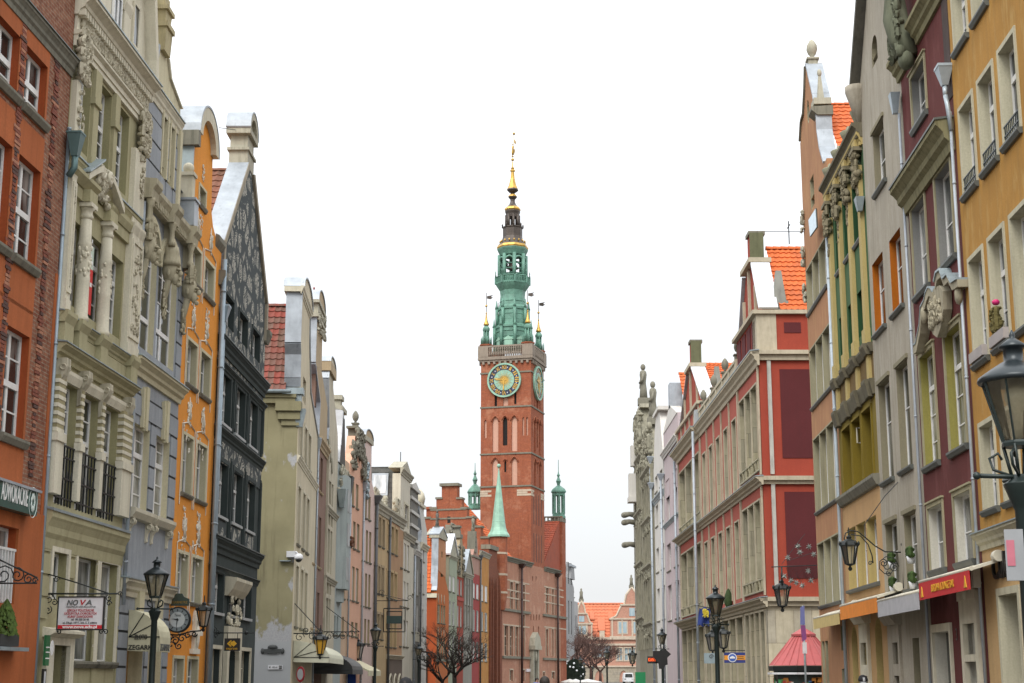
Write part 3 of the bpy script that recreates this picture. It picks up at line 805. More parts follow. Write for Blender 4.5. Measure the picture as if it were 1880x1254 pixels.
MB().box(q[0],q[0]+.42,.031,.05,z1m-.75,z1m-.2).build('poster_top',plain('pale_green_poster',(.55,.66,.56),.5),bn)
m=MB();rr=random.Random(4)
for k in range(16):
 zz=z0m+.4+k*.17;a=q[0]+.04+rr.uniform(0,.2);m.box(a,a+rr.uniform(.05,.16),.022,.03,zz,zz+rr.uniform(.05,.11))
m.build('poster_print',TXT_W,bn)
# pale blue house with carved heads
P_L3=L2.far(W2)
L3=House('blue_grey_house','pale blue-grey house with carved stone heads under its cornice and an obelisk on its gable',P_L3,1050)
W3=L3.X(305)
m_bl=plaster('blue_grey_render',(.315,.335,.36),.12,.30,(.17,.19,.20),(.44,.48,.51),patch=.4,seed=6.)
m_cr=plaster('cream_trim',(.60,.55,.38),.08,.25,(.22,.19,.11),seed=7.)
S3,Z3=L3.X,L3.Z
a1=L3.rect(256,470,281,640);a2=L3.rect(291,515,318,672)
zs_=Z3(262,640);zt_=Z3(270,458)
zt_=max(zt_,zs_+3.4)
wa=[(a1[0],a1[1]),(a2[0],a2[1])]
lo=[L3.rect(246,773,268,942),L3.rect(286,799,305,956)]
zl0=(lo[0][2]+lo[1][2])/2;zl1=(lo[0][3]+lo[1][3])/2
lo=[(q[0],q[1],zl0,zl1)for q in lo]
arches=[arch(a,b,zs_,zt_,(b-a)/2)for a,b in wa]
zled=Z3(335,705,.26);zcan=Z3(360,413,.42)
gd=[(S3(233,1200),S3(262,1200),.1,3.0),(S3(272,1200),S3(296,1200),.1,2.9)]
L3.wall(R4(0,W3,0,zcan),arches+lo+gd,m_bl,m_cr,.38)
L3.body(0,W3,zcan+1,9,m_bl)
for q in gd:MB().box(q[0],q[1],.36,.42,q[2],q[3]).build('shop_door',plain('ochre_shop_front',(.30,.16,.04),.5),L3.root)
for(a,b)in wa:
 L3.window((a+.0,b,zs_,zt_-.12),.15,2,(.26,.5,.72),.07,WHITE,PANE)
 m=MB();n=9;rO=(b-a)/2+.16;cx=(a+b)/2;zc_=zt_-(b-a)/2
 pts=[(cx+rO*math.cos(PI*k/n),zc_+rO*math.sin(PI*k/n))for k in range(n+1)]+[(cx+(rO-.16)*math.cos(PI*k/n),zc_+(rO-.16)*math.sin(PI*k/n))for k in reversed(range(n+1))]
 m.prism(pts,-.09,0.0);L3.part(m,'arch_moulding',m_cr)
for q in lo:
 o=L3.window(q,.16,2,(.66,.2,.42,.84),.07,WHITE,PANE_L)
 m=MB();m.prof([(0,zl0),(-.22,zl0-.03),(-.22,zl0-.12),(-.14,zl0-.26),(0,zl0-.28)],q[0]-.22,q[1]+.25)
 for xx in(q[0]-.02,q[1]+.05):console(m,xx,.13,zl0-.26,.5,.15)
 m.build('sill',CREAM,o)
 k=MB();cx=(q[0]+q[1])/2
 k.prism([(cx-.20,zl1-.05),(cx+.20,zl1-.05),(cx+.28,zl1+.95),(cx-.28,zl1+.95)],-.09,0)
 k.prism([(cx-.09,zl1-.12),(cx+.09,zl1-.12),(cx+.13,zl1+1.0),(cx-.13,zl1+1.0)],-.13,0)
 k.build('keystone',m_cr,o)
m=MB();mj=MB()
def courses(m,x0,x1,z0,z1,h,holes,pr=.03,gap=.06,jm=None):
 z=z0
 while z+h<=z1+.01:
  segs=[(x0,x1)]
  for(a,b,c,d)in holes:
   if z<d and z+h>c:
    ns=[]
    for(p,q)in segs:
     if b<=p or a>=q:ns.append((p,q));continue
     if a>p:ns.append((p,a))
     if b<q:ns.append((b,q))
    segs=ns
  for p,q in segs:
   if q-p>.05:
    m.box(p,q,-pr,.004,z,z+h-gap)
    if jm:jm.box(p,q,-pr*.55,.002,z+h-gap,z+h)
  z+=h
hl=[(q[0]-.03,q[1]+.03,q[2]-.3,q[3])for q in lo]+[(a-.17,b+.17,zs_,zt_+.16)for a,b in wa]
zfr=Z3(313,989)
courses(m,.06,W3-.04,zfr,zled-.35,.555,hl,jm=mj)
courses(m,.06,W3-.04,zled+.02,zcan-1.5,.60,hl,jm=mj)
L3.part(m,'rusticated_block',m_bl);L3.part(mj,'block_joint',plain('dark_joint',(.018,.02,.022),.9))
zlow=Z3(260,1063,.2)
m=MB();mj2=MB();courses(m,.06,W3-.04,.2,zlow-.6,.42,[(q[0]-.1,q[1]+.1,0,q[3]+.2)for q in gd],jm=mj2);L3.part(m,'rustication',m_bl);L3.part(mj2,'block_joint',MATS['dark_joint'])
m=MB()
for cx in((gd[0][0]+gd[0][1])/2,(gd[1][0]+gd[1][1])/2):m.prism([(cx-.18,3.1),(cx+.18,3.1),(cx+.26,3.9),(cx-.26,3.9)],-.12,0)
L3.part(m,'door_keystone',m_cr)
L3.cornice(-.02,W3,zled,.45,.27,m_cr,'main_ledge',capm=ZINC_D)
L3.cornice(0,W3,zlow,.45,.22,CREAM,'lower_ledge',capm=ZINC_D)
cst=stone('head_stone',(.42,.38,.27),(.10,.09,.05),.7)
m=MB();zt3=zcan
xs=(.22,W3/2+.02,W3-.30)
m.prof([(0,zt3),(-.28,zt3-.04),(-.28,zt3-.16),(-.2,zt3-.30),(-.17,zt3-.5),(0,zt3-.5)],0,W3)
for c in xs:m.prof([(0,zt3+.012),(-.45,zt3-.028),(-.45,zt3-.17),(-.36,zt3-.30),(-.33,zt3-.52),(0,zt3-.52)],c-.30,c+.29)
n=int(W3/.16)
for k in range(n):m.box(k*.16+.03,k*.16+.11,-.21,-.08,zt3-.46,zt3-.30)
L3.part(m,'bracketed_cornice',cst)
m=MB();mm=MB()
for i,c in enumerate(xs):
 m.cut();mm.cut()
 for dx in(-.12,.12):
  z0_,z1_=zt3-1.15,zt3-.5
  m.lathe(c+dx,-.26+(.0 if dx<0 else .08),[(.10,z0_),(.10,z0_+.1),(.075,z0_+.14),(.07,z1_-.22),(.085,z1_-.2),(.08,z1_-.17),(.12,z1_-.06),(.12,z1_)],12)
 m.box(c+.02,c+.36,-.15,0,zt3-1.15,zt3-.5)
 mm.relief(c+.05,c+.34,zt3-1.1,zt3-.6,-.16,.05,24,.12,seed=40+i)
 hz=zt3-1.85;y0=-.24;cc=c+.04;q_=.62
 def hb(dx,dy,dz,rx,ry,rz,n=10,k=7):m.ball((cc+dx*q_,y0+dy*q_,hz+dz),rx*q_,ry*q_,rz*.85,n,k)
 hb(0,.05,.10,.29,.34,.42,14,10);hb(0,-.20,-.16,.17,.16,.20);hb(0,-.40,-.02,.055,.13,.10,8,5);hb(0,-.33,.09,.19,.10,.05,8,5)
 hb(0,-.36,-.18,.08,.07,.04,8,4);hb(0,-.33,-.32,.09,.10,.08,8,5)
 for sx in(-1,1):
  hb(sx*.10,-.28,.02,.05,.04,.035,8,5);hb(sx*.29,.04,-.02,.04,.08,.12,8,5)
 m.tube([(cc,y0+.06,hz-.2),(cc,-.10,hz-.6),(cc,-.04,hz-1.0)],[.10,.09,.04],8)
 if i==1:m.lathe(cc,y0+.02,[(.21,hz+.18),(.27,hz+.22),(.25,hz+.30),(.20,hz+.46),(.22,hz+.56),(.19,hz+.72)],14)
 else:mm.relief(cc-.2,cc+.22,hz+.2,hz+.72,y0-.0,.14,34,.13,seed=60+i)
 mm.relief(cc-.12,cc+.14,hz-1.2,hz-.45,-.08,.06,26,.10,seed=50+i)
hd=L3.part(m,'carved_head',cst);mm.build('carved_foliage',cst,hd)
zg1=Z3(336,221,.12)
pu0,pu1=.25,S3(329.5,235)
sl=[(S3(295,300),S3(303,300)),(S3(309,310),S3(316,310))]
sh=[(a,b,zcan+.7,zcan+2.9)for a,b in sl]
L3.wall(R4(pu0,pu1,zcan,zg1),sh,m_bl,m_cr,.3,'upper_wall',y=0,back=None)
L3.part(MB().box(pu0,pu0+.01,.0,1.2,zcan,zg1).box(pu1-.01,pu1,0,1.2,zcan,zg1),'upper_side',ZINC)
for q in sh:L3.window(q,.2,1,(.5,.25,.75),.05,WHITE,PANE_L,None,None,(.10,.05),m_cr)
m=MB();mj2=MB();courses(m,pu0+.02,pu1-.18,zcan+.1,zg1-.4,.62,[(a-.12,b+.12,c-.1,d+.15)for a,b,c,d in sh],jm=mj2)
L3.part(m,'rusticated_block',m_bl);L3.part(mj2,'block_joint',MATS['dark_joint'])
L3.part(MB().box(pu1-.17,pu1+.06,-.10,.2,zcan,zg1-.3),'corner_strip',m_cr)
L3.cornice(pu0-.12,pu1+.05,zg1,.45,.13,CREAM,'pediment_cornice',capm=ZINC_D)
zg2=Z3(318,92,.0);xo=(S3(283,60)+S3(312,60))/2
xo=S3(300,40)
gz=Z3(300,100)
gab=[(pu0+.1,zg1),(pu1-.05,zg1),(pu1-.12,zg1+(gz-zg1)*.30),(xo+.75,zg1+(gz-zg1)*.62),(xo+.42,gz),(xo-.42,gz),(xo-.55,zg1+(gz-zg1)*.62),(pu0+.45,zg1+(gz-zg1)*.28)]
L3.part(MB().prism(gab,-.03,.45),'gable',m_cr)
m=MB()
for a,b in((7,6),(6,5)):
 p,q=gab[a],gab[b];m.prism([p,q,(q[0]-.10,q[1]+.02),(p[0]-.10,p[1]+.02)],-.08,.5)
L3.part(m,'zinc_capping',ZINC)
m=MB()
for a,b in((2,3),(3,4)):
 p,q=gab[a],gab[b];m.prism([p,q,(q[0]+.12,q[1]+.02),(p[0]+.12,p[1]+.02)],-.09,.5)
L3.part(m,'gable_scroll',CREAM)
h=3.4
m=MB()
for(z0_,z1_,w0,w1)in((-.05,.6,.30,.33),(.6,.74,.38,.38),(.74,1.1,.27,.30),(1.1,1.22,.36,.36),(1.22,1.55,.24,.24),(1.55,4.6,.21,.07)):m.taper(xo,.15,gz+z0_,gz+z1_,w0,w0,w1,w1)
L3.part(m,'obelisk',stone('yellowed_stone',(.46,.40,.24),(.16,.13,.07),.55))
L3.part(MB().tube([(xo-.4,.2,gz+1.7),(xo-.75,.1,gz+1.5),(xo-1.6,0,gz+.6)],.03,5),'stay_rod',plain('rusty_iron',(.22,.06,.04),.7))
m=MB();xk=W3-.32
m.box(xk-.24,xk+.22,-.34,.2,zcan+.02,zcan+.75)
m.box(xk-.28,xk+.26,-.38,.2,zcan+.75,zcan+.82)
m2=MB();m2.box(xk-.15,xk+.13,-.24,.1,zcan+.82,zcan+1.5);m2.box(xk-.22,xk+.20,-.28,.14,zcan+1.5,zcan+1.6);m2.ball((xk-.02,-.07,zcan+1.76),.16,None,None,12,8)
pd=L3.part(m2,'corner_pedestal',CREAM);m.build('zinc_box',ZINC,pd)
L3.pipe(.03,3.3,zcan-.6,.05,-.12,PIPE)
# bright orange house
P_L4=L3.far(W3)
L4=House('orange_house','bright orange house with white stucco ornament round its windows and a rounded gable top',P_L4,1030)
W4=L4.X(375)
m_o4=plaster('bright_orange_render',(.76,.30,.045),.09,.14,(.36,.13,.03),seed=9.)
m_gr=plaster('beige_grey_reveal',(.46,.43,.30),.08,.15,seed=9.5)
S4,Z4=L4.X,L4.Z
rows=[((353,448),(364,527)),((374,473.6),(384,551))],[((342.4,618),(356,713)),((368.7,646),(383,736))],[((336,795),(351.6,911)),((362.6,814.5),(376,926))],[((328,1015),(343,1102)),((354,1022.7),(369,1112))],[((318.4,1209.5),(335.6,1250)),((345.7,1209.5),(364,1250))]
cA=(sum(S4(*r[0][0])for r in rows)/5,sum(S4(*r[0][1])for r in rows)/5)
cB=(sum(S4(*r[1][0])for r in rows)/5,sum(S4(*r[1][1])for r in rows)/5)
wn4=[]
for i,rw in enumerate(rows):
 zt_=(Z4(*rw[0][0])+Z4(*rw[1][0]))/2;zb_=(Z4(*rw[0][1])+Z4(*rw[1][1]))/2
 if i==4:zb_=.15
 wn4+=[(cA[0],cA[1],zb_,zt_),(cB[0],cB[1],zb_,zt_)]
sm4=L4.rect(366,340,376,386)
zt_pk=Z4(381,200);zsh=Z4(390.5,290)
xl,xr_=S4(358.5,245),S4(390.5,290)
cxg=(xl+xr_)/2;wg=(xr_-xl)/2
ztop=Z4(376,206)
gout=[(0,0),(W4,0),(W4,Z4(399,450)),(S4(399,444),Z4(399,446)),(S4(391,415),Z4(391,415)),(S4(388,385),Z4(388,385)),(xr_+.01,zsh)]
na=9
for k in range(1,na):gout.append((cxg+wg*math.cos(PI*k/na),zsh+(ztop-zsh)*math.sin(PI*k/na)))
gout+=[(xl,zsh),(xl-.02,Z4(356,300)),(max(.15,xl-.4),Z4(352,380)),(0.0,Z4(345,430)),(0,Z4(345,430)-.02)]
L4.wall(gout,wn4+[sm4],m_o4,m_gr,.30,back=.55)
L4.body(0.02,W4-.02,Z4(399,450)-.3,9,m_o4,y=.06)
for i,q in enumerate(wn4):
 lastrow=i>=8
 L4.window(q,.17,2,(.62,)if not lastrow else(.75,),.06,WHITE,PANE_L if i%3 else PANE,None if lastrow else(.10,.11,.07),LEDGE,(.09,.025),m_cr)
L4.window(sm4,.14,1,(.5,),.05,WHITE,PANE_L,(.09,.12,.06),LEDGE,(.08,.03),m_cr)
m=MB();mo=stone('white_stucco',(.70,.66,.56),(.45,.30,.14),.4)
for i,q in enumerate(wn4[:8]):
 m.cut()
 for sx in(q[0]-.17,q[1]+.17):
  m.tube([(sx,-.015,q[2]-.35),(sx,-.015,q[3]+.28)],.016,4)
 m.tube([(q[0]-.17,-.015,q[3]+.28),((q[0]+q[1])/2,-.015,q[3]+.42),(q[1]+.17,-.015,q[3]+.28)],.02,4)
 m.relief((q[0]+q[1])/2-.22,(q[0]+q[1])/2+.22,q[3]+.35,q[3]+.95,-.01,.025,26,.10,seed=70+i)
 m.tube([((q[0]+q[1])/2,-.01,q[3]+.5),((q[0]+q[1])/2,-.01,q[3]+1.15)],[.07,.012],5)
 m.relief((q[0]+q[1])/2-.26,(q[0]+q[1])/2+.2,q[2]-.95,q[2]-.35,-.01,.02,16,.10,seed=90+i)
 if i in(2,3,4,5):
  for k in range(3):m.relief(q[0]-.1+k*.35,q[0]+.05+k*.35,q[2]-1.5-.2*k,q[2]-1.1-.2*k,-.01,.02,6,.07,seed=110+i*3+k)
m.cut();m.relief((sm4[0]+sm4[1])/2-.15,(sm4[0]+sm4[1])/2+.15,sm4[3]+.2,sm4[3]+.8,-.01,.02,14,.08,seed=130)
m.cut();m.relief((sm4[0]+sm4[1])/2-.2,(sm4[0]+sm4[1])/2+.15,sm4[2]-.8,sm4[2]-.3,-.01,.02,14,.08,seed=131)
L4.part(m,'stucco_ornament',mo)
arcp=[(cxg+(wg+.10)*math.cos(PI*k/14),zsh+(ztop-zsh+.1)*math.sin(PI*k/14))for k in range(15)]
arci=[(cxg+(wg-.28)*math.cos(PI*k/14),zsh+(ztop-zsh-.30)*math.sin(PI*k/14))for k in range(15)]
pl=list(arcp)+list(reversed(arci))
L4.part(MB().prism(pl,-.17,0.0),'gable_arch',CREAM)
arco=[(cxg+(wg+.16)*math.cos(PI*k/14),zsh+(ztop-zsh+.16)*math.sin(PI*k/14))for k in range(15)]
L4.part(MB().prism(arco+list(reversed(arcp)),-.19,.62),'zinc_cover',ZINC)
L4.part(MB().box(xl-.22,xl+.06,-.16,.6,zsh-.45,zsh),'arch_foot',LEDGE)
m=MB();m.box(xl-.10,xl,.0,.55,Z4(352,380),zsh-.45);m.prism([(xl-.08,Z4(352,380)),(max(.15,xl-.4)-.06,Z4(352,380)),(0,Z4(345,430)),(.1,Z4(345,430))],0,.55)
L4.part(m,'side_flashing',ZINC_D)
L4.part(MB().prof([(0,Z4(399,450)+.3),(-.12,Z4(399,450)+.25),(-.12,Z4(399,450)+.1),(0,Z4(399,450)-.1)],W4-.9,W4+.05),'kneeler',LEDGE)
nx_=(cB[0]+cB[1])/2;zn=wn4[9][3]+.15
m=MB();m.box(nx_-.45,nx_+.45,-.10,0,zn,zn+.14);m.prism(arch(nx_-.24,nx_+.24,zn+.14,zn+1.25,.24),-.09,0);m.box(nx_-.5,nx_+.5,-.15,0,zn+.52,zn+.66)
m.ball((nx_,-.12,zn+.5),.10,.06,.34,8,6);m.ball((nx_,-.14,zn+.92),.07,.06,.08,8,5)
L4.part(m,'niche',mo)
L4.pipe(W4-.12,.3,Z4(399,470),.075,-.14,plain('blue_grey_pipe',(.30,.37,.42)))
# dark house with scratched ornament
P_L5=L4.far(W4)
L5=House('dark_house','dark slate-coloured house with pale scratched ornament on its tall pointed gable',P_L5,965)
W5=L5.X(466)
m_dk=plaster('dark_slate_render',(.045,.058,.056),.20,.2,(.02,.026,.026),(.09,.10,.10),patch=.25,seed=11.)
S5,Z5=L5.X,L5.Z
rws=[[((419,543),(430,617)),((439,571),(448.5,635)),((456,593),(466,652))],[((405.5,679),(418,786)),((432,702.6),(443.7,806)),((456.8,726),(468,825))],[((401.6,844.7),(413,951.6)),((428,863),(440.5,966)),((453,880),(463,978.5))],[((395,1049),(408,1126.6)),((422,1058),(435,1132)),((447.6,1068),(459,1136))]]
cl5=[]
for k in range(3):
 cl5.append((sum(S5(*rws[i][k][0])for i in(1,2,3))/3,sum(S5(*rws[i][k][1])for i in(1,2,3))/3))
w5=[]
for i,rw in enumerate(rws):
 zt_=sum(Z5(*q[0])for q in rw)/3;zb_=sum(Z5(*q[1])for q in rw)/3
 for k in range(3):w5.append((cl5[k][0],cl5[k][1],zb_,zt_))
g5=[(cl5[0][0]-.2,cl5[0][1],.15,Z5(390,1191)),(cl5[2][0]-.1,cl5[2][1]+.2,.15,Z5(443.7,1195))]
dc=(cl5[1][0]-.15,cl5[1][1]+.1)
gdoor=arch(dc[0],dc[1],.1,Z5(429,1198)+.35,.6,pointed=False)
zb5=Z5(413.6,532);xg0,xg1=.15,W5-.15
apL=L5.px(446.6,297);apR=L5.px(461,308)
zap=(apL[1]+apR[1])/2
sgr,nt,bb,oo=_new('scratched_gable')
v=coords(nt);
n1=N(nt,'TexNoise');n1.inputs['Scale'].default_value=.95;n1.inputs['Detail'].default_value=2.5;n1.inputs['Distortion'].default_value=2.2;nt.links.new(v,n1.inputs['Vector'])
vo=N(nt,'TexVoronoi',feature='DISTANCE_TO_EDGE');vo.inputs['Scale'].default_value=1.5;nt.links.new(v,vo.inputs['Vector'])
bands=N(nt,'Math',operation='PINGPONG');nt.links.new(n1.outputs['Fac'],bands.inputs[0]);bands.inputs[1].default_value=.038
l1=ramp(nt,bands.outputs[0],.014,.021);l2=ramp(nt,vo.outputs['Distance'],.10,.16,(0,0,0,1),(1,1,1,1))
n4=noise(nt,v,.9,2);keep=ramp(nt,n4,.26,.36)
mm1=N(nt,'Math',operation='MULTIPLY');nt.links.new(l1,mm1.inputs[0]);nt.links.new(l2,mm1.inputs[1])
mm2=N(nt,'Math',operation='MULTIPLY');nt.links.new(mm1.outputs[0],mm2.inputs[0]);nt.links.new(keep,mm2.inputs[1])
nt.links.new(mix(nt,mm2.outputs[0],(.036,.048,.05),(.40,.385,.33)),bb.inputs['Base Color']);bb.inputs['Roughness'].default_value=.9
xapL,xapR=apL[0],apR[0]
xm=(xg0+xg1)/2;
gab5=[(xg0,zb5),(xg0,Z5(412,448)),(xm-.55,zap),(xm+.55,zap),(xg1,Z5(412,448)),(xg1,zb5)]
L5.wall(R4(0,W5,0,zb5-2.2),w5[3:]+g5+[gdoor],m_dk,m_dk,.32)
zgb0=zb5-2.2
L5.wall([(0.0,zgb0),(W5,zgb0),(W5,zb5)]+[(xg1,zb5),(xg1,Z5(412,448)),(xm+.55,zap),(xm-.55,zap),(xg0,Z5(412,448)),(xg0,zb5),(0,zb5)],w5[:3],sgr,m_dk,.30,'gable',back=.6)
L5.body(0.0,W5,zb5,10,m_dk,y=.05)
for i,q in enumerate(w5):
 o=L5.window(q,.16,2,(.66,.33)if i>2 else(.5,),.05,WHITE,PANE_D,None,None,(.14,.05)if i>2 else(.10,.04),m_dk)
 if i>2:MB().box(q[0]-.16,q[1]+.16,-.08,.2,q[2]-.09,q[2]-.004).build('sill',plain('pale_dark_sill',(.34,.36,.36),.5),o)
 if 6<=i<=8:
  MB().box(q[0]-.05,q[1]+.05,-.03,0,q[2]-.85,q[2]-.15).build('apron_panel',sgr,o)
for q in g5:L5.window(q,.18,1,(.5,.25,.75),.06,CREAM,PANE_L,None,None,(.12,.06),CREAM)
m=MB();dz=Z5(429,1198)+.35
m.wall(R4(dc[0]-.35,dc[1]+.35,.05,dz+.45),[gdoor],-.14,.15,0,0,.14);L5.part(m,'door_surround',CREAM,fix=False)
L5.part(MB().box(dc[0],dc[1],.3,.36,.1,dz),'door',plain('brown_door',(.16,.13,.10),.6))
m=MB();zz=dz+.5;m.relief(dc[0]-.2,dc[1]+.2,zz,zz+.9,-.08,.08,26,.15,seed=140);m.prof([(0,zz+1.5),(-.38,zz+1.46),(-.38,zz+1.36),(-.25,zz+1.1),(-.1,zz+.9),(0,zz+.9)],dc[0]-.5,dc[1]+.6);L5.part(m,'door_hood',CREAM)
for(u,v,h,p)in((488,697,.5,.22),(484.5,739,.26,.14),(480.5,842,.36,.16),(479,1016,.5,.22),(464,1061,.22,.1)):
 L5.cornice(-.02,W5+.08,Z5(u,v,p),h,p,m_dk,'string_course',capm=plain('dark_capping',(.10,.12,.12),.5,.3))
L5.part(MB().box(.05,W5-.05,-.03,0,w5[3][2]-1.25,w5[3][2]-.55),'ornament_band',sgr)
m=MB()
for k in range(4):
 xx=(.12,(cl5[0][1]+cl5[1][0])/2,(cl5[1][1]+cl5[2][0])/2,W5-.12)[k]
 m.cut()
 for z0_,z1_ in((w5[3][2]-.05,w5[3][3]+.3),(w5[6][2]-.9,w5[6][3]+.3)):
  m.box(xx-.13,xx+.13,-.05,0,z0_,z1_);m.box(xx-.07,xx+.07,-.08,0,z0_+.1,z1_-.1)
L5.part(m,'pilaster',m_dk)
m=MB();ms=MB()
for sg_ in(-1,1):
 pts=[(xg0,zb5-.02),(xg0,Z5(412,448)),(xm-.55,zap)]if sg_<0 else[(xg1,zb5-.02),(xg1,Z5(412,448)),(xm+.55,zap)]
 for k in range(2):
  (xa,za_),(xb,zb_)=pts[k],pts[k+1]
  ex=sg_*.10
  m.prism([(xa,za_),(xb,zb_),(xb+ex,zb_+.05),(xa+ex,za_+.05)],-.07,.62)
  ms.prism([(xa-ex*1.6,za_-.02),(xb-ex*1.6,zb_-.05),(xb+ex,zb_+.02),(xa+ex,za_+.02)],-.09,0.0)
L5.part(m,'zinc_capping',ZINC);L5.part(ms,'gable_moulding',stone('dark_beige_stone',(.33,.29,.22),None,.5))
for sx,e in((0,-.15),(W5,.15)):
 L5.part(MB().prof([(.5,zb5+.4),(-.2,zb5+.36),(-.2,zb5+.2),(-.08,zb5-.1),(.5,zb5-.1)],sx-.28,sx+.28),'kneeler',LEDGE)
m=MB();hz=(Z5(452,232)-zap)*.95
m.box(xm-.62,xm+.62,-.02,.62,zap-.03,zap+hz*.42);m.box(xm-.72,xm+.72,-.08,.68,zap+hz*.42,zap+hz*.5);m.box(xm-.58,xm+.58,0,.6,zap+hz*.5,zap+hz*.92)
m.box(xm-.78,xm+.78,-.12,.72,zap+hz*.92,zap+hz*1.08)
arcp=[(xm+.80*math.cos(PI*k/10),zap+hz*1.08+.75*math.sin(PI*k/10))for k in range(11)]
m.prism(arcp+[(x_*.72+xm*.28,(z_-zap-hz*1.08)*.68+zap+hz*1.08)for x_,z_ in reversed(arcp)],-.11,.70);m.prism([(x_*.72+xm*.28,(z_-zap-hz*1.08)*.68+zap+hz*1.08)for x_,z_ in arcp],0.03,.66)
tp=L5.part(m,'gable_pedestal',SANDST)
MB().prism([(x_*1.04-xm*.04,z_+.05)for x_,z_ in arcp]+list(reversed(arcp)),-.13,.73).build('zinc_cover',ZINC,tp)
tl_br=tiles('brown_roof_tiles',(.26,.10,.06),(.17,.085,.055),(.09,.06,.05))
zrg=L5.side(404,313,xm)[1]
L5.tile_roof((W5*.0-.2,.6,zb5-.3),(-.2,10,zb5-.3),(xm,.6,zrg),tl_br)
L5.tile_roof((W5+.2,10,zb5-.3),(W5+.2,.6,zb5-.3),(xm,10,zrg),tl_br)
L5.part(MB().tube([(xm-.8,.4,zap+hz),(xm-3.5,.4,zap+hz-.9)],.012,4),'wire',BLACK)
L5.pipe(.14,.3,zb5-1.2,.055,-.14,plain('blue_grey_pipe',(.30,.37,.42)),hopper=True)
# LEFT SIDE, from the alley to the middle distance
def grid(h,cols,rows):
 """cols: (u0, u1, v) of the openings; rows: (u, vtop, vbottom)"""
 out=[]
 for(u,vt,vb)in rows:
  zt,zb=h.Z(u,vt),h.Z(u,vb)if vb<1249 else .2
  for(a,b,v)in cols:out.append((h.X(a,v),h.X(b,v),zb,zt))
 return out
def fill(h,wins,mat_f=None,panes=(None,),y=.15,nx=2,rows=(.62,),sill=(.08,.10,.06),sillm=None,sur=None,surm=None,fr=.06):
 for i,q in enumerate(wins):
  h.window(q,y,nx,rows,fr,mat_f or WHITE,panes[i%len(panes)]or PANE_L,sill,sillm or LEDGE,sur,surm)
def coping(h,pts,mat,th=.10,y0=-.07,y1=.55,name='gable_coping'):
 """sheet-metal or stone capping laid along a chain of (x, z) points, thickness outward (to the left of travel)"""
 m=MB()
 for(xa,za),(xb,zb)in zip(pts[:-1],pts[1:]):
  dx,dz=xb-xa,zb-za;l=math.hypot(dx,dz)or 1
  nx_,nz_=-dz/l*th,dx/l*th
  m.prism([(xa,za),(xb,zb),(xb+nx_,zb+nz_),(xa+nx_,za+nz_)],y0,y1)
 return m.build(name,mat,h.root)
def half_round(h,cx,w,z0,rise,y0,y1,mat,th=.08,name='gable_top',n=10,inner=None):
 o=[(cx+(w+th)*math.cos(PI*k/n),z0+(rise+th)*math.sin(PI*k/n))for k in range(n+1)]
 i=[(cx+w*math.cos(PI*k/n),z0+rise*math.sin(PI*k/n))for k in range(n+1)]
 p=MB().prism(o+list(reversed(i)),y0,y1).build(name,mat,h.root)
 if inner:MB().prism(i,y0+.06,y1-.06).build('gable_tympanum',inner,h.root)
 return p
def finial(h,x,y,z,s,mat,name='finial'):
 m=MB();m.box(x-.3*s,x+.3*s,y-.3*s,y+.3*s,z,z+.5*s);m.box(x-.4*s,x+.4*s,y-.4*s,y+.4*s,z+.5*s,z+.62*s)
 m.lathe(x,y,[(.16*s,z+.62*s),(.12*s,z+.8*s),(.26*s,z+.95*s),(.36*s,z+1.25*s),(.33*s,z+1.55*s),(.16*s,z+1.85*s),(.02*s,z+1.98*s)],10)
 return m.build(name,mat,h.root)
def statue(h,x,y,z,s,mat,name='statue'):
 """a small draped stone figure on a block"""
 m=MB();m.box(x-.28*s,x+.28*s,y-.28*s,y+.28*s,z,z+.35*s)
 m.lathe(x,y,[(.26*s,z+.35*s),(.22*s,z+.8*s),(.17*s,z+1.15*s),(.23*s,z+1.55*s),(.20*s,z+1.72*s),(.07*s,z+1.8*s)],9,sy=.8)
 m.ball((x,y,z+1.95*s),.13*s,.13*s,.17*s,8,6)
 m.tube([(x+.2*s,y,z+1.6*s),(x+.32*s,y-.05*s,z+1.25*s),(x+.12*s,y-.2*s,z+1.1*s)],.06*s,6)
 m.tube([(x-.2*s,y,z+1.6*s),(x-.30*s,y-.1*s,z+1.3*s),(x-.26*s,y-.12*s,z+.9*s)],.06*s,6)
 return m.build(name,mat,h.root)
PL5=House('alley_survey',None,L5.far(W5),965)
alley_x=PL5.X(534)
P_L6=PL5.far(alley_x)
bpy.data.objects.remove(PL5.root)
# olive corner house
L6=House('olive_house','tall house with a bare olive side wall, peeling grey plaster and a red tiled roof',P_L6,800)
W6=L6.X(572)
m_ov=plaster('olive_render',(.25,.23,.135),.14,.30,(.12,.10,.05),(.33,.33,.34),patch=.0,seed=14.)
m_ovp,nt,bb,oo=_new('olive_peeling_render')
v=coords(nt);sp=N(nt,'SeparateXYZ');nt.links.new(v,sp.inputs[0])
n1=noise(nt,coords(nt,(.9,.9,.6)),.55,7,.62);n2=noise(nt,coords(nt,(2.2,2.2,.2)),1.2,5,.65);n3=noise(nt,v,16,4,.7)
c=mix(nt,ramp(nt,noise(nt,v,.7,6),.3,.7),(.22,.20,.115),(.29,.265,.155));c=mix(nt,ramp(nt,n2,.55,.82),c,(.12,.105,.06))
mr=N(nt,'MapRange');nt.links.new(sp.outputs[2],mr.inputs[0]);mr.inputs[1].default_value=9.6;mr.inputs[2].default_value=2.6
ad=N(nt,'Math',operation='MULTIPLY_ADD');nt.links.new(mr.outputs[0],ad.inputs[0]);ad.inputs[1].default_value=.20;nt.links.new(n1,ad.inputs[2])
gt=N(nt,'Math',operation='LESS_THAN');nt.links.new(sp.outputs[2],gt.inputs[0]);gt.inputs[1].default_value=3.0
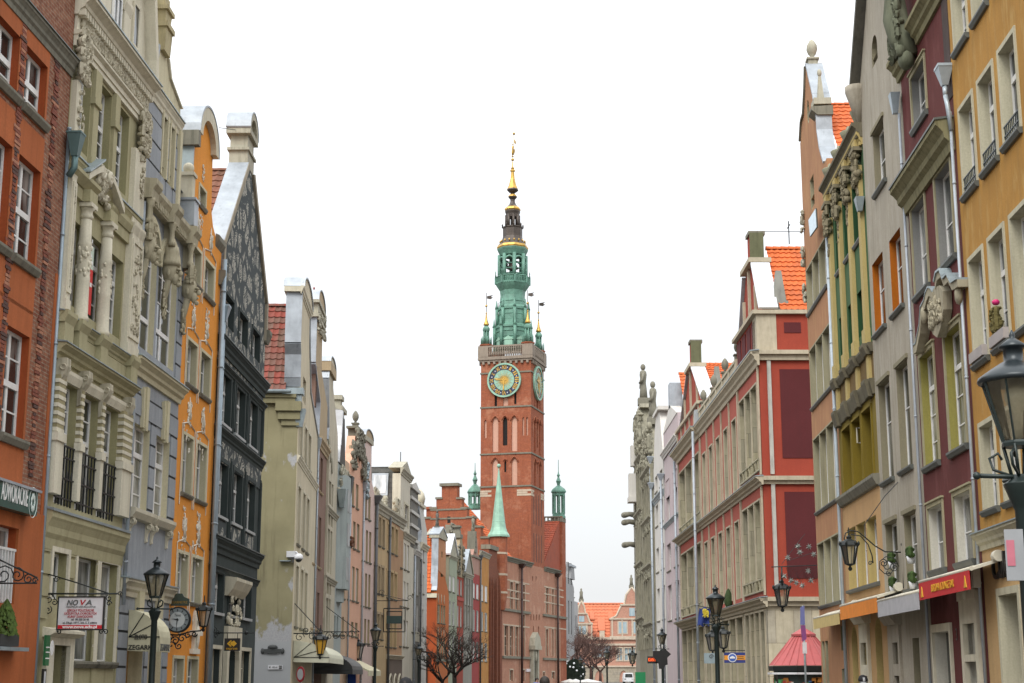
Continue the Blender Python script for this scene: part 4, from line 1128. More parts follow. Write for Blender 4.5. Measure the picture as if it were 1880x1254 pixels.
pk=mix(nt,ramp(nt,n3,.3,.7),(.30,.31,.33),(.42,.42,.42))
c=mix(nt,ramp(nt,ad.outputs[0],.595,.625),c,pk);c=mix(nt,gt.outputs[0],c,(.35,.365,.375))
nt.links.new(c,bb.inputs['Base Color']);bb.inputs['Roughness'].default_value=.92;bump(nt,bb,n1,.4,.02)
m_c6=plaster('cream_stone_render',(.58,.52,.38),.10,.35,(.20,.17,.11),seed=15.)
ze6=L6.side(545,722,0)[1];yE=L6.side(470,722,0)[0]
r6=L6.side(500,562,0)
cols6=[(547,552,900),(556,560.5,910),(563,567.5,920)]
w6=grid(L6,cols6,[(547,891,1000),(544,1038,1151),(553.5,771,842)])
xs6=[L6.X(553,550),L6.X(566,550)]
zk=L6.Z(541,705);ztp=L6.Z(556,545);zt6=L6.Z(560,516)
xsh=.05
gap6=[(0,0),(W6,0),(W6,zk-2.5),(W6-.15,zk-2.2),(W6*.62+1.2,ztp-2),(W6*.62+.9,ztp),(W6*.38-.9,ztp),(W6*.38-1.3,ztp-3.0),(.45,zk+1.2),(.05,zk),(0,zk)]
xc6=L6.X(566,530);hw=2.4
xcl=L6.X(553,552);xcr=L6.X(569,560)
gap6=[(0,0),(W6,0),(W6,zk-.3),(min(W6-.2,xcr+1.5),zk+1.0),(xcr+.2,ztp-1.2),(xcr,ztp),(xcl,ztp),(xcl-.12,ztp-2.2),(xcl*.55,zk+1.6),(xcl*.25,zk+.6),(.12,zk+.3),(0,zk)]
up6=L6.rect(557,690,561,745)
L6.wall(gap6,w6+[up6],m_c6,m_c6,.3,back=.55)
fill(L6,w6,y=.16,rows=(.7,.35),panes=(PANE_L,PANE),sur=(.14,.03),surm=CREAM);L6.window(up6,.15,1,(),.05)
MB().add([(-.01,.02,0),(-.01,14,0),(-.01,14,ze6),(-.01,.02,ze6)],[(0,1,2,3)]).build('side_wall',m_ovp,L6.root)
L6.part(MB().add([(W6,.5,0),(W6,14,0),(W6,14,ze6),(W6,.5,ze6),(-.01,14,0),(-.01,14,ze6)],[(0,1,2,3),(4,1,2,5)]),'rear_wall',m_ov)
xr6=(xcl+xcr)/2+.3;zr6=L6.side(505,562,xr6)[1]
tl_rd=tiles('red_roof_tiles',(.25,.058,.042),(.16,.085,.065),(.13,.095,.07))
L6.tile_roof((-.25,14,ze6+.05),(-.25,.55,ze6+.05),(xr6,14,zr6),tl_rd,tw=.26,th=.33,amp=.045)
L6.tile_roof((W6+.2,.55,ze6-.3),(W6+.2,14,ze6-.3),(xr6,.55,zr6),tl_rd,tw=.26,th=.33,amp=.045)
L6.part(MB().plan([(-.20,.15),(-.20,14),(0,14),(0,.15)],ze6-.45,ze6-.22).plan([(-.26,.1),(-.26,14),(0,14),(0,.1)],ze6-.22,ze6-.08),'eaves_moulding',m_ov)
L6.part(MB().tube([(-.36,.3,ze6+.02),(-.36,14,ze6+.02)],.085,8),'gutter',ZINC_D)
m=MB();zz=L6.side(548,760,0)[1]
m.box(-.28,.35,-.12,.95,zz+.1,zz+.5);m.box(-.18,.30,-.08,.85,zz-.25,zz+.1);m.box(-.10,.25,-.04,.7,zz-.5,zz-.25)
L6.part(m,'corner_corbel',m_ov)
L6.part(MB().taper(.05,-.05,zz-.55,zz+.2,.12,.12,.25,.25),'rain_hopper',ZINC_D)
coping(L6,[(.05,zk+.3),(xcl*.22,zk+.65),(xcl*.52,zk+1.65),(xcl-.15,ztp-2.2),(xcl-.03,ztp)],ZINC,.10,-.06,.62,'zinc_capping')
coping(L6,[(xcr+.05,ztp),(xcr+.25,ztp-1.2),(min(W6-.2,xcr+1.5),zk+1.0),(W6,zk-.3)],ZINC,.10,-.06,.62,'zinc_capping')
L6.part(MB().box(-.12,.5,-.18,.7,zk-.05,zk+.22).box(-.04,.35,-.1,.62,zk-.75,zk-.05),'kneeler',ZINC_D)
L6.cornice(xcl-.35,xcr+.35,ztp+.25,.35,.14,CREAM,'gable_cornice')
L6.part(MB().box(xcl-.3,xcr+.3,-.08,.7,ztp+.0,ztp+.22),'gable_block',CREAM)
half_round(L6,(xcl+xcr)/2,(xcr-xcl)/2+.15,ztp+.25,zt6-ztp-.2,-.16,.75,ZINC,.08,'zinc_gable_top',inner=m_c6)
L6.cornice(0,W6,L6.Z(566,860,.1),.3,.12,CREAM)
# brown house
P_=L6.far(W6);L7=House('brown_house','narrow dull brown house with three close windows to each floor and a volute gable',P_,870);W7=L7.X(590)
m_b7=plaster('dull_brown_render',(.235,.15,.115),.10,.25,(.09,.06,.05),seed=17.);m_c7=plaster('sand_render',(.42,.33,.21),.1,.35,(.18,.13,.08),seed=18.)
c7=[(576,580,880),(582.3,586.3,880),(588,592,880)]
w7=grid(L7,c7,[(577.5,822,891),(575,936.6,1034.6),(572.7,1082,1153)])
zc7=L7.Z(600.6,815.6,.2);zt7=L7.Z(590,604)
xl7,xr7=L7.X(579,650),L7.X(591,650)
L7.wall(R4(0,W7,0,zc7),w7,m_b7,m_b7,.3)
fill(L7,w7,plain('dark_brown_frame',(.05,.03,.025),.5),(PANE_D,),.17,2,(.66,),sillm=m_c7)
L7.cornice(-.02,W7,zc7,.5,.22,m_c7)
g7=[(.2,zc7),(W7-.2,zc7),(W7-.3,zc7+2.2),(xr7+.1,zc7+3.4),(xr7,zt7),(xl7,zt7),(xl7-.1,zc7+3.2),(.5,zc7+1.8)]
sl7=(xl7+.5,xl7+1.0,zc7+1.2,zc7+3.2)
L7.wall(g7,[sl7],m_c7,m_b7,.3,'gable',back=.6);L7.window(sl7,.2,1,(),.05,pane=PANE_D)
coping(L7,[(.2,zc7+.1),(.45,zc7+1.8),(xl7-.15,zc7+3.2),(xl7-.04,zt7)],ZINC,.10,-.05,.7,'zinc_capping')
m=MB();m.box(xl7-.3,xr7+.3,-.14,.75,zt7,zt7+.18);m.box(xl7-.1,xr7+.1,-.08,.7,zt7+.18,zt7+.7);m.box(xl7-.3,xr7+.35,-.16,.78,zt7+.7,zt7+.85)
m.relief(xl7-.2,xr7+.3,zt7-.6,zt7+.6,-.1,.1,30,.2,seed=201)
L7.part(m,'scrolled_cornice',SANDST)
half_round(L7,(xl7+xr7)/2,(xr7-xl7)/2+.2,zt7+.85,L7.Z(592,548)-zt7-.85,-.14,.8,ZINC,.07,'zinc_gable_top',inner=m_c7)
L7.part(MB().tube([((xl7+xr7)/2,.3,L7.Z(592,548)),((xl7+xr7)/2,.3,L7.Z(592,538))],.03,5).ball(((xl7+xr7)/2-.1,.3,L7.Z(592,541)),.2,.05,.12,6,4),'weathercock',plain('dull_red_metal',(.25,.04,.04),.5))
L7.body(0,W7,zc7,12,m_b7);L7.pipe(.05,.4,zc7-.6,.045,-.05,PIPE,True)
L7.part(MB().prism([(0,zc7-.2),(W7,zc7-.2),(W7/2,zc7+4.5)],.6,12),'roof',tl_rd)
# worn cream house
P_=L7.far(W7);L8=House('worn_cream_house','worn cream house with a band of grey panes and a stained gable with zinc slope',P_,900);W8=L8.X(611)
m_c8=plaster('worn_cream_render',(.52,.48,.37),.14,.5,(.17,.15,.11),(.55,.53,.46),patch=.4,seed=19.)
c8=[(596.6,600.6,980),(602,606,985),(607,610,990)]
zc8=L8.Z(613,939,.1);zt8=L8.Z(608,690)
w8=grid(L8,c8,[(596.6,872,916),(595,926,955),(594,962,1046),(593.4,1066,1086),(593,1094,1165)])
xl8,xr8=L8.X(603,700),L8.X(612,700);zg8=L8.Z(600,800)
g8=[(0,0),(W8,0),(W8,zg8-.6),(W8-.3,zg8+.8),(xr8+.1,zg8+3),(xr8,zt8),(xl8,zt8),(xl8-.15,zg8+3),(.5,zg8+.5),(0,zg8-.2)]
L8.wall(g8,w8,m_c8,m_c8,.3,back=.6)
fill(L8,w8,CREAM,(PANE_L,PANE),.14,2,(.6,),sill=None)
coping(L8,[(0,zg8-.2),(.45,zg8+.5),(xl8-.2,zg8+3),(xl8-.04,zt8)],ZINC,.10,-.06,.75,'zinc_capping')
L8.part(MB().box(xl8-.25,xr8+.3,-.14,.75,zt8,zt8+.5),'gable_block',m_c7)
half_round(L8,(xl8+xr8)/2,(xr8-xl8)/2+.2,zt8+.5,L8.Z(608,658)-zt8-.5,-.14,.8,ZINC,.07,'zinc_gable_top',inner=m_c8)
L8.cornice(0,W8,zc8,.3,.16,SANDST);L8.cornice(0,W8,L8.Z(611,1063,.1),.3,.16,SANDST)
m=MB()
for k in range(3):
 xx,zz=L8.X(603+k*3,815+k*20),L8.Z(603+k*3,815+k*20);m.ball((xx,-.04,zz),.28,.06,.45,8,5)
L8.part(m,'cartouche',SANDST)
L8.body(0,W8,zg8-.8,12,m_c8);L8.part(MB().prism([(0,zg8-.8),(W8,zg8-.8),(W8/2,zg8+4)],.6,12),'roof',tl_rd)
L8.part(MB().box(.02,.3,-.12,0,4.5,zg8-.4),'edge_pilaster',m_c8)
# blue grey house with a bay
P_=L8.far(W8);L9=House('bay_window_house','narrow blue-green house with a hanging bay window and a dark gable capped in white metal',P_,1000);W9=L9.X(624)
m_b9=plaster('blue_green_render',(.37,.42,.41),.1,.35,(.13,.14,.13),seed=20.);m_k9=plaster('dark_grey_gable',(.10,.095,.085),.2,.4,(.03,.03,.03),seed=21.)
zt9=L9.Z(622,850);ztt=L9.Z(630,752)
w9=grid(L9,[(613.5,617,1100),(619,622,1100)],[(614,1130,1165)])
L9.wall([(0,0),(W9,0),(W9,zt9)]+[(W9*.86,zt9+1.6),(W9*.76,ztt-.2),(W9*.34,ztt-.2),(W9*.2,zt9+1.6),(0,zt9)],w9,m_b9,m_b9,.3,back=.6);fill(L9,w9)
L9.part(MB().prism([(W9*.05,zt9),(W9*.95,zt9),(W9*.82,zt9+1.6),(W9*.72,ztt-.5),(W9*.38,ztt-.5),(W9*.24,zt9+1.6)],-.06,0),'dark_gable_panel',m_k9)
bz0,bz1=L9.Z(620,1082),L9.Z(618,868)
m=MB();m.plan([(.35,0),(.75,-.48),(W9-.75,-.48),(W9-.35,0)],bz0,bz1);m.plan([(.6,0),(1.0,-.25),(W9-1.0,-.25),(W9-.6,0)],bz0-.7,bz0)
ba=L9.part(m,'bay',m_b9)
for zf in(.08,.38,.68):
 z0_=bz0+(bz1-bz0)*zf;z1_=z0_+(bz1-bz0)*.2
 MB().box(.85,W9-.85,-.50,-.47,z0_,z1_).build('bay_window',pane_mat('bay_glass',(.10,.11,.11),(.42,.44,.44),.5,.35),ba)
L9.part(MB().prof([(-.05,ztt-2.4),(.9,ztt-2.1),(.9,ztt+.1),(-.14,ztt-.25)],W9*.3-.3,W9*.3+.0),'white_metal_capping',plain('white_metal',(.62,.64,.67),.4,.1))
coping(L9,[(W9*.02,zt9),(W9*.2,zt9+1.6),(W9*.30,ztt+.0)],plain('white_metal',(.62,.64,.67),.4,.1),.10,-.1,1.0,'white_metal_capping')
L9.part(MB().box(W9*.3-.3,W9*.8+.2,-.12,.8,ztt-.2,ztt+.05).box(W9*.42,W9*.68,.1,.6,ztt+.05,ztt+.5).box(W9*.38,W9*.72,0,.7,ztt+.5,ztt+.75),'gable_block',SANDST)
m=MB();m.relief(0,W9,zt9-1.8,zt9-.1,-.1,.15,40,.25,seed=220);L9.part(m,'carved_frieze',SANDST)
L9.body(0,W9,zt9-.5,12,m_k9);L9.part(MB().taper(.3,-.25,zt9-2.5,zt9-1.5,.15,.12,.4,.25),'rain_hopper',ZINC_D)
L9.part(MB().prism([(0,zt9-.5),(W9,zt9-.5),(W9/2,ztt-.4)],.6,12),'roof',tl_br)
# narrow peach house
P_=L9.far(W9);L10=House('narrow_peach_house','very narrow peach house two windows wide next to the blue-green bay',P_,1050);W10=L10.X(635)
m_p10=plaster('peach_render',(.56,.41,.29),.1,.3,(.22,.14,.09),seed=23.)
c10=[(627.7,631,950),(632.5,635.7,950)]
w10=grid(L10,c10,[(629,942,1007),(628,1031.5,1098),(627,1132,1165)])
z10=L10.Z(632,842);q10=L10.rect(630,882,634.5,914)
L10.wall([(0,0),(W10,0),(W10,z10-1.2),(W10*.8,z10),(W10*.2,z10),(0,z10-1.2)],w10+[q10],m_p10,m_c7,.3,back=.5);fill(L10,w10+[q10],CREAM,(PANE,),.14,1)
L10.body(0,W10,z10-1.2,12,m_p10);L10.part(MB().taper(.2,-.2,z10-2.4,z10-1.0,.15,.12,.42,.3),'rain_hopper',plain('dark_lead',(.05,.055,.055),.6))
L10.pipe(W10-.05,.3,z10-1.5,.05,-.08,PIPE)
L10.cornice(-.02,W10,L10.Z(633,862,.1),.3,.12,SANDST)
# pink house with the pine cone
P_=L10.far(W10);L11=House('pink_house','salmon pink house crowned by a dark stone pine cone finial',P_,1115);W11=L11.X(660)
m_p11=plaster('salmon_render',(.68,.41,.29),.07,.14,(.35,.19,.12),seed=24.)
w11=grid(L11,[(640.5,645,960),(648.5,653,960),(655.6,660.2,960)],[(640.5,951.7,1002),(639,1036,1100),(637,1140,1166)])
w11b=grid(L11,[(644.5,650,900),(653.6,658,905)],[(644.5,880.7,926)])
zg11=L11.Z(663,862);q11=L11.rect(650,817,655.6,856);zt11=L11.Z(652,800)
W=W11
L11.wall([(0,0),(W,0),(W,zg11-.5),(W*.85,zg11+.3),(W*.78,zt11),(W*.30,zt11),(W*.2,zg11+.6),(0,zg11-.2)],w11+w11b+[q11],m_p11,m_c7,.3,back=.5)
fill(L11,w11+w11b+[q11],WHITE,(PANE_L,PANE,PANE_L),.13,2)
m=MB()
for i,q in enumerate(w11[3:6]):L11.part(MB().box(q[0]+.03,q[1]-.03,.11,.125,q[2]+.05,q[3]-.05),'drawn_blind',plain('white_blind',(.62,.60,.58),.8))
m=MB();m.box(W*.36,W*.72,-.1,.5,zt11,zt11+.5);m.relief(W*.25,W*.8,zt11-1.2,zt11+.4,-.12,.16,46,.3,seed=230);m.relief(.0,W*.3,zg11-.4,zg11+1.2,-.1,.14,24,.25,seed=231);m.relief(W*.75,W,zg11-.6,zg11+.9,-.1,.14,24,.25,seed=232);m.box(W*.3,W*.78,-.16,.56,zt11+.5,zt11+.62)
L11.part(m,'carved_gable_top',stone('dark_carved_stone',(.20,.19,.15),None,.6));finial(L11,W*.54,.2,zt11+.62,(L11.Z(652,746)-zt11-.62)/2,stone('dark_carved_stone',(.20,.19,.15)),'pine_cone_finial')
L11.body(0,W,zg11-.6,12,m_p11);L11.pipe(W-.03,.3,zg11-1.2,.06,-.08,PIPE,True)
fb=MB().box(w11[0][0]-.05,w11[0][1]+.05,-.22,-.02,w11[0][2]-.02,w11[0][2]+.16).relief(w11[0][0]-.1,w11[0][1]+.1,w11[0][2]+.15,w11[0][2]+.5,-.12,.12,22,.12,seed=233);L11.part(fb,'window_box',plain('withered_plants',(.14,.06,.03),.9))
# pale pink house
P_=L11.far(W11);L12=House('pale_pink_house','pale pink house with a rounded zinc capped gable beyond the pine cone',P_,1190);W12=L12.X(683);W=W12
m_p12=plaster('pale_pink_render',(.64,.50,.45),.06,.16,(.3,.22,.18),seed=26.)
w12=grid(L12,[(665,669,980),(672,675.6,985),(678,681.6,985)],[(665,969,1028),(664.5,1050,1112),(664,1135,1180)])+grid(L12,[(670,674,910),(676,680.5,915)],[(670,906,950)])
q12=L12.rect(674,846,677.4,884);zt12=L12.Z(675,812);zg12=L12.Z(684,893);x0,x1=L12.X(669,830),L12.X(682,840)
L12.wall([(0,0),(W,0),(W,zg12-.6),(x1+.1,zg12+.4),(x1,zt12),(x0,zt12),(x0-.1,zg12+1.0),(0,zg12-.2)],w12+[q12],m_p12,m_c7,.3,back=.5);fill(L12,w12+[q12],WHITE,(PANE,PANE_D),.14,2,(.45,))
coping(L12,[(0,zg12-.2),(x0-.15,zg12+1),(x0-.04,zt12)],ZINC,.1,-.05,.9,'zinc_capping')
L12.part(MB().box(x0-.2,x1+.2,-.1,.8,zt12,zt12+.3),'gable_block',SANDST);half_round(L12,(x0+x1)/2,(x1-x0)/2+.1,zt12+.3,L12.Z(676,790)-zt12-.3,-.12,.9,ZINC,.07,'zinc_gable_top',inner=m_c7)
L12.body(0,W,zg12-.6,12,m_p12);m=MB();m.relief(0,.9,zg12-1.0,zg12+1.2,-.1,.16,22,.25,seed=240);L12.part(m,'stone_scroll',ZINC_D)
L12.pipe(W-.05,.3,zg12-1.0,.10,-.14,plain('dark_downpipe',(.09,.095,.10),.5),True)
# tan and brown houses under one roof line
def flat_house(name,label,p,vp,u1,mat,rev,cols,rows,ctop,**k):
 h=House(name,label,p,vp);w=h.X(u1);zc=h.Z(*ctop,.25)
 wn=grid(h,cols,rows)
 h.wall(R4(0,w,0,zc),wn,mat,rev,.3);fill(h,wn,CREAM,(PANE,PANE_L),.15,2,(.6,),sur=(.16,.04),surm=rev)
 h.cornice(-.02,w+.02,zc,.7,.28,SANDST);h.body(0,w,zc,12,mat)
 return h,w,zc
m_t13=plaster('tan_render',(.52,.39,.22),.1,.3,(.2,.14,.08),seed=27.);m_t14=plaster('brown_ochre_render',(.44,.275,.16),.1,.3,(.16,.1,.06),seed=28.)
L13,W13,zc13=flat_house('tan_house','tan house with heavy stone eaves beside the pale pink house',L12.far(W12),1170,709,m_t13,m_c7,[(688.7,693,970),(695,698.8,975),(701.7,705.7,975)],[(689,945,998),(688.5,1036.7,1088),(688,1126,1172)],(706,926))
L14,W14,zc14=flat_house('brown_ochre_house','brown ochre house with stone eaves and pointed shop arches',L13.far(W13),1170,737,m_t14,m_t13,[(711,714.6,985),(718,722.5,985),(725.3,729.6,990)],[(711,962,1011),(710.5,1047.5,1096),(710,1138,1187)],(739,948))
L13.pipe(W13-.05,.3,zc13-.5,.09,-.12,plain('dark_downpipe',(.09,.095,.10)),False)
m=MB();m.relief(.2,W13-.2,zc13,zc13+.9,.2,.2,22,.35,seed=250);L13.part(m,'eaves_scroll',SANDST)
m=MB();m.relief(W14*.55,W14-.2,zc14,zc14+1.2,.2,.22,24,.4,seed=251);L14.part(m,'eaves_scroll',SANDST)
zsh14=L14.Z(735,1203,.2);L14.cornice(-.1,W14,zsh14,.3,.25,CREAM,'shop_cornice');L14.part(MB().box(.1,W14-.05,-.05,0,.1,zsh14-.28),'shop_front',plaster('grey_brown_shop',(.17,.135,.11),seed=29.))
m=MB()
for k in range(3):
 a=.5+k*(W14-.7)/3;b=a+(W14-.7)/3-.35
 m.cut();m.prism(arch(a,b,.1,zsh14-1.3,1.0,10,True),-.07,-.045)
L14.part(m,'shop_window',pane_mat('warm_shop_glass',(.10,.08,.05),(.38,.32,.22),.5))
m=MB()
for k in range(3):
 a=.5+k*(W14-.7)/3;b=a+(W14-.7)/3-.35
 pts=arch(a,b,.1,zsh14-1.3,1.0,10,True)[2:];m.cut();m.tube([(x,-.09,z)for x,z in pts],.07,5)
L14.part(m,'arch_moulding',CREAM)
# cream house with slate roof
P_=L14.far(W14);L15=House('slate_roof_house','cream house with a pedimented gable and a grey slate roof with one skylight',P_,1150);W15=L15.X(757);W=W15
m_c15=plaster('pale_cream_render',(.60,.57,.47),.08,.3,(.24,.21,.15),seed=30.)
w15=grid(L15,[(735.4,739,1010),(742,745.4,1015),(747.6,751,1015)],[(735.4,993,1041.7),(735.4,1064.7,1112),(735,1137,1186)])
zc15=L15.Z(759,984,.2);zt15=L15.Z(744,876);x0,x1=L15.X(735.5,900),L15.X(753,910);q15=L15.rect(742.5,925,748.5,970)
L15.wall(R4(0,W,0,zc15),w15,m_c15,m_c15,.3);fill(L15,w15,WHITE,(PANE_L,),.1,2)
m=MB()
for q in w15:L15.part(MB().box(q[0]+.03,q[1]-.03,.08,.095,q[2]+.05,q[3]-.05),'drawn_blind',plain('white_blind',(.62,.60,.58),.8))
L15.cornice(-.02,W,zc15,.5,.22,SANDST)
L15.wall(R4(x0,x1,zc15,zt15),[q15],m_c15,m_c15,.3,'gable',back=.6);L15.window(q15,.1,2,(.6,),sur=(.15,.06),sur_mat=CREAM)
L15.cornice(x0-.3,x1+.3,zt15+.4,.5,.25,SANDST,'pediment_cornice')
L15.part(MB().prism([(x0-.2,zt15+.4),(x1+.2,zt15+.4),((x0+x1)/2,L15.Z(744,846))],-.1,.9),'pediment',SANDST)
L15.part(MB().tube([((x0+x1)/2,.4,L15.Z(744,846)),((x0+x1)/2,.4,L15.Z(742,826))],.03,4),'rod',BLACK)
zr=L15.side(690,858,(x0+x1)/2)[1];sl=tiles('grey_slate_tiles',(.115,.112,.105),(.075,.073,.068),(.05,.06,.05),.5,.4)
y1r=L15.side(676,858,x0)[0]
ro=L15.tile_roof((-.3,14,zc15-.6),(-.3,.5,zc15-.6),((x0+x1)/2,14,zr),sl,'slate_roof',.5,.38,.02);L15.tile_roof((W+.3,.5,zc15-.6),(W+.3,14,zc15-.6),((x0+x1)/2,.5,zr),sl,'slate_roof',.5,.38,.02)
best=min((abs(L15.side(698,890,-.3+((x0+x1)/2+.3)*f)[1]-(zc15-.6+(zr-zc15+.6)*f)),f)for f in[k/60 for k in range(1,60)])
fx=best[1];xq=-.3+((x0+x1)/2+.3)*fx;zq=zc15-.6+(zr-zc15+.6)*fx;yk=L15.side(698,890,xq)[0]
sk=MB();ang=math.atan2(zr-zc15+.6,(x0+x1)/2+.3);M_=Matrix.Translation((xq,yk,zq))@Matrix.Rotation(-ang,4,'Y')
so=MB().box(-.85,.85,-.6,.6,.0,.18).build('skylight',ZINC,L15.root,mat=M_);MB().box(-.7,.7,-.46,.46,.19,.2).build('pane',pane_mat('bright_skylight_glass',(.3,.33,.35),(.7,.72,.74),.8,.1),so,mat=M_)
L15.body(0,W,zc15-.6,14,m_c15)
# grey house, white house
P_=L15.far(W15);L16=House('grey_house','dark grey house with white banded gable between the cream and the white house',P_,1150);W16=L16.X(769);W=W16
m_g16=plaster('dark_grey_render',(.19,.185,.165),.1,.25,(.08,.08,.07),seed=31.);m_w=plaster('off_white_render',(.58,.575,.54),.06,.3,(.3,.29,.26),seed=32.)
w16=grid(L16,[(757,759.3,1060),(761,763.2,1065),(765.5,767.6,1065)],[(757,1040,1090),(757,1108,1160)])
zc16=L16.Z(771,1012,.15);zt16=L16.Z(760,898);x0,x1=L16.X(754,920),L16.X(768,930)
L16.wall(R4(0,W,0,zc16),w16,m_g16,m_w,.3);fill(L16,w16,WHITE,(PANE_L,),.1,1)
L16.cornice(-.02,W,zc16,.4,.2,m_w);L16.part(MB().prism([(x0+.1,zc16),(x1,zc16),(x1-.2,zt16),(x0,zt16)],0,.8),'gable',m_g16)
m=MB()
for k in range(4):zz=zc16+(zt16-zc16)*(k+.5)/4.4;m.box(x0-.08,x1+.06,-.12,.9,zz,zz+.22)
m.box(x0-.2,x1+.2,-.15,1.0,zt16-.1,zt16+.15);m.prism([(x0-.15,zt16+.15),(x1+.15,zt16+.15),((x0+x1)/2,L16.Z(760,884))],-.1,1.0)
L16.part(m,'white_gable_band',m_w);L16.body(0,W,zc16,12,m_g16)
m=MB();L16.part(MB().box(.1,W-.1,-.04,0,L16.Z(764,1178),L16.Z(764,1160)),'frieze_panel',SANDST)
L16.pipe(.05,.3,zc16-.5,.07,-.1,PIPE);L16.pipe(W-.06,.3,zc16-.5,.07,-.1,plain('dark_downpipe',(.09,.095,.10)))
P_=L16.far(W16);L17=House('white_house','narrow white house with a stone knob on its gable, last before the bright orange roof',P_,1150);W17=L17.X(782);W=W17
w17=grid(L17,[(771,773,1070),(776,778,1070)],[(771,1002,1028),(771,1053,1088),(771,1117,1160)])
zc17=L17.Z(783,1000,.15);zt17=L17.Z(772,930);x0,x1=L17.X(769.5,945),L17.X(778,950)
L17.wall(R4(0,W,0,zc17),w17,m_w,m_w,.3);fill(L17,w17,WHITE,(PANE,),.1,2,(.5,));L17.cornice(-.02,W,zc17,.5,.25,CREAM)
L17.part(MB().prism([(.1,zc17),(W-.1,zc17),(W-.4,zc17+1.2),(x1,zc17+2.4),(x1,zt17),(x0,zt17),(x0,zc17+2.4),(.3,zc17+1.0)],0,.6),'gable',m_w)
coping(L17,[(.1,zc17),(.3,zc17+1.0),(x0-.05,zc17+2.4),(x0-.03,zt17)],ZINC,.1,-.05,.8,'zinc_capping')
m=MB();cx=(x0+x1)/2;m.box(x0-.2,x1+.2,-.15,.8,zt17,zt17+.25);m.lathe(cx,.3,[(.5,zt17+.25),(.6,zt17+.7),(.5,zt17+1.1),(.25,zt17+1.4),(.05,zt17+1.5)],10);L17.part(m,'stone_finial',CREAM)
L17.body(0,W,zc17,12,m_w)
# houses before the town hall
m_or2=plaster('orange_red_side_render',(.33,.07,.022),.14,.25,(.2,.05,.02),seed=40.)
tl_or=tiles('orange_roof_tiles',(.60,.135,.035),(.50,.115,.03),(.36,.10,.04))
O1=House('orange_red_house','narrow orange-red house with a statue on its gable and a bare orange side wall',ground(800,150),1350);W=O1.X(823);WO1=W
m_o1=plaster('orange_red_front',(.52,.16,.05),.1,.2,(.25,.09,.04),seed=41.);m_sal=plaster('pale_orange_gable',(.52,.25,.13),.1,.25,(.25,.13,.08),seed=42.)
wO=grid(O1,[(803,807.5,1125),(809.6,812.6,1125),(814,817.3,1125)],[(803,1109,1143),(803,1170,1209)])
zc=O1.Z(800,1088);x0,x1=O1.X(804,1030),O1.X(818,1030);zt=O1.Z(810,990)
O1.wall([(0,0),(W,0),(W,zc),(W-.3,zc+.4),(x1,zc+1.6),(x1,zt),(x0,zt),(x0-.05,zc+2.6),(.2,zc+.5),(0,zc)],wO+[O1.rect(809,1049,813,1060),O1.rect(810,1012,812,1024)],m_o1,m_c7,.3,back=.6)
fill(O1,wO,CREAM,(PANE_L,),.1,1,(.6,));O1.part(MB().wall([(x0,zc+2.2),(x1,zc+1.7),(x1,zt-.02),(x0,zt-.02)],[O1.rect(810,1012,812,1024)],-.03,.03,0,0,.03),'gable_face',m_sal,fix=False)
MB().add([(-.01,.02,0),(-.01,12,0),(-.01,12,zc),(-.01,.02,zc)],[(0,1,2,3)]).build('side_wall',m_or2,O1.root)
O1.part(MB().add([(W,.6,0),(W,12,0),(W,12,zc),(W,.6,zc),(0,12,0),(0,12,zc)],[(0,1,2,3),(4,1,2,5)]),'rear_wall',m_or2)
O1.part(MB().box(-.25,0,-.05,12,zc-.45,zc-.05),'eaves_moulding',CREAM)
xm_=(x0+x1)/2;zr=O1.side(790,986,xm_)[1]
O1.tile_roof((-.3,12,zc),(-.3,.5,zc),(xm_,12,zr),tl_or,tw=.3,th=.4,amp=.05);O1.tile_roof((W+.2,.5,zc),(W+.2,12,zc),(xm_,.5,zr),tl_or,tw=.3,th=.4,amp=.05)
coping(O1,[(-.1,zc+.2),(.15,zc+.6),(x0-.1,zc+2.6),(x0-.03,zt)],ZINC,.12,-.05,.6,'zinc_capping')
m=MB();m.box(x0-.25,x1+.25,-.15,.85,zt,zt+.3);m.prism([(x0-.2,zt+.3),(x1+.2,zt+.3),(xm_,O1.Z(811,970))],-.12,1.2);O1.part(m,'pediment',SANDST)
O1.part(MB().prism([(x0-.3,zt+.3),(xm_,O1.Z(811,970)+.06),(x1+.3,zt+.3),(x1+.3,zt+.4),(xm_,O1.Z(811,970)+.18),(x0-.3,zt+.4)],-.18,.9),'zinc_cover',ZINC)
statue(O1,xm_,.5,O1.Z(811,971),(O1.Z(811,936)-O1.Z(811,971))/2.1,stone('dark_statue_stone',(.13,.125,.11),None,.5))
m=MB()
for k in range(3):
 for zz in(O1.Z(803,1098),O1.Z(803,1160)):m.ball((.9+k*1.5,-.02,zz),.22,.05,.5,8,5)
O1.part(m,'painted_ornament',plain('pale_ornament',(.45,.32,.22),.8))
O1.part(MB().box(0,W,-.08,0,O1.Z(803,1214),O1.Z(803,1210)),'string_course',SANDST)
O2=House('celadon_house','pale green house with a white roofed pediment, second after the bare orange side wall',O1.far(WO1),1350);W=O2.X(838);WO2=W
m_cel=plaster('celadon_render',(.36,.40,.30),.08,.3,(.18,.19,.13),seed=43.)
wO=grid(O2,[(824.5,828,1070),(831,834.6,1072)],[(824,1056,1085),(824,1103,1148),(824,1165,1215)])
zc=O2.Z(838,1026);O2.wall(R4(0,W,0,zc),wO,m_cel,m_w,.3);fill(O2,wO,WHITE,(PANE_L,),.07,1,(.5,));O2.body(0,W,zc,12,m_cel)
for q in wO[:2]:O2.part(MB().box(q[0]+.05,q[1]-.05,.05,.065,q[2]+.05,q[3]-.05),'drawn_blind',plain('white_blind',(.62,.60,.58),.8))
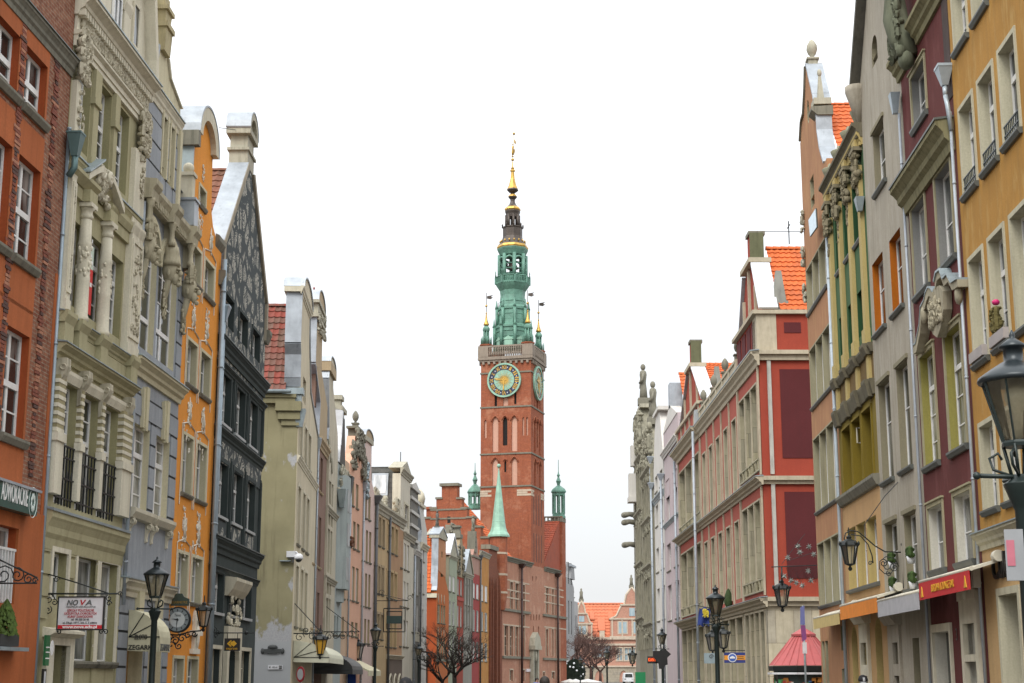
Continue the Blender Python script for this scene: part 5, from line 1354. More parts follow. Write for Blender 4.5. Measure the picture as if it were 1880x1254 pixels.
O2.part(MB().prism([(.1,zc+.1),(W-.1,zc+.1),(W/2,zc+2.0)],-.05,.5),'pediment',SANDST);O2.cornice(-.1,W+.1,zc+.12,.35,.2,SANDST)
O2.part(MB().prism([(-.2,zc+.1),(W/2,zc+2.2),(W+.2,zc+.1),(W+.2,zc+.3),(W/2,zc+2.42),(-.2,zc+.3)],-.15,2.5),'white_metal_roof',plain('white_metal',(.62,.64,.67)))
O2.tile_roof((-.2,11,zc),(-.2,2.5,zc),(W/2+.4,11,O2.side(830,992,W/2)[1]),tl_or,tw=.3,th=.4,amp=.05)
O3=House('stone_gable_house','narrow red house under a weathered stone scroll gable',O2.far(WO2),1360);W=O3.X(850);WO3=W
m_r3=plaster('dull_red_render',(.33,.065,.04),.14,.3,(.15,.05,.04),seed=44.);m_sg3=plaster('ochre_stone_gable',(.34,.27,.17),.15,.5,(.12,.11,.07),seed=45.)
wO=grid(O3,[(839.5,842,1080),(845,847.5,1080)],[(840,1063,1092),(840,1112,1150),(840,1168,1215)])
zc=O3.Z(840,1058);zt=O3.Z(843,985)
O3.wall(R4(0,W,0,zc),wO,m_r3,m_w,.3);fill(O3,wO,WHITE,(PANE_D,),.1,1);O3.body(0,W,zc,12,m_r3)
O3.part(MB().prism([(0,zc),(W,zc),(W-.3,zc+1.8),(W*.8,zt-1),(W*.62,zt),(W*.4,zt),(W*.2,zt-1.2),(.2,zc+1.6)],-.05,.6),'gable',m_sg3)
dst=stone('dark_carved_stone',(.20,.19,.15));m=MB();m.box(W*.3,W*.7,-.1,.9,zt-.1,zt+.3);m.taper(W*.5,.4,zt+.3,zt+1.0,.4,.4,.3,.3);m.box(W*.35,W*.65,0,.8,zt+1.0,zt+1.2);m.relief(0,W*.3,zc+.2,zt-.8,-.08,.15,26,.3,seed=301);m.relief(W*.7,W,zc+.2,zt-.8,-.08,.15,26,.3,seed=302);O3.part(m,'gable_carving',dst)
O3.part(MB().box(0,W,-.05,0,O3.Z(840,1102),O3.Z(840,1096)),'red_band',plain('brick_red_band',(.36,.05,.03),.8))
O4=House('grey_pediment_house','grey stone house with a steep zinc covered pediment and tall pilasters',O3.far(WO3),1360);W=O4.X(866);WO4=W
m_g4=plaster('warm_grey_render',(.30,.29,.25),.1,.4,(.12,.12,.10),seed=46.)
wO=grid(O4,[(853,855.4,1090),(858.5,861,1090),(863,864.6,1090)],[(852,1072,1110),(852,1120,1152),(852,1170,1215)])
zc=O4.Z(866,1056);O4.wall(R4(0,W,0,zc),wO,m_g4,m_w,.3);fill(O4,wO,WHITE,(PANE,),.1,1);O4.body(0,W,zc,12,m_g4)
O4.part(MB().prism([(.4,zc),(W-.3,zc),(W/2,zc+2.3)],-.08,.5),'pediment',m_g4);O4.cornice(-.05,W+.05,zc,.5,.25,SANDST)
coping(O4,[(.2,zc),(W/2,zc+2.5)],ZINC,.18,-.2,1.8,'zinc_capping');coping(O4,[(W/2,zc+2.5),(W-.1,zc)],SANDST,.18,-.2,1.0)
m=MB()
for xx in(.15,W*.36,W*.66,W-.15):m.cut();m.box(xx-.15,xx+.15,-.12,0,O4.Z(852,1156),zc-.5)
O4.part(m,'pilaster',m_g4)
m=MB();m.relief(W*.15,W*.85,zc+2.0,zc+5.2,1.6,.25,60,.45,seed=303);m.prism([(W*.15,zc),(W*.85,zc),(W*.62,zc+5.2),(W*.38,zc+5.2)],1.7,2.4);O4.part(m,'scroll_gable',dst)
O5=House('red_house','deep red house with pale gable and a stone figure at its peak',O4.far(WO4),1380);W=O5.X(880);WO5=W
m_r5=plaster('deep_red_render',(.33,.06,.055),.12,.25,(.14,.04,.04),seed=47.);m_pk5=plaster('dusty_pink_gable',(.40,.24,.19),.1,.35,(.2,.11,.09),seed=48.)
wO=grid(O5,[(868,871.6,1085),(874.6,878.4,1088)],[(867.5,1070,1098),(867.5,1119,1158),(867.5,1178,1214)])
zc=O5.Z(867,1052);O5.wall(R4(0,W,0,zc),wO,m_r5,m_w,.3);fill(O5,wO,WHITE,(PANE_L,),.07,1,());O5.body(0,W,zc,12,m_r5)
for q in wO[:2]:O5.part(MB().box(q[0]+.05,q[1]-.05,.05,.065,q[2]+.05,q[3]-.05),'drawn_blind',plain('white_blind',(.62,.60,.58),.8))
zt=O5.Z(870,985);zk_=O5.Z(873,1022)
O5.part(MB().prism([(0,zc),(W,zc),(W,zk_),(W*.8,zk_+.3),(W*.62,zt),(W*.42,zt),(W*.3,zk_+1),(.0,zk_-.3)],0,.5),'gable',m_pk5)
O5.part(MB().box(-.1,W+.1,-.12,.6,zk_-.15,zk_+.05),'string_course',dst)
m=MB();xx=W*.36;
for k in range(4):m.box(xx-.55+k*.06,xx+.55-k*.06,-.1,.8,zk_+.4+k*(zt-zk_)*.26,zk_+.4+k*(zt-zk_)*.26+.7)
O5.part(m,'stacked_stone_pier',dst);statue(O5,W*.42,.3,zt+.2,(O5.Z(868,943)-zt-.2)/2.1,dst)
O6=House('ochre_house','ochre yellow house with flat cornice, touching the brick stair-turret',O5.far(WO5),1380);W=O6.X(897);WO6=W
m_y6=plaster('ochre_yellow_render',(.47,.22,.06),.12,.25,(.2,.12,.05),(.50,.37,.20),patch=.6,seed=49.)
wO=grid(O6,[(883,887,1090),(890,894.4,1090)],[(883,1073,1103),(883,1123,1158),(883,1180,1214)])
zc=O6.Z(897,1022);O6.wall(R4(0,W,0,zc),wO,m_y6,m_w,.3);fill(O6,wO,WHITE,(PANE_L,),.07,1,());O6.body(0,W,zc,12,m_y6)
for q in wO[:2]:O6.part(MB().box(q[0]+.05,q[1]-.05,.05,.065,q[2]+.05,q[3]-.05),'drawn_blind',plain('white_blind',(.62,.60,.58),.8))
O6.cornice(-.3,W+.2,zc+.25,.55,.3,SANDST,capm=ZINC_D);O6.pipe(.0,.3,zc-.8,.09,-.12,plain('dark_downpipe',(.09,.095,.10)),True)
# the town hall
P_TH=O6.far(WO6)
mp_bt=brick('town_hall_tower_brick',(.40,.125,.062),(.32,.105,.06),(.19,.10,.075),.5,.16,.45,(.44,.21,.13),.55)
mp_bf=brick('town_hall_front_brick',(.52,.255,.165),(.45,.235,.16),(.36,.22,.165),.5,.16,.35,(.52,.33,.24),.7)
mp_bd=brick('dark_gothic_brick',(.27,.10,.06),(.21,.085,.055),(.17,.09,.065),.55,.17,.4)
wst=stone('white_stone_band',(.50,.41,.31),None,.4);blind=plaster('pink_blind_niche',(.60,.36,.27),.06,.25,(.3,.18,.12),seed=50.)
cop=plain('verdigris_copper',(.115,.25,.19),.55,.1,.35,1.3);copl=plain('pale_verdigris',(.25,.43,.33),.5,.1,.2,1.5);copd=plain('dark_copper',(.07,.055,.045),.5,.3,.3,2.0)
gold=plain('gilding',(.50,.31,.07),.38,.6,.45,1.6)
G1=House('gothic_gable','brown brick Gothic hall front with tall pointed blind arches beside the ochre house',P_TH,1600,cat='hall');W=G1.X(922);WG=W
zt=G1.Z(905,1010)
hol=[]
for u0,u1,vt in((898.5,901.5,1098),(904.5,908.3,1068),(909.5,913.3,1068),(916,919.5,1098)):
 a,b=G1.X(u0,1150),G1.X(u1,1150);hol.append(arch(a,b,.6,G1.Z(u0,vt),2.0,6,True))
G1.wall([(0,0),(W,0),(W,zt-3),(W*.62,zt-2),(W*.6,zt),(0,zt+.6)],hol,mp_bd,mp_bd,.7,back=.9)
m=MB()
for h in hol:m.cut();m.prism([(x,z)for x,z in h],.55,.65)
G1.part(m,'blind_arch',plaster('rust_red_niche',(.30,.06,.035),seed=51.))
m=MB()
for h in hol[1:3]:
 xs_=[p[0]for p in h];cx=(min(xs_)+max(xs_))/2;m.cut();m.box(cx-.12,cx+.12,.2,.5,.7,max(p[1]for p in h)-1)
for xx in(W*.02,W*.2,W*.47,W*.72):m.cut();m.box(xx-.13,xx+.13,-.25,0,.3,zt-4.5);m.taper(xx,-.12,zt-4.5,zt-3.2,.13,.12,.02,.02)
G1.part(m,'brick_rib',mp_bd);G1.part(MB().box(-.1,W*.6,-.2,.95,zt,zt+.5),'parapet_cap',dst)
G1.part(MB().add([(0,.9,0),(W,.9,0),(W,8,0),(0,8,0),(0,.9,zt-3),(W,.9,zt-3),(W,8,zt-3),(0,8,zt-3)],[(0,1,5,4),(1,2,6,5),(2,3,7,6),(3,0,4,7),(4,5,6,7)]),'side_wall',mp_bd)
T=House('town_hall','red brick town hall with a soaring clock tower, green copper spire and gilded top',G1.far(WG),1750,cat='town hall')
XT,ZT_=T.X,T.Z
xtw0,xtw1=XT(975,900),XT(998,900)
dep=T.side(878,900,xtw0)[0]
sz=(xtw1-xtw0+dep)/2
zb_bal=T.side(930,660,xtw0)[1]
xEnd=XT(1040);zev=ZT_(932,1026);zev2=ZT_(1005,1046)
# street front
def tr(u0,v0,u1,v1):return T.rect(u0,v0,u1,v1)
wl=[]
for(u0,u1)in((936.5,941.5),(946,952),(957.5,963.5)):wl.append(tr(u0,1068+(u0-936)*.25,u1,1118+(u0-936)*.15))
for(u0,u1)in((926,932.5),(936,942),(946,951.5),(957,963)):wl.append(tr(u0,1148+(u0-926)*.12,u1,1204+(u0-926)*.05))
wl.append(tr(957.5,1128,963,1152))
wr=[]
for(u0,u1)in((1002,1007),(1013,1016.5),(1023,1026)):wr.append(tr(u0,1079+(u0-1002)*.2,u1,1127+(u0-1002)*.12))
for(u0,u1)in((1002,1006.5),(1013,1016.5),(1021.5,1025.5)):wr.append(tr(u0,1155,u1,1205))
wg=[tr(936,1230,941.5,1250),tr(957.5,1230,963,1250),tr(996.5,1234,1000,1245),tr(1013,1234,1018,1246)]
mid=[]
for u0,u1,a,b in((978.6,980.5,1150,1185),(988,990,1150,1185),(977,978.6,1058,1066),(983.5,985,1058,1066)):mid.append(tr(u0,a,u1,b))
for u0 in(974,979,984,989):mid.append(tr(u0,1128,u0+1.8,1139))
T.wall([(0,0),(xEnd,0),(xEnd,zev2),(xtw1,zev2),(xtw1,zev),(xtw0,zev),(0,zev)],wl+wr+wg+mid,mp_bf,mp_bf,.5)
for q in wl+wr:T.window(q,.2,2,(.65,.33),.07,wst,PANE_D,None,None,(.13,.04),wst,bars=.04)
for q in wg:T.window(q,.2,2,(.5,),.10,wst,PANE_D,None,None,(.15,.04),wst)
m=MB()
for q in mid:m.box(q[0],q[1],.3,.4,q[2],q[3])
T.part(m,'dark_slit',SLOT)
T.cornice(-.1,xtw0,zev+.3,.6,.4,LEDGE,'eaves_cornice');T.cornice(xtw1,XT(1026,1046),zev2+.3,.6,.4,LEDGE,'eaves_cornice')
for(a,b,u,v)in((0,xtw0-1.0,940,1121),(0,xtw0-1.0,940,1207),(xtw1-.8,xEnd,1010,1131),(xtw1-.8,xEnd,1010,1210)):
 T.part(MB().box(a,b,-.22,0,ZT_(u,v)-.15,ZT_(u,v)+.15),'string_course',LEDGE)
m=MB()
for(a,b,u,v)in((.3,xtw0-1.0,940,1066),(.3,xtw0-1.0,940,1084),(.3,xtw0-1.0,940,1098),(xtw1,xEnd-1.5,1010,1079),(xtw1,xEnd-1.5,1010,1092),(xtw1,xEnd-1.5,1010,1107),(.3,xtw0-1,930,1147),(xtw1,xEnd,1010,1152)):
 m.cut();m.box(a,b,-.03,0,ZT_(u,v)-.08,ZT_(u,v)+.08)
T.part(m,'stone_band',wst)
for u in(954,1020.5):T.pipe(XT(u,1150),.3,ZT_(u,1043 if u<1000 else 1060),.16,-.3,plain('rust_brown_downpipe',(.06,.03,.025),.6),True)
px0,px1=XT(972.5,1200),XT(983,1200);zp=ZT_(978,1193)
m=MB();m.box(px0,px0+.5,-.5,0,0,zp);m.box(px1-.5,px1,-.5,0,0,zp);m.box(px0+.5,px1-.5,-.2,0,3.6,zp);m.box(px0-.3,px1+.3,-.8,0,zp,zp+.5);m.prism([(px0-.3,zp+.5),(px1+.3,zp+.5),(px1-.1,zp+1.5),((px0+px1)/2,zp+2.2),(px0+.1,zp+1.5)],-.7,0);m.ball(((px0+px1)/2,-.4,zp-.8),.4,.2,.8)
T.part(m,'portal',SANDST);T.part(MB().box(px0+.5,px1-.5,-.1,0,.1,3.6),'door',SLOT)
m=MB();xx=XT(965.5,1180);T.part(MB().box(XT(965,1230),XT(972,1230),-.15,0,2.1,ZT_(968,1228)),'notice_panel',plain('pale_notice',(.62,.58,.60),.5))
xp0=XT(1022,1100);zl0=ZT_(1027,942)
ye0,ye1=T.side(1016,942,xEnd)[0],T.side(1040,942,xEnd)[0]
m=MB();cx_,cy_=xEnd-1.0,.72
m.box(xEnd-2.0,xEnd,-.02,1.45,zev2-2,T.Z(1027,946));T.part(m,'east_turret',mp_bt)
T.part(MB().box(xEnd-3.2,xEnd,-.025,0,0.1,zev2-1.9),'east_pier',mp_bt)
zl0=T.Z(1027,944,-.7);zd=T.Z(1027,905,-.7);ztp=T.Z(1027,884,-.7);zsp=T.Z(1027,845,-.7)
def lantern_turret(cx,cy,z0,z1,z2,z3,r,root,name='copper_lantern'):
 m=MB();m.lathe(cx,cy,[(r*1.1,z0),(r*1.1,z0+.25),(r,z0+.3),(r,z0+.7)],8,smooth=False)
 for k in range(8):
  a=2*PI*(k+.5)/8;m.box(cx+r*.9*math.cos(a)-.1,cx+r*.9*math.cos(a)+.1,cy+r*.9*math.sin(a)-.1,cy+r*.9*math.sin(a)+.1,z0+.6,z1)
 m.lathe(cx,cy,[(r,z1-.45),(r*1.02,z1-.05),(r*1.22,z1),(r*1.22,z1+.18),(r*1.0,z1+.5),(r*.62,z1+(z2-z1)*.62),(r*.22,z2-.2),(r*.30,z2+.15),(r*.42,z2+.35),(r*.22,z2+.75),(r*.14,z2+1.0),(r*.26,z2+1.2),(r*.10,z2+1.5),(.05,z2+1.8),(.04,z3)],8,smooth=False)
 return m.build(name,cop,root)
lantern_turret(cx_,cy_,zl0-.6,zd,ztp-.4,zsp,.9,T.root)
T.part(MB().box(cx_-1.05,cx_+1.05,cy_-.78,cy_+.78,zl0-1.2,zl0-.6),'lantern_base',dst)
zw=T.side(874,905,xtw0+sz)[1];yw=T.side(872,905,xtw0+sz)[0]
lantern_turret(xtw0+sz,yw,T.side(872,935,xtw0+sz)[1],zw,T.side(872,886,xtw0+sz)[1],T.side(872,850,xtw0+sz)[1],.9,T.root)
# roofs: street slope left of tower, right of tower
yr=8.5;zrW=T.side(848,918,1.0)[1];tl_th=tiles('hall_roof_tiles',(.55,.125,.04),(.44,.105,.035),(.30,.085,.04),.5,.6);tl_th2=tiles('dark_hall_roof_tiles',(.36,.075,.035),(.30,.07,.035),(.2,.06,.035),.5,.6)
def gs(u,v):return T.side(u,v,0.0)
yL=12.8
st=[]
steps=[(897,1020),(897,988),(882.5,988),(882.5,968),(870,968),(870,951),(857,951),(857,934),(847.5,934),(847.5,916),(839,916),(839,892),(811,892),(811,916),(801,916),(801,934),(790.5,934),(790.5,952),(779,952),(779,975),(768,975),(768,1240),(897,1240)]
pts=[gs(u,v)for u,v in steps]
m=MB();n=len(pts)
o_=len(m.v);m.v+=[(0.0,y,z)for y,z in pts]+[(1.1,y,z)for y,z in pts]
m.f.append(list(range(n)));m.m.append(0);m.sm.append(False);m.f.append([n+i for i in reversed(range(n))]);m.m.append(0);m.sm.append(False)
for i in range(n):m.f.append([i,n+i,n+(i+1)%n,(i+1)%n]);m.m.append(0);m.sm.append(False)
T.part(m,'stepped_gable',mp_bt)
m=MB()
for a,b,v in((870,857,951),(857,847,934),(847,839,916),(811,801,916),(801,790,934),(790,779,952),(883,870,968),(897,883,988)):
 p,q=gs(a,v),gs(b,v);m.cut();m.box(-.12,1.2,min(p[0],q[0])-.1,max(p[0],q[0])+.1,p[1]-.02,p[1]+.22)
p,q=gs(842,892),gs(808,892);m.cut();m.box(-.3,1.4,min(p[0],q[0]),max(p[0],q[0]),p[1],p[1]+.35)
for v in(934.5,951):p,q=gs(856,v),gs(790,v);m.cut();m.box(-.08,.0,min(p[0],q[0]),max(p[0],q[0]),p[1]-.1,p[1]+.1)
T.part(m,'gable_coping',dst)
p,q=gs(821.5,948.5),gs(827,960);T.part(MB().box(-.03,.0,min(p[0],q[0]),max(p[0],q[0]),q[1],p[1]),'dark_opening',SLOT)
yA,zA=gs(825,905)
zrg=gs(840,912)[1];yB,zB=gs(900,1015)
xv=XT(945,1028);T.tile_roof((1.1,.3,zev+.3),(xv,.3,zev+.3),(1.1,yA,zrg),tl_th,tw=.45,th=.5,amp=.06)
T.part(MB().prof([(.2,zev+.2),(yA,zrg+.1),(yA,zrg-.5),(.2,zev-.4)],xv,xv+.35),'verge',dst);T.tile_roof((xv,yA*2,zev+.3),(1.1,yA*2,zev+.3),(xv,yA,zrg),tl_th,tw=.45,th=.5,amp=.06)
xrg=xEnd-2.1;zrr=T.side(1006,957,xrg)[1];yd=9.0
T.tile_roof((xtw1+.1,yd,zev2+.3),(xtw1+.1,.3,zev2+.3),(xrg,yd,zrr),tl_th2,tw=.45,th=.5,amp=.06,ridge=False)
m=MB()
for k in range(18):y_=.5+k*(yd-.6)/17;m.box(xrg-.09,xrg+.09,y_-.09,y_+.09,zrr,zrr+.55)
m.box(xrg-.14,xrg+.14,.3,yd,zrr+.5,zrr+.68);m.box(xrg-.14,xrg+.14,.3,yd,zrr-.12,zrr+.06)
for k in range(9):y_=.8+k*(yd-1.2)/8;m.tube([(xrg,y_+.3*math.cos(t),zrr+.3+.2*math.sin(t))for t in(0,1.26,2.5,3.8,5.0,6.28)],.05,4)
T.part(m,'roof_balustrade',dst);T.part(MB().prism([(xtw1,zev2),(xrg+.1,zev2),(xrg+.1,zrr),(xrg-.1,zrr)],.28,.6),'roof_front',tl_th2)
T.part(MB().add([(xEnd,.02,0),(xEnd,14,0),(xEnd,14,zev2),(xEnd,.02,zev2),(0.3,14,0),(0.3,14,zev2)],[(0,1,2,3),(4,1,2,5)]),'rear_wall',mp_bt)
p=T.side(789,940,4.0);T.part(MB().box(3.5,4.6,T.side(794,940,4.0)[0],T.side(785,940,4.0)[0],10,T.side(789,932,4.0)[1]).box(3.3,4.8,T.side(795,940,4.0)[0],T.side(784,940,4.0)[0],T.side(789,936,4.0)[1],T.side(789,932,4.0)[1]+.05),'chimney',mp_bt)
# stair turret with the slim copper spire
tx,ty=XT(912,1000,.6),.2
tq=House('survey',None,T.p,1750);bpy.data.objects.remove(tq.root)
def zt_at(u,v,y=.2):
 return T.px(u,v,-y)[1]
cxs=T.px(915.5,1000,-.2)[0];rt=1.05
zb0,zb1=zt_at(915,1095),zt_at(915,984)
m=MB();m.lathe(cxs,ty,[(rt*.75,zb0-1.6),(rt*.95,zb0),(rt,zb0+.2),(rt,zb1)],8,smooth=False,rot=PI/8)
T.part(m,'stair_turret',mp_bt)
m=MB()
for v in(1016,1055,1088):zz=zt_at(915,v);m.cut();m.lathe(cxs,ty,[(rt*1.03,zz-.12),(rt*1.03,zz+.12)],8,smooth=False,rot=PI/8)
T.part(m,'stone_band',wst)
zc0,zc1,zc2=zt_at(915,984),zt_at(915,958),zt_at(915,858)
m=MB();m.lathe(cxs,ty,[(1.32,zc0-.12),(1.32,zc0+.1),(1.05,zc0+.5),(.88,zc0+(zc1-zc0)*.6),(.78,zc1),(.80,zc1+.05),(.77,zc1+.1),(.40,zc1+(zc2-zc1)*.5),(.04,zc2)],8,smooth=False,rot=PI/8);m.ball((cxs,ty,zc2+.2),.25,None,None,8,6)
T.part(m,'copper_spire',copl)
# the tower shaft
tw=empty('tower_frame',(0,0,0));bpy.data.objects.remove(tw)
cxT,cyT=xtw0+sz/2,sz/2
def tz(v):return T.side(926,v,xtw0)[1]
zsh1=tz(660)
class FaceMap:pass
def on_front(u,v):return T.side(u,v,xtw0)
def face_wall(name,holes_f,z0,z1,mat,depth=.35):
 """the four faces of the square shaft; holes given as (s0, s1, z0, z1, pointed) with s from the left edge of a face"""
 hs=[arch(a,b,c,d,min(.9,(b-a)*.9),6,True)if pt else R4(a,b,c,d)for a,b,c,d,pt in holes_f]
 for k in range(4):
  rot=Matrix.Translation((cxT,cyT,0))@Matrix.Rotation(PI/2*k,4,'Z')@Matrix.Translation((-sz/2,-sz/2,0))
  MB().wall(R4(0,sz,zev if k==0 else z0,z1),[h for h in hs],0,depth,0,1).build(name,[mat,mat],T.root,fix=False,mat=rot)
def on_faces(mb_fn,name,mat,faces=(0,1,2,3)):
 for k in faces:
  rot=Matrix.Translation((cxT,cyT,0))@Matrix.Rotation(PI/2*k,4,'Z')@Matrix.Translation((-sz/2,-sz/2,0))
  m=MB();mb_fn(m);m.build(name,mat,T.root,mat=rot)
yo,yi=on_front(878,900)[0],on_front(975,900)[0]
def fs(u):
 y=on_front(u,900)[0];return(yo-y)/(yo-yi)*sz
hol=[];kinds=[]
def addh(u0,u1,vb,vt,kind,pt=True):hol.append((fs(u0),fs(u1),tz(vb),tz(vt),pt));kinds.append(kind)
addh(900.5,912,829,765,'n');addh(937.5,948.5,829,765,'n');addh(920.5,929.5,818,765,'d')
addh(900.5,912,891,841,'n');addh(937.5,948.5,891,841,'n');addh(923.5,927.5,867,845,'d')
addh(885,889.5,803,769,'n',True);addh(958.5,962,801,767,'n',True);addh(966,969.5,801,767,'n',True)
addh(904.5,909.5,745,722,'d',False);addh(942.5,947,743,722,'d',False);addh(921,931,745,730,'n',False)
face_wall('tower_shaft',hol,2.0 if False else zev-6,zsh1,mp_bt)
mn=[];md=[]
for h,k in zip(hol,kinds):(mn if k=='n' else md).append(h)
def nich(m):
 for a,b,c,d,pt in mn:m.cut();m.box(a-.02,b+.02,.22,.3,c-.02,d+.02)
def drk(m):
 for a,b,c,d,pt in md:m.box(a-.02,b+.02,.3,.34,c-.02,d+.02)
on_faces(nich,'blind_niche',blind);on_faces(drk,'belfry_opening',SLOT)
def bands(m):
 for v in(684,747,833,893):m.cut();m.box(-.08,sz+.08,-.10,0,tz(v)-.10,tz(v)+.10)
on_faces(bands,'string_course',dst)
def hoods(m):
 for a,b,c,d,pt in hol[:6]:
  p=arch(a-.12,b+.12,c,d+.16,min(1.0,(b-a)*.95),8,True)[2:];m.cut();m.tube([(x,-.03,z)for x,z in p],.09,5)
on_faces(hoods,'arch_moulding',mp_bt,(0,3))
def quoins(m):
 for a,b in((-.02,1.5),(sz-1.9,sz+.02)):
  for k in range(3):m.cut();m.box(a+(.0 if k%2 else .0),b-(.5 if k==1 else 0),-.03,0,tz(903+k*4),tz(899+k*4)-.03)
on_faces(quoins,'stone_quoin',wst,(3,0))
def slits(m):
 for s in(.18,.36,.56,.76):
  for v0,v1 in((962,905),(1030,978)):m.box(sz*s,sz*s+.28,-.004,.2,tz(v0),tz(v1))
on_faces(slits,'dark_slit',plain('dark_brick_slit',(.06,.03,.025),.9),(0,))
def clock(rot):
 cu,cv,rr_=sz*(fs(924)/sz),(tz(667)+tz(730))/2,(tz(667)-tz(730))/2
 def ring(r0,r1,y0,y1,n=40):
  m=MB();A=[(cu+r0*math.cos(2*PI*k/n),cv+r0*math.sin(2*PI*k/n))for k in range(n)];B=[(cu+r1*math.cos(2*PI*k/n),cv+r1*math.sin(2*PI*k/n))for k in range(n)]
  for k in range(n):
   j=(k+1)%n;m.prism([A[k],A[j],B[j],B[k]],y0,y1)
  return m
 d=ring(rr_*.90,rr_,-.34,-.05).build('clock_face',copl,T.root,mat=rot)
 disc=[(cu+rr_*.92*math.cos(2*PI*k/40),cv+rr_*.92*math.sin(2*PI*k/40))for k in range(40)]
 MB().prism(disc,-.22,-.02).build('numeral_ring',plain('dark_blue_enamel',(.02,.025,.055),.4),d,mat=rot)
 disc=[(cu+rr_*.60*math.cos(2*PI*k/40),cv+rr_*.60*math.sin(2*PI*k/40))for k in range(40)]
 MB().prism(disc,-.26,-.2).build('dial_centre',copl,d,mat=rot)
 m=MB()
 for k in range(32):
  a=2*PI*k/32;r1=rr_*(.56 if k%2==0 else .42);w=.045
  m.prism([(cu+rr_*.14*math.cos(a-.16),cv+rr_*.14*math.sin(a-.16)),(cu+r1*math.cos(a),cv+r1*math.sin(a)),(cu+rr_*.14*math.cos(a+.16),cv+rr_*.14*math.sin(a+.16))],-.285,-.27)
 m.prism([(cu+rr_*.22*math.cos(2*PI*k/24),cv+rr_*.22*math.sin(2*PI*k/24))for k in range(24)],-.29,-.27)
 m.build('sun_rays',gold,d,mat=rot)
 mh=MB()
 def hand(ang,l,w):
  c,s_=math.sin(ang),math.cos(ang)
  mh.prism([(cu-c*.3+s_*w*.6,cv-s_*.3-c*w*.6),(cu+c*l*.75+s_*w,cv+s_*l*.75-c*w),(cu+c*l,cv+s_*l),(cu+c*l*.75-s_*w,cv+s_*l*.75+c*w),(cu-c*.3-s_*w*.6,cv-s_*.3+c*w*.6)],-.36,-.32)
 hand(math.radians(183),rr_*.72,.10);hand(math.radians(-80),rr_*.62,.10)
 mh.build('clock_hand',gold,d,mat=rot)
 for k,t in enumerate(('XII','I','II','III','IIII','V','VI','VII','VIII','IX','X','XI')):
  a=math.radians(30*k);R_=rr_*.745
  o=text_mesh(t,rr_*.30,gold,d,(0,0,0),(0,0,0),'numeral',width=min(rr_*.30,rr_*.085*len(t)+.1),bold=.02)
  loc=Matrix.Translation((cu+R_*math.sin(a),-.235,cv+R_*math.cos(a)))@Matrix.Rotation(a,4,'Y')@Matrix.Rotation(PI/2,4,'X')
  o.matrix_local=rot@loc
 for k in range(12):
  a=math.radians(30*k+15);R_=rr_*.755
  m2=MB();m2.ball((cu+R_*math.sin(a),-.235,cv+R_*math.cos(a)),.09,.02,.09,6,4);m2.build('minute_mark',plain('pale_mark',(.55,.55,.6),.5),d,mat=rot)
for k in(3,0):clock(Matrix.Translation((cxT,cyT,0))@Matrix.Rotation(PI/2*k,4,'Z')@Matrix.Translation((-sz/2,-sz/2,0)))
zq0,zq1=zsh1,tz(634)
R_=sz/2
st_b=stone('tower_balustrade_stone',(.27,.225,.18),None,.55)
m=MB();m.box(cxT-R_-.35,cxT+R_+.35,cyT-R_-.35,cyT+R_+.35,zq0,zq0+.28);m.box(cxT-R_-.2,cxT+R_+.2,cyT-R_-.2,cyT+R_+.2,zq0-.25,zq0)
T.part(m,'balcony_slab',st_b)
hb=zq1-zq0-.28
def rail(m):
 m.box(-.3,sz+.3,-.32,-.12,zq1-.22,zq1);m.box(-.3,sz+.3,-.32,-.12,zq0+.28,zq0+.42)
 n=18
 for k in range(n):x=1.3+(sz-2.6)*k/(n-1);m.lathe(x,-.22,[(.07,zq0+.42),(.13,zq0+.42+hb*.25),(.06,zq0+.42+hb*.55),(.09,zq1-.22)],6)
 m.box(-.33,1.1,-.34,-.1,zq0+.42,zq1-.22);m.box(sz-1.1,sz+.33,-.34,-.1,zq0+.42,zq1-.22)
 for k in range(9):x=.4+(sz-.8)*k/8;m.box(x-.16,x+.16,-.3,0,zq0-.6,zq0-.22)
on_faces(rail,'balustrade',st_b)
def ct(u,v0,v1,v2,v3,cx,cy):
 m=MB();z0=zq1+.1;m.lathe(cx,cy,[(.85,zq0+.3),(.85,z0),(.95,z0+.05),(.95,z0+.18)],8,smooth=False);b=m.build('corner_turret',mp_bt,T.root)
 zA=z0+.18;m=MB()
 for k in range(6):
  a=2*PI*(k+.5)/6;m.lathe(cx+.36*math.cos(a),cy+.36*math.sin(a),[(.08,zA),(.065,zA+2.0)],6)
  m.lathe(cx+.70*math.cos(a),cy+.70*math.sin(a),[(.10,zA),(.08,zA+.8),(.02,zA+1.15)],5)
 m.lathe(cx,cy,[(.24,zA),(.22,zA+2.0)],8);m.lathe(cx,cy,[(.42,zA+1.9),(.5,zA+2.05),(.5,zA+2.25),(.36,zA+2.5),(.2,zA+2.65)],8,smooth=False)
 m.build('copper_pinnacle',cop,b)
 m=MB();m.lathe(cx,cy,[(.22,zA+2.65),(.42,zA+2.76),(.36,zA+2.9),(.17,zA+3.4),(.07,zA+4.3)],8);m.ball((cx,cy,zA+5.4),.17,None,None,8,6);m.ball((cx,cy,zA+4.4),.11,None,None,8,6);m.build('gilded_tip',gold,b)
 m=MB();m.tube([(cx,cy,zA+4.2),(cx,cy,zA+7.2)],.045,5);m.build('rod',copd,b)
 MB().prism([(cx+.1,zA+6.4),(cx+.6,zA+6.25),(cx+1.0,zA+6.45),(cx+.7,zA+6.6),(cx+1.0,zA+6.8),(cx+.1,zA+6.75)],cy-.02,cy+.02).build('weather_vane',copd,b,mat=Matrix.Translation((cx,cy,0))@Matrix.Rotation(-PI*.55,4,'Z')@Matrix.Translation((-cx,-cy,0)))
q_=R_-.55
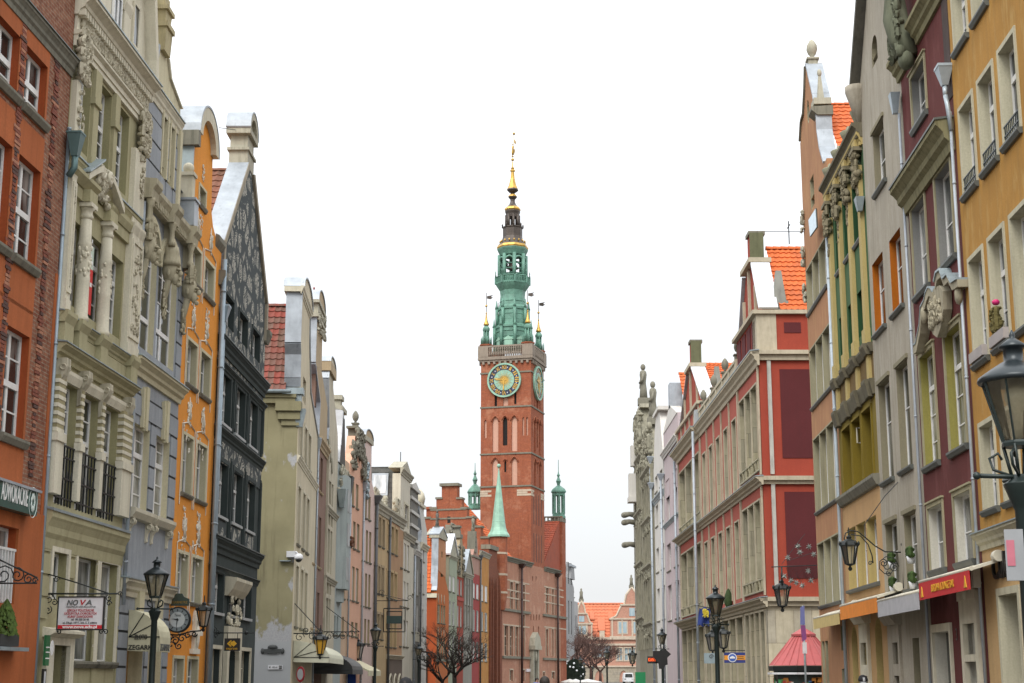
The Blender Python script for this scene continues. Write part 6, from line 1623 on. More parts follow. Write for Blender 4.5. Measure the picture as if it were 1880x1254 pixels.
for sx,sy in((-1,-1),(1,-1),(-1,1),(1,1)):ct(0,0,0,0,0,cxT+sx*q_,cyT+sy*q_)
def zz(v):return T.side(937,v,cxT)[1]
def rr(px):return px*208.0/F_PX/2
def octa(m,prof_):m.lathe(cxT,cyT,[(r,z)for r,z in prof_],8,smooth=False,rot=PI/8)
m=MB();octa(m,[(rr(62),zz(640)),(rr(62),zz(606)),(rr(66),zz(605)),(rr(66),zz(601)),(rr(55),zz(598)),(rr(52),zz(572)),(rr(56),zz(571)),(rr(56),zz(567)),(rr(50),zz(563)),(rr(46),zz(545)),(rr(48),zz(536)),(rr(58),zz(529)),(rr(64),zz(524)),(rr(64),zz(521)),(rr(50),zz(520)),(rr(50),zz(508))])
sp_=T.part(m,'copper_storey',cop)
m=MB()
for(r_,v0,v1)in((rr(68),640,603),(rr(59),602,569)):
 for k in range(8):
  a=PI/8+2*PI*k/8;m.tube([(cxT+r_*math.cos(a),cyT+r_*math.sin(a),zz(v0)),(cxT+r_*math.cos(a),cyT+r_*math.sin(a),zz(v1))],.22,6);m.lathe(cxT+r_*1.02*math.cos(a),cyT+r_*1.02*math.sin(a),[(.25,zz(v1)),(.14,zz(v1)+.4),(.03,zz(v1)+1.2)],6)
for v in(622,612,590,580,556):
 for k in range(8):
  a=2*PI*k/8;r_=rr(63 if v>603 else(53 if v>570 else 49))*math.cos(PI/8);c_,s_=math.cos(a),math.sin(a);h_=r_*.33
  m.tube([(cxT+r_*c_-h_*s_,cyT+r_*s_+h_*c_,zz(v)),(cxT+r_*c_+h_*s_,cyT+r_*s_-h_*c_,zz(v))],.06,4)
m.build('copper_rib',cop,sp_)
m=MB()
for k in range(8):
 a=2*PI*(k+0)/8;r_=rr(62)*math.cos(PI/8)+.03
 M2=Matrix.Translation((cxT,cyT,0))@Matrix.Rotation(a-PI/2,4,'Z')
 q=MB();q.box(-.55,.55,r_-.02,r_+.06,zz(640),zz(629));q.prism([(-.8,zz(629)),(.8,zz(629)),(0,zz(622))],r_-.02,r_+.12);q.build('copper_door',copl,sp_,mat=M2)
m=MB()
rb=rr(50)
for k in range(8):
 a=PI/8+2*PI*k/8;m.tube([(cxT+rb*math.cos(a),cyT+rb*math.sin(a),zz(521)),(cxT+rb*math.cos(a),cyT+rb*math.sin(a),zz(470))],.26,6)
 b=PI/8+2*PI*(k+1)/8
 P0=Vector((cxT+rb*math.cos(a),cyT+rb*math.sin(a),0));P1=Vector((cxT+rb*math.cos(b),cyT+rb*math.sin(b),0))
 for v in(506,497,488):m.tube([P0+Vector((0,0,zz(v))),P1+Vector((0,0,zz(v)))],.07,4)
 pts=[P0.lerp(P1,t)+Vector((0,0,zz(484)+(zz(475)-zz(484))*math.sin(PI*t)**.6))for t in(0,.1,.25,.5,.75,.9,1)]
 m.tube(pts,.16,5)
 for t in(.3,.5,.7):pq=P0.lerp(P1,t);m.tube([pq+Vector((0,0,zz(521))),pq+Vector((0,0,zz(510)))],.07,4)
 for t in range(7):pq=(Vector((cxT,cyT,0)).lerp(P0,1.28)).lerp(Vector((cxT,cyT,0)).lerp(P1,1.28),t/7);m.tube([pq+Vector((0,0,zz(524))),pq+Vector((0,0,zz(511)))],.06 if t else .14,4)
 e0,e1=Vector((cxT,cyT,zz(511))).lerp(P0+Vector((0,0,zz(511))),1.28),Vector((cxT,cyT,zz(511))).lerp(P1+Vector((0,0,zz(511))),1.28);m.tube([e0,e1],.10,4)
 m.lathe(e0.x,e0.y,[(.14,zz(511)),(.05,zz(504)),(.10,zz(503)),(.02,zz(499))],5)
T.part(m,'bell_storey',cop)
m=MB()
for(dx,dy,v,r)in((0,0,494,.8),(1.0,.4,500,.5),(-1.0,-.3,499,.5),(.3,1.1,489,.45),(-.5,.9,487,.4)):
 m.cut();z_=zz(v);m.lathe(cxT+dx,cyT+dy,[(r,z_),(r*.9,z_+r*.2),(r*.62,z_+r*.8),(r*.5,z_+r*1.3),(r*.1,z_+r*1.5)],10)
T.part(m,'bell',copd)
m=MB();octa(m,[(rr(48),zz(471)),(rr(51),zz(468)),(rr(57),zz(462)),(rr(59),zz(459)),(rr(57),zz(457))]);T.part(m,'copper_cornice',cop)
m=MB();octa(m,[(rr(58),zz(458.5)),(rr(60),zz(456)),(rr(56),zz(452))]);T.part(m,'gilded_band',gold)
m=MB();octa(m,[(rr(56),zz(452.2)),(rr(46),zz(446)),(rr(39),zz(440)),(rr(37),zz(436)),(rr(37),zz(421)),(rr(40),zz(420)),(rr(40),zz(418)),(rr(26),zz(417))])
for k in range(8):
 a=PI/8+2*PI*k/8;r_=rr(24);m.tube([(cxT+r_*math.cos(a),cyT+r_*math.sin(a),zz(418)),(cxT+r_*math.cos(a),cyT+r_*math.sin(a),zz(396))],.2,5)
 r_=rr(39);m.lathe(cxT+r_*math.cos(a),cyT+r_*math.sin(a),[(.13,zz(419)),(.09,zz(416)),(.14,zz(415)),(.02,zz(412))],5)
m.lathe(cxT,cyT,[(.22,zz(418)),(.22,zz(396))],6)
octa(m,[(rr(25),zz(400)),(rr(26),zz(394)),(rr(29),zz(390)),(rr(29),zz(388))])
octa(m,[(rr(22),zz(380.6)),(rr(13),zz(376)),(rr(9),zz(371)),(rr(9),zz(367)),(rr(16),zz(363.5)),(rr(17),zz(361.5))])
octa(m,[(rr(10),zz(357.2)),(rr(7),zz(355)),(rr(16),zz(353)),(rr(22),zz(350)),(rr(21),zz(347.6))])
T.part(m,'dark_copper_lantern',copd)
m=MB();octa(m,[(rr(28),zz(388)),(rr(31),zz(386)),(rr(29),zz(383)),(rr(22),zz(380.6))]);octa(m,[(rr(17),zz(361.5)),(rr(16),zz(360)),(rr(10),zz(357.2))]);octa(m,[(rr(21),zz(347.6)),(rr(14),zz(340)),(rr(8),zz(328)),(rr(6),zz(316)),(rr(9.5),zz(315)),(rr(9.5),zz(313)),(rr(5),zz(311)),(rr(7),zz(309)),(rr(2.4),zz(307)),(rr(1.6),zz(297))])
for k in range(16):
 a=2*PI*k/16;r_=rr(47);m.ball((cxT+r_*math.cos(a),cyT+r_*math.sin(a),zz(445.5)),.13,.13,.2,6,4)
T.part(m,'gilded_dome',gold)
m=MB();m.ball((cxT,cyT,zz(293.5)),rr(6),None,None,10,7);m.lathe(cxT,cyT,[(rr(5.5),zz(288.5)),(rr(2),zz(287)),(rr(2),zz(283))],8)
m.lathe(cxT,cyT,[(rr(3),zz(285)),(rr(4.4),zz(279)),(rr(2.6),zz(274)),(rr(3.8),zz(270)),(rr(1.2),zz(268))],8);m.ball((cxT,cyT,zz(266)),rr(2.6),None,None,8,6)
m.tube([(cxT-.4,cyT-.3,zz(287)),(cxT-.4,cyT-.3,zz(246))],.05,5);m.box(cxT-.4,cxT+.7,cyT-.33,cyT-.27,zz(263),zz(258));m.ball((cxT-.4,cyT-.3,zz(248)),.2,.2,.2,6,4)
m.prism([(cxT+.1,zz(274)),(cxT+.8,zz(271)),(cxT+1.0,zz(274)),(cxT+.5,zz(281))],cyT-.1,cyT-.02)
T.part(m,'gilded_figure',gold)
# beyond: far grey house, the end gate
FG=House('far_grey_house','distant grey house seen past the corner of the town hall',ground(1041,285),1500);W=FG.X(1055)
zt=FG.Z(1046,1062);FG.wall([(-4,0),(W,0),(W,zt-1.5),(W*.7,zt),(-2,zt),(-4,zt-2)],[(W*.2,W*.36,9,15),(W*.55,W*.72,9,15),(W*.2,W*.36,18,22),(W*.55,W*.72,18,22)],plaster('far_grey_render',(.34,.345,.35),.08,.3),None,.3,back=8)
FG.part(MB().prism([(W*.45,zt),(W*1.0,zt),(W*.9,zt+2.2),(W*.55,zt+2.2)],-.2,2),'gable',plaster('far_grey_render',(.34,.345,.35)));FG.part(MB().box(W*.4,W*1.05,-.4,3,zt+2.2,zt+2.6),'gable_cap',ZINC)
FG.part(MB().box(W*.2,W*.36,.1,.2,9,22).box(W*.55,W*.72,.1,.2,9,22),'pane',PANE)
FG2=House('far_pale_house','small pale house gable left of the orange gate roof',ground(1055,330),1450);W=FG2.X(1062);zt=FG2.Z(1058,1105)
FG2.wall(R4(0,W,0,zt),[(W*.2,W*.4,6,9),(W*.6,W*.8,6,9),(W*.2,W*.4,11,14),(W*.6,W*.8,11,14)],plaster('far_pale_render',(.42,.42,.42)),None,.3,back=6);FG2.part(MB().box(W*.2,W*.4,.1,.2,6,14).box(W*.6,W*.8,.1,.2,6,14),'pane',PANE);finial(FG2,W*.6,1,zt,1.6,dst)
GD=400.0
gx0,gx1=at(1062,1240,GD).x,at(1176,1240,GD).x
GG=empty('street_end_gate',(0,GD,0),0,'wide pink brick gate building with scrolled gables and a steep orange roof closing the street','gate building')
def gp(u,v):p=at(u,v,GD);return(p.x,p.z)
mp_g=brick('gate_pink_brick',(.55,.29,.21),(.50,.27,.20),(.5,.36,.28),.9,.3,.2);gst=stone('gate_sandstone',(.50,.42,.33),None,.4);blu=pane_mat('pale_blue_glass',(.24,.33,.37),(.34,.42,.45),.6,.15)
ze_=gp(1100,1172)[1];zrf=gp(1100,1106)[1];xg2=gp(1200,1172)[0]
wing=[]
for(ul,ur)in((1062,1088),(1121,1172)):
 a,b=gp(ul,1172)[0],gp(ur,1172)[0]
 wing.append((a,b))
whole=[gp(1133,1190)+gp(1142,1212),gp(1147,1190)+gp(1160,1212),gp(1091,1186)+gp(1121,1206),gp(1162,1190)+gp(1171,1212)]
wh=[(q[0],q[2],q[3],q[1])for q in whole]
MB().wall(R4(gx0-2,xg2,0,ze_),[R4(*q)for q in wh],0,.5,0,0,10).build('wall',[mp_g,mp_g],GG,fix=False)
for q in wh:
 MB().box(q[0],q[1],.3,.4,q[2],q[3]).build('pane',blu,MB().prism([(q[0]-.4,q[2]-.3),(q[1]+.4,q[2]-.3),(q[1]+.4,q[3]+.3),(q[0]-.4,q[3]+.3),(q[0]-.4,q[3]),(q[1],q[3]),(q[1],q[2]),(q[0],q[2]),(q[0],q[3]),(q[0]-.4,q[3])],-.12,0).box((q[0]+q[1])/2-.12,(q[0]+q[1])/2+.12,.1,.2,q[2],q[3]).box(q[0],q[1],.1,.2,(q[2]+q[3])/2-.1,(q[2]+q[3])/2+.1).build('window',gst,GG))
zgr=gp(1120,1222)[1]
MB().box(gx0-2,xg2,-.5,0,zgr-.4,zgr).box(gx0-2,xg2,-.4,0,gp(1100,1183)[1]-.3,gp(1100,1183)[1]+.2).box(gx0-2,xg2,-.5,0,ze_-.3,ze_+.3).build('cornice',gst,GG)
MB().wall(R4(gx0-2,xg2,0,zgr-.4),[arch(gp(1092,1240)[0],gp(1108,1240)[0],0,zgr-1.2,2.2),arch(gp(1137,1240)[0],gp(1152,1240)[0],0,zgr-1.2,2.2)],-.2,.2,0,0,.2).build('stone_base',[stone('gate_base_stone',(.36,.32,.26),None,.5,blocks=(1.2,.6)),gst],GG,fix=False)
tl_gt=tiles('hazed_gate_roof_tiles',(.55,.17,.085),(.49,.155,.08),(.42,.15,.085),1.0,1.0)  # tile colours paled, distance haze is put into the roof colour
tile_roof((gx0,.4,ze_),(xg2,.4,ze_),(gx0,9,zrf),tl_gt,'roof',1.0,1.1,.12,True,GG)
for(a,b)in wing:
 w_=b-a;big=w_>5;h_=(gp(1160,1080)[1]if big else gp(1068,1105)[1])-ze_;cx=(a+b)/2+(w_*.5-2.8 if big else-w_*.28)*(1 if big else 1)
 if big:b=a+2*(gp(1161,1172)[0]-a);w_=b-a;cx=(a+b)/2
 else:a=b-2*(b-gp(1068,1172)[0]);w_=b-a;cx=(a+b)/2
 zz_=ze_+.3
 m=MB();prof_=[(-.5,0),(.5,0),(.5,.36),(.36,.42),(.25,.62),(.17,.66),(.13,.84),(0,1.0),(-.13,.84),(-.17,.66),(-.25,.62),(-.36,.42),(-.5,.36)]
 m.prism([(cx+x*w_,zz_+z*h_)for x,z in prof_],-.1,1.2);g_=m.build('gable',mp_g,GG)
 m=MB()
 for fz,hw_ in((.0,.52),(.36,.52),(.64,.27)):m.cut();m.box(cx-hw_*w_,cx+hw_*w_,-.4,1.3,zz_+fz*h_-.15,zz_+fz*h_+.25)
 for sx in(-1,1):
  pr_=[(x,z)for x,z in prof_ if x*sx>=0 and z>=.36];m.cut();m.tube([(cx+x*w_,0,zz_+z*h_)for x,z in sorted(pr_,key=lambda p:p[1])],.28,5)
 for k in range(5):x=cx+(k/4-.5)*w_*.92;m.cut();m.box(x-.18,x+.18,-.25,0,zz_+.2,zz_+.35*h_)
 m.build('gable_trim',gst,g_)
 for x in((-.22,.12)if big else(.05,)):
  q=(cx+x*w_-1.0,cx+x*w_+1.0,zz_+.08*h_,zz_+.3*h_);MB().box(q[0]-.3,q[1]+.3,-.16,-.1,q[2]-.3,q[3]+.3).build('window',gst,g_);MB().box(q[0],q[1],-.2,-.16,q[2],q[3]).build('pane',blu,g_)
 q=(cx-.7,cx+.7,zz_+.42*h_,zz_+.58*h_);MB().box(q[0],q[1],-.2,-.1,q[2],q[3]).build('pane',blu,g_)
 zt_=zz_+h_;m=MB();m.box(cx-.6,cx+.6,-.2,1.2,zt_-.2,zt_+.5);m.lathe(cx,.5,[(.5,zt_+.5),(.38,zt_+1.4),(.45,zt_+2.2),(.2,zt_+2.5),(.25,zt_+2.9),(.05,zt_+3.2)],8);m.build('gable_statue',dst,g_)
for(u0,u1,v0,v1)in((1085,1093,1137,1124),(1119,1128,1137,1124),(1099,1112,1158,1136)):
 a,b=gp(u0,v0),gp(u1,v1);f=(a[1]-ze_)/(zrf-ze_);y_=.4+8.6*f
 MB().prof([(y_-.6,a[1]),(y_-.6,a[1]+.3),(y_+8.6*(b[1]-a[1])/(zrf-ze_),b[1]+.25),(y_+2,a[1])],a[0],b[0]).build('dormer',tl_gt,GG)
q=gp(1101,1170)+gp(1110,1158);MB().box(q[0],q[2],.0,1.6,q[1],q[3]).build('dormer_window',gst,GG)
# RIGHT SIDE
def rhouse(name,label,p,vp,u_far):
 """p: ground point of the near corner; u_far: column of the far corner"""
 q=House(name,label,p,vp,True);x=q.X(u_far);f=q.far(x)
 q.p=f;q.root.location=(f[0],f[1],0);return q,-x,f
grime=(.06,.055,.04)
# ochre house at the right edge
R1=House('ochre_corner_house','large ochre yellow house at the right edge behind the big street lamp',ground(1817,36),1060,True);W=7.5
m_oc=plaster('ochre_render',(.43,.225,.05),.18,.30,(.20,.13,.05),(.55,.40,.16),patch=.45,seed=60.)
m_ivr=plaster('ivory_reveal',(.52,.49,.36),.08,.25,seed=61.)
rows=[[((1748,-30),(1772,66)),((1783,-80),(1812,10)),((1820,-120),(1850,-60))],[((1760,212.6),(1795,335)),((1794,155.7),(1833.5,285)),((1833.5,100.5),(1875,232))],[((1778,483.6),(1816.8,655)),((1816.7,445),(1853.6,620)),((1858,412),(1900,580))],[((1801.7,785),(1837,926)),((1840,760),(1878,913)),((1882,740),(1920,900))]]
c1=[]
for k in range(3):c1.append((sum(R1.X(*rows[i][k][0])for i in(1,2,3))/3,sum(R1.X(*rows[i][k][1])for i in(1,2,3))/3))
w_=sum(b-a for a,b in c1)/3;c1=[((a+b-w_)/2,(a+b+w_)/2)for a,b in c1]
w1=[];zr1=[]
for rw in rows:
 zt=sum(R1.Z(*q[0])for q in rw[:2])/2;zb=sum(R1.Z(*q[1])for q in rw[:2])/2;zr1.append((zb,zt))
 for a,b in c1:w1.append((a,b,zb,zt))
zled=R1.Z(1790,985,.2);dr1=(R1.X(1836,1094),R1.X(1836,1094)+1.5,.1,R1.Z(1836,1094));dr2=(dr1[1]+1.0,dr1[1]+2.6,.1,dr1[3])
R1.wall(R4(0,W,zled,24),w1,m_oc,m_ivr,.4)
R1.wall(R4(0,W,0,zled),[dr1,dr2],plaster('peach_ground_floor',(.52,.345,.165),.1,.15,seed=62.),m_ivr,.5,'ground_floor')
R1.body(0,W,24,9,m_oc)
for i,q in enumerate(w1):
 R1.window(q,.21,2,(.68,.34),.07,WHITE,PANE,(.12,.13,.10),SILL_D,(.11,.035),m_ivr)
 if 3<=i<6:
  m=MB()
  for j in range(9):xx=q[0]+(q[1]-q[0])*(j+.5)/9;m.box(xx-.012,xx+.012,-.02,.0,q[2],q[2]+.42)
  for zz in(.02,.2,.42):m.box(q[0],q[1],-.025,.005,q[2]+zz,q[2]+zz+.03)
  R1.part(m,'window_grille',GREENBLACK)
 if 6<=i<8:R1.part(MB().box(q[0]+.0,q[1],-.16,.02,q[2]+.02,q[2]+.26),'planter_box',plain('grey_planter',(.34,.31,.30),.7))
R1.cornice(-.05,W,zled+.1,.42,.22,m_ivr,'ground_floor_cornice',capm=ZINC_D)
for q in(dr1,dr2):
 R1.part(MB().box(q[0],q[1],.42,.5,q[2],q[3]),'door',SLOT);R1.part(MB().prism([(q[0]-.16,q[2]),(q[0],q[2]),(q[0],q[3]),(q[1],q[3]),(q[1],q[2]),(q[1]+.16,q[2]),(q[1]+.16,q[3]+.16),(q[0]-.16,q[3]+.16)],-.05,0),'door_surround',m_ivr)
R1.pipe(-.0,.3,R1.Z(1745,215),.04,-.10,PIPE)
m=MB();zz=R1.Z(1802,1080);m.box(-.1,.12,-.26,-.1,zz,zz+.5);R1.part(m,'fuse_box',plain('cream_box',(.6,.58,.5),.5))
sg=empty('shop_lettering',R1.root.location,R1.root.rotation_euler.z,'black raised letters of a shop name on the peach ground floor','sign')
zc=R1.Z(1840,1040);xa=R1.X(1826,1040);text_mesh('Cuk',.80,plain('black_letters',(.012,.012,.012),.4),sg,(xa+.55,-.03,zc),FRONT,width=1.3,extrude=.03,bold=.012)
fl=empty('potted_flower',R1.root.location,R1.root.rotation_euler.z,'withered potted plant with one pink flower on an ochre house sill','plant');q=w1[7]
m=MB().relief(q[0]+.10,q[0]+.55,q[2]+.28,q[2]+.85,-.05,.10,60,.10,seed=401);m.build('leaves',plain('withered_leaves',(.12,.10,.03),.9),fl);MB().ball((q[0]+.42,-.06,q[2]+.98),.09,.09,.07,8,5).ball((q[0]+.24,-.06,q[2]+.80),.05,.05,.04,6,4).build('flower',plain('pink_petals',(.60,.02,.16),.6),fl)
# burgundy house
R2,W2r,P_=rhouse('burgundy_house','dark burgundy house with olive window reveals and a carved shield between two floors',R1.p,1060,1715)
W=W2r;m_bu=plaster('burgundy_render',(.12,.029,.026),.16,.18,(.06,.02,.022),(.22,.085,.08),patch=.3,seed=63.)
m_o2=plaster('olive_yellow_reveal',(.30,.27,.075),.08,.2,seed=64.);m_gr2=plaster('grey_reveal',(.25,.25,.24),.08,.2);m_wr2=plaster('white_reveal',(.60,.58,.50),.06,.15)
rows=[[((1671,390),(1706,520)),((1714.6,335),(1753,468))],[((1689.5,658),(1726,845)),((1734.7,616),(1778,812))],[((1706,934.5),(1738,1040)),((1753,911.7),(1791.6,1026))]]
c2=[(sum(R2.X(*r[k][0])for r in rows)/3,sum(R2.X(*r[k][1])for r in rows)/3)for k in(0,1)]
w2=[];
for rw in rows:
 zt=sum(R2.Z(*q[0])for q in rw)/2;zb=sum(R2.Z(*q[1])for q in rw)/2
 for a,b in c2:w2.append((a,b,zb,zt))
t2=R2.rect(1676,147,1706,225);t2=(c2[0][0]+.3,c2[0][0]+.3+(c2[0][1]-c2[0][0]),t2[2],t2[3])
t2=(R2.X(1673,147),R2.X(1673,147)+(c2[0][1]-c2[0][0]),R2.Z(1690,222),R2.Z(1673,147))
g2=[(R2.X(1715.5,1163),R2.X(1746,1157),.1,R2.Z(1730,1160)),(R2.X(1776,1148),R2.X(1797,1145),R2.Z(1780,1202),R2.Z(1776,1146)),(R2.X(1776,1148),R2.X(1797,1145),.1,R2.Z(1780,1215))]
ztop=R2.Z(1722,0,.3)+2.5
zs=[(w2[0][2]-.5,ztop),(w2[4][3]+.6,w2[0][2]-.5),(0,w2[4][3]+.6)]
R2.wall(R4(0,W,w2[2][3]+1.0,ztop),w2[:2]+[t2],m_bu,m_gr2,.38);R2.wall(R4(0,W,w2[4][3]+.6,w2[2][3]+1.0),w2[2:4],m_bu,m_o2,.38);R2.wall(R4(0,W,0,w2[4][3]+.6),w2[4:]+g2,m_bu,m_wr2,.38)
R2.body(0,W,ztop,9,m_bu)
for i,q in enumerate(w2+[t2]):R2.window(q,.20,2,(.70,.22,.46)if 2<=i<4 else(.45,),.07,WHITE,PANE_L if i<4 else PANE,(.12,.15,.10),SILL_D,(.12,.04),stone('olive_stone_frame',(.33,.30,.19),None,.4),head=.04)
for q in g2:R2.part(MB().box(q[0],q[1],.3,.36,q[2],q[3]),'dark_glass',PANE_D)
q=g2[0];R2.part(MB().prism([(q[0]-.14,q[2]),(q[0],q[2]),(q[0],q[3]),(q[1],q[3]),(q[1],q[2]),(q[1]+.14,q[2]),(q[1]+.14,q[3]+.2),(q[0]-.14,q[3]+.2)],-.07,0),'door_surround',CREAM)
a,b=g2[1][0],g2[1][1];zt=g2[1][3];zm0,zm1=g2[2][3],g2[1][2]
m=MB();m.box(a-.26,a,-.12,.1,.1,zt);m.box(b,b+.26,-.12,.1,.1,zt);m.box(a,b,-.115,.1,zm0,zm1);m.box(a-.26,b+.26,-.12,.1,zt,zt+.55);m.prism([(a-.3,zt+.55),(b+.3,zt+.55),(b+.3,zt+.75),(b-.1,zt+.85),((a+b)/2+.2,zt+.7),((a+b)/2,zt+1.15),((a+b)/2-.2,zt+.7),(a+.1,zt+.85),(a-.3,zt+.75)],-.15,0);m.ball(((a+b)/2,-.15,zt+.75),.14,.08,.2,8,5)
R2.part(m,'portal',CREAM)
od=stone('old_cornice_stone',(.215,.195,.105),(.05,.05,.025),.75)
zc2=R2.Z(1641,335,.42);R2.cornice(-.15,W-.1,zc2,.85,.45,od,'great_cornice',capm=SILL_D)
zc3=R2.Z(1624,123,.35);R2.cornice(-.2,W*.24,zc3,.6,.35,od,'upper_cornice');R2.cornice(W*.42,W+.1,zc3+.1,.6,.35,od,'upper_cornice')
m=MB();xc,zc=W*.30,zc3+.2
m.tube([(xc+.3,-.1,zc-.9),(xc+.25,-.35,zc-.4),(xc,-.42,zc+.3),(xc-.1,-.40,zc+1.0),(xc-.1,-.45,zc+1.5)],[.26,.34,.36,.28,.34],10);m.ball((xc-.1,-.45,zc+1.75),.42,.34,.26,10,6);m.ball((xc+.35,-.28,zc-1.0),.28,.22,.28,10,6)
m.relief(xc-.5,xc+.6,zc-.8,zc+1.9,-.45,.14,70,.24,seed=410);R2.part(m,'carved_figure',stone('mossy_dark_stone',(.13,.14,.095),(.035,.045,.025),.7))
zk=(w2[0][2]+w2[2][3])/2-.05;xm=(c2[0][1]+c2[1][0])/2-.05;zt=w2[0][2]-.55
cst2=stone('cartouche_stone',(.36,.325,.235),(.10,.09,.06),.65)
zT=R2.Z(1722,508,.35);zB=R2.Z(1722,628,.1);xs=R2.X(1720,560,.2)
hh=zT-zB
sh=[(xs-.85,zT-.35),(xs-.80,zT-hh*.6),(xs-.45,zT-hh*.86),(xs,zB),(xs+.45,zT-hh*.86),(xs+.80,zT-hh*.6),(xs+.85,zT-.35),(xs+.5,zT-.12),(xs,zT-.06),(xs-.5,zT-.12)]
m=MB();m.prism(sh,-.24,-.02);m.relief(xs-.6,xs+.6,zT-hh*.75,zT-.35,-.25,.06,60,.16,seed=411);ca=R2.part(m,'carved_shield',cst2)
m=MB()
def sweep(m,pts,w0,y0,y1):
 for(xa,za),(xb,zb)in zip(pts[:-1],pts[1:]):m.prism([(xa,za),(xb,zb),(xb,zb-w0),(xa,za-w0)],y0,y1)
lf=[(xs-2.7,zB+.35),(xs-2.35,zT-1.0),(xs-1.8,zT-.62),(xs-1.55,zT-.2),(xs-1.1,zT-.12),(xs-.9,zT+.02),(xs-.6,zT+.10),(xs-.3,zT+.0),(xs-.15,zT-.12)]
rf=[(xs+.15,zT+.05),(xs+.4,zT+.22),(xs+.8,zT+.2),(xs+1.05,zT-.1),(xs+1.5,zT-.1),(xs+1.85,zT-.4),(xs+2.4,zT-.45)]
sweep(m,lf,.22,-.26,0);m.cut();sweep(m,rf,.18,-.26,0);m.ball((xs-1.35,-.22,zT-.45),.18,.1,.24,8,5);m.ball((xs+2.05,-.16,zT-.75),.18,.1,.24,8,5)
m.build('scrolled_hood',cst2,ca);m=MB();sweep(m,[(x,z+.05)for x,z in rf],.05,-.30,0.01);sweep(m,[(x,z+.04)for x,z in lf],.04,-.28,0.01);m.build('lead_cover',ZINC_D,ca)
zh=R2.Z(1728,168,.16);R2.pipe(W-.1,zc2+.5,zh,.06,-.16,plain('grey_blue_pipe',(.36,.42,.46),.45,.3),True);R2.part(MB().tube([(W-.1,-.16,zc2+.55),(W-.02,-.14,zc2+.25),(W+.02,-.10,zc2-.4)],.06,8),'pipe_elbow',MATS['grey_blue_pipe'])
R2.part(MB().box(W-.55,W+.02,-.02,.4,zc2+.5,ztop),'dark_corner_strip',stone('sooty_stone',(.07,.05,.045)))
text_mesh('3',.42,plain('black_letters',(.012,.012,.012)),R2.root,(R2.X(1757,1166),-.01,R2.Z(1757,1166)),FRONT,'house_number')
# grey beige house
R3,W,P3=rhouse('grey_beige_house','tall grey-beige house with two burnt orange window reveals and a pedimented gable',P_,1060,1632.6)
m_gb=plaster('grey_beige_render',(.375,.34,.275),.13,.42,(.15,.13,.09),(.45,.42,.36),patch=.4,seed=66.);m_or3=plaster('burnt_orange_reveal',(.40,.115,.008),.08,.1);m_tr3=plaster('taupe_reveal',(.25,.225,.15),.1,.2)
rows=[[((1599,490),(1626,596)),((1631.6,445),(1659,558))],[((1611.5,709.7),(1641,875)),((1643.6,679.5),(1678.4,852))],[((1628,963),(1654,1086)),((1661,946),(1686,1078))]]
c3=[(sum(R3.X(*r[k][0])for r in rows)/3,sum(R3.X(*r[k][1])for r in rows)/3)for k in(0,1)]
w3=[]
for rw in rows:
 zt=sum(R3.Z(*q[0])for q in rw)/2;zb=sum(R3.Z(*q[1])for q in rw)/2
 for a,b in c3:w3.append((a,b,zb,zt))
t3=R3.rect(1602.4,249.5,1627.5,350);wd=c3[0][1]-c3[0][0];xc=(R3.X(1602.4,249.5)+R3.X(1627,332))/2;t3=(xc-wd/2,xc+wd/2,R3.Z(1604,365),R3.Z(1602.4,249.5))
lu=R3.rect(1601,110,1611.6,118);xl=(R3.X(1601,115)+R3.X(1611.6,100))/2;lun=arch(xl-.42,xl+.42,R3.Z(1602,126),R3.Z(1602,126)+.9,.42)
zeav=R3.Z(1583,150);zap=zeav+W*.62
q3=R3.px(1674.8,1172);d3=(q3[0],q3[0]+.85,.1,q3[1]);p3=R3.rect(1643,1180,1656,1205);p3=(p3[0],p3[0]+.75,.1,R3.Z(1643,1180))
R3.wall(R4(0,W,0,w3[0][2]-.5),w3[2:]+[d3,p3],m_gb,m_tr3,.36);R3.wall([(0,w3[0][2]-.5),(W,w3[0][2]-.5),(W,w3[0][3]+.8),(0,w3[0][3]+.8)],w3[:2],m_gb,m_or3,.36);R3.wall([(0,w3[0][3]+.8),(W,w3[0][3]+.8),(W,zeav),(W/2,zap),(0,zeav)],[t3,lun],m_gb,m_tr3,.36,back=.5)
R3.body(0,W,zeav,9,m_gb);R3.part(MB().box(xl-.42,xl+.42,.2,.28,R3.Z(1602,126),R3.Z(1602,126)+.9),'pane',PANE_D)
for i,q in enumerate(w3+[t3]):R3.window(q,.20,2,(.6,)if i!=6 else(.5,),.07,WHITE,PANE,(.12,.12,.10),SILL_D)
m=MB()
for q in w3[2:]+[t3]:m.cut();m.box(q[0]-.1,q[1]+.1,-.06,0,q[3]+.02,q[3]+.14)
R3.part(m,'window_head',m_tr3)
for sgn in(-1,1):
 xa,xb=(-.25,W/2)if sgn<0 else(W+.25,W/2);za,zb=zeav-.15,zap+.15
 R3.part(MB().prism([(xa,za),(xb,zb),(xb,zb+.30),(xa,za+.30)],-.30,.6),'raking_cornice',stone('dark_grey_cornice',(.13,.125,.105)));R3.part(MB().prism([(xa+.7*-sgn*1,za+.95),(xb,zb+.62),(xb,zb+.75),(xa+.7*-sgn,za+1.1)],.3,1.5),'roof_edge',SILL_D)
R3.part(MB().lathe(-.05,-.1,[(.05,zeav-1.3),(.28,zeav-.5),(.38,zeav-.2),(.38,zeav)],12),'corner_corbel',m_gb)
for q,hz in((d3,0),(p3,1)):R3.part(MB().box(q[0],q[1],.28,.34,q[2],q[3]),'dark_glass',PANE_D)
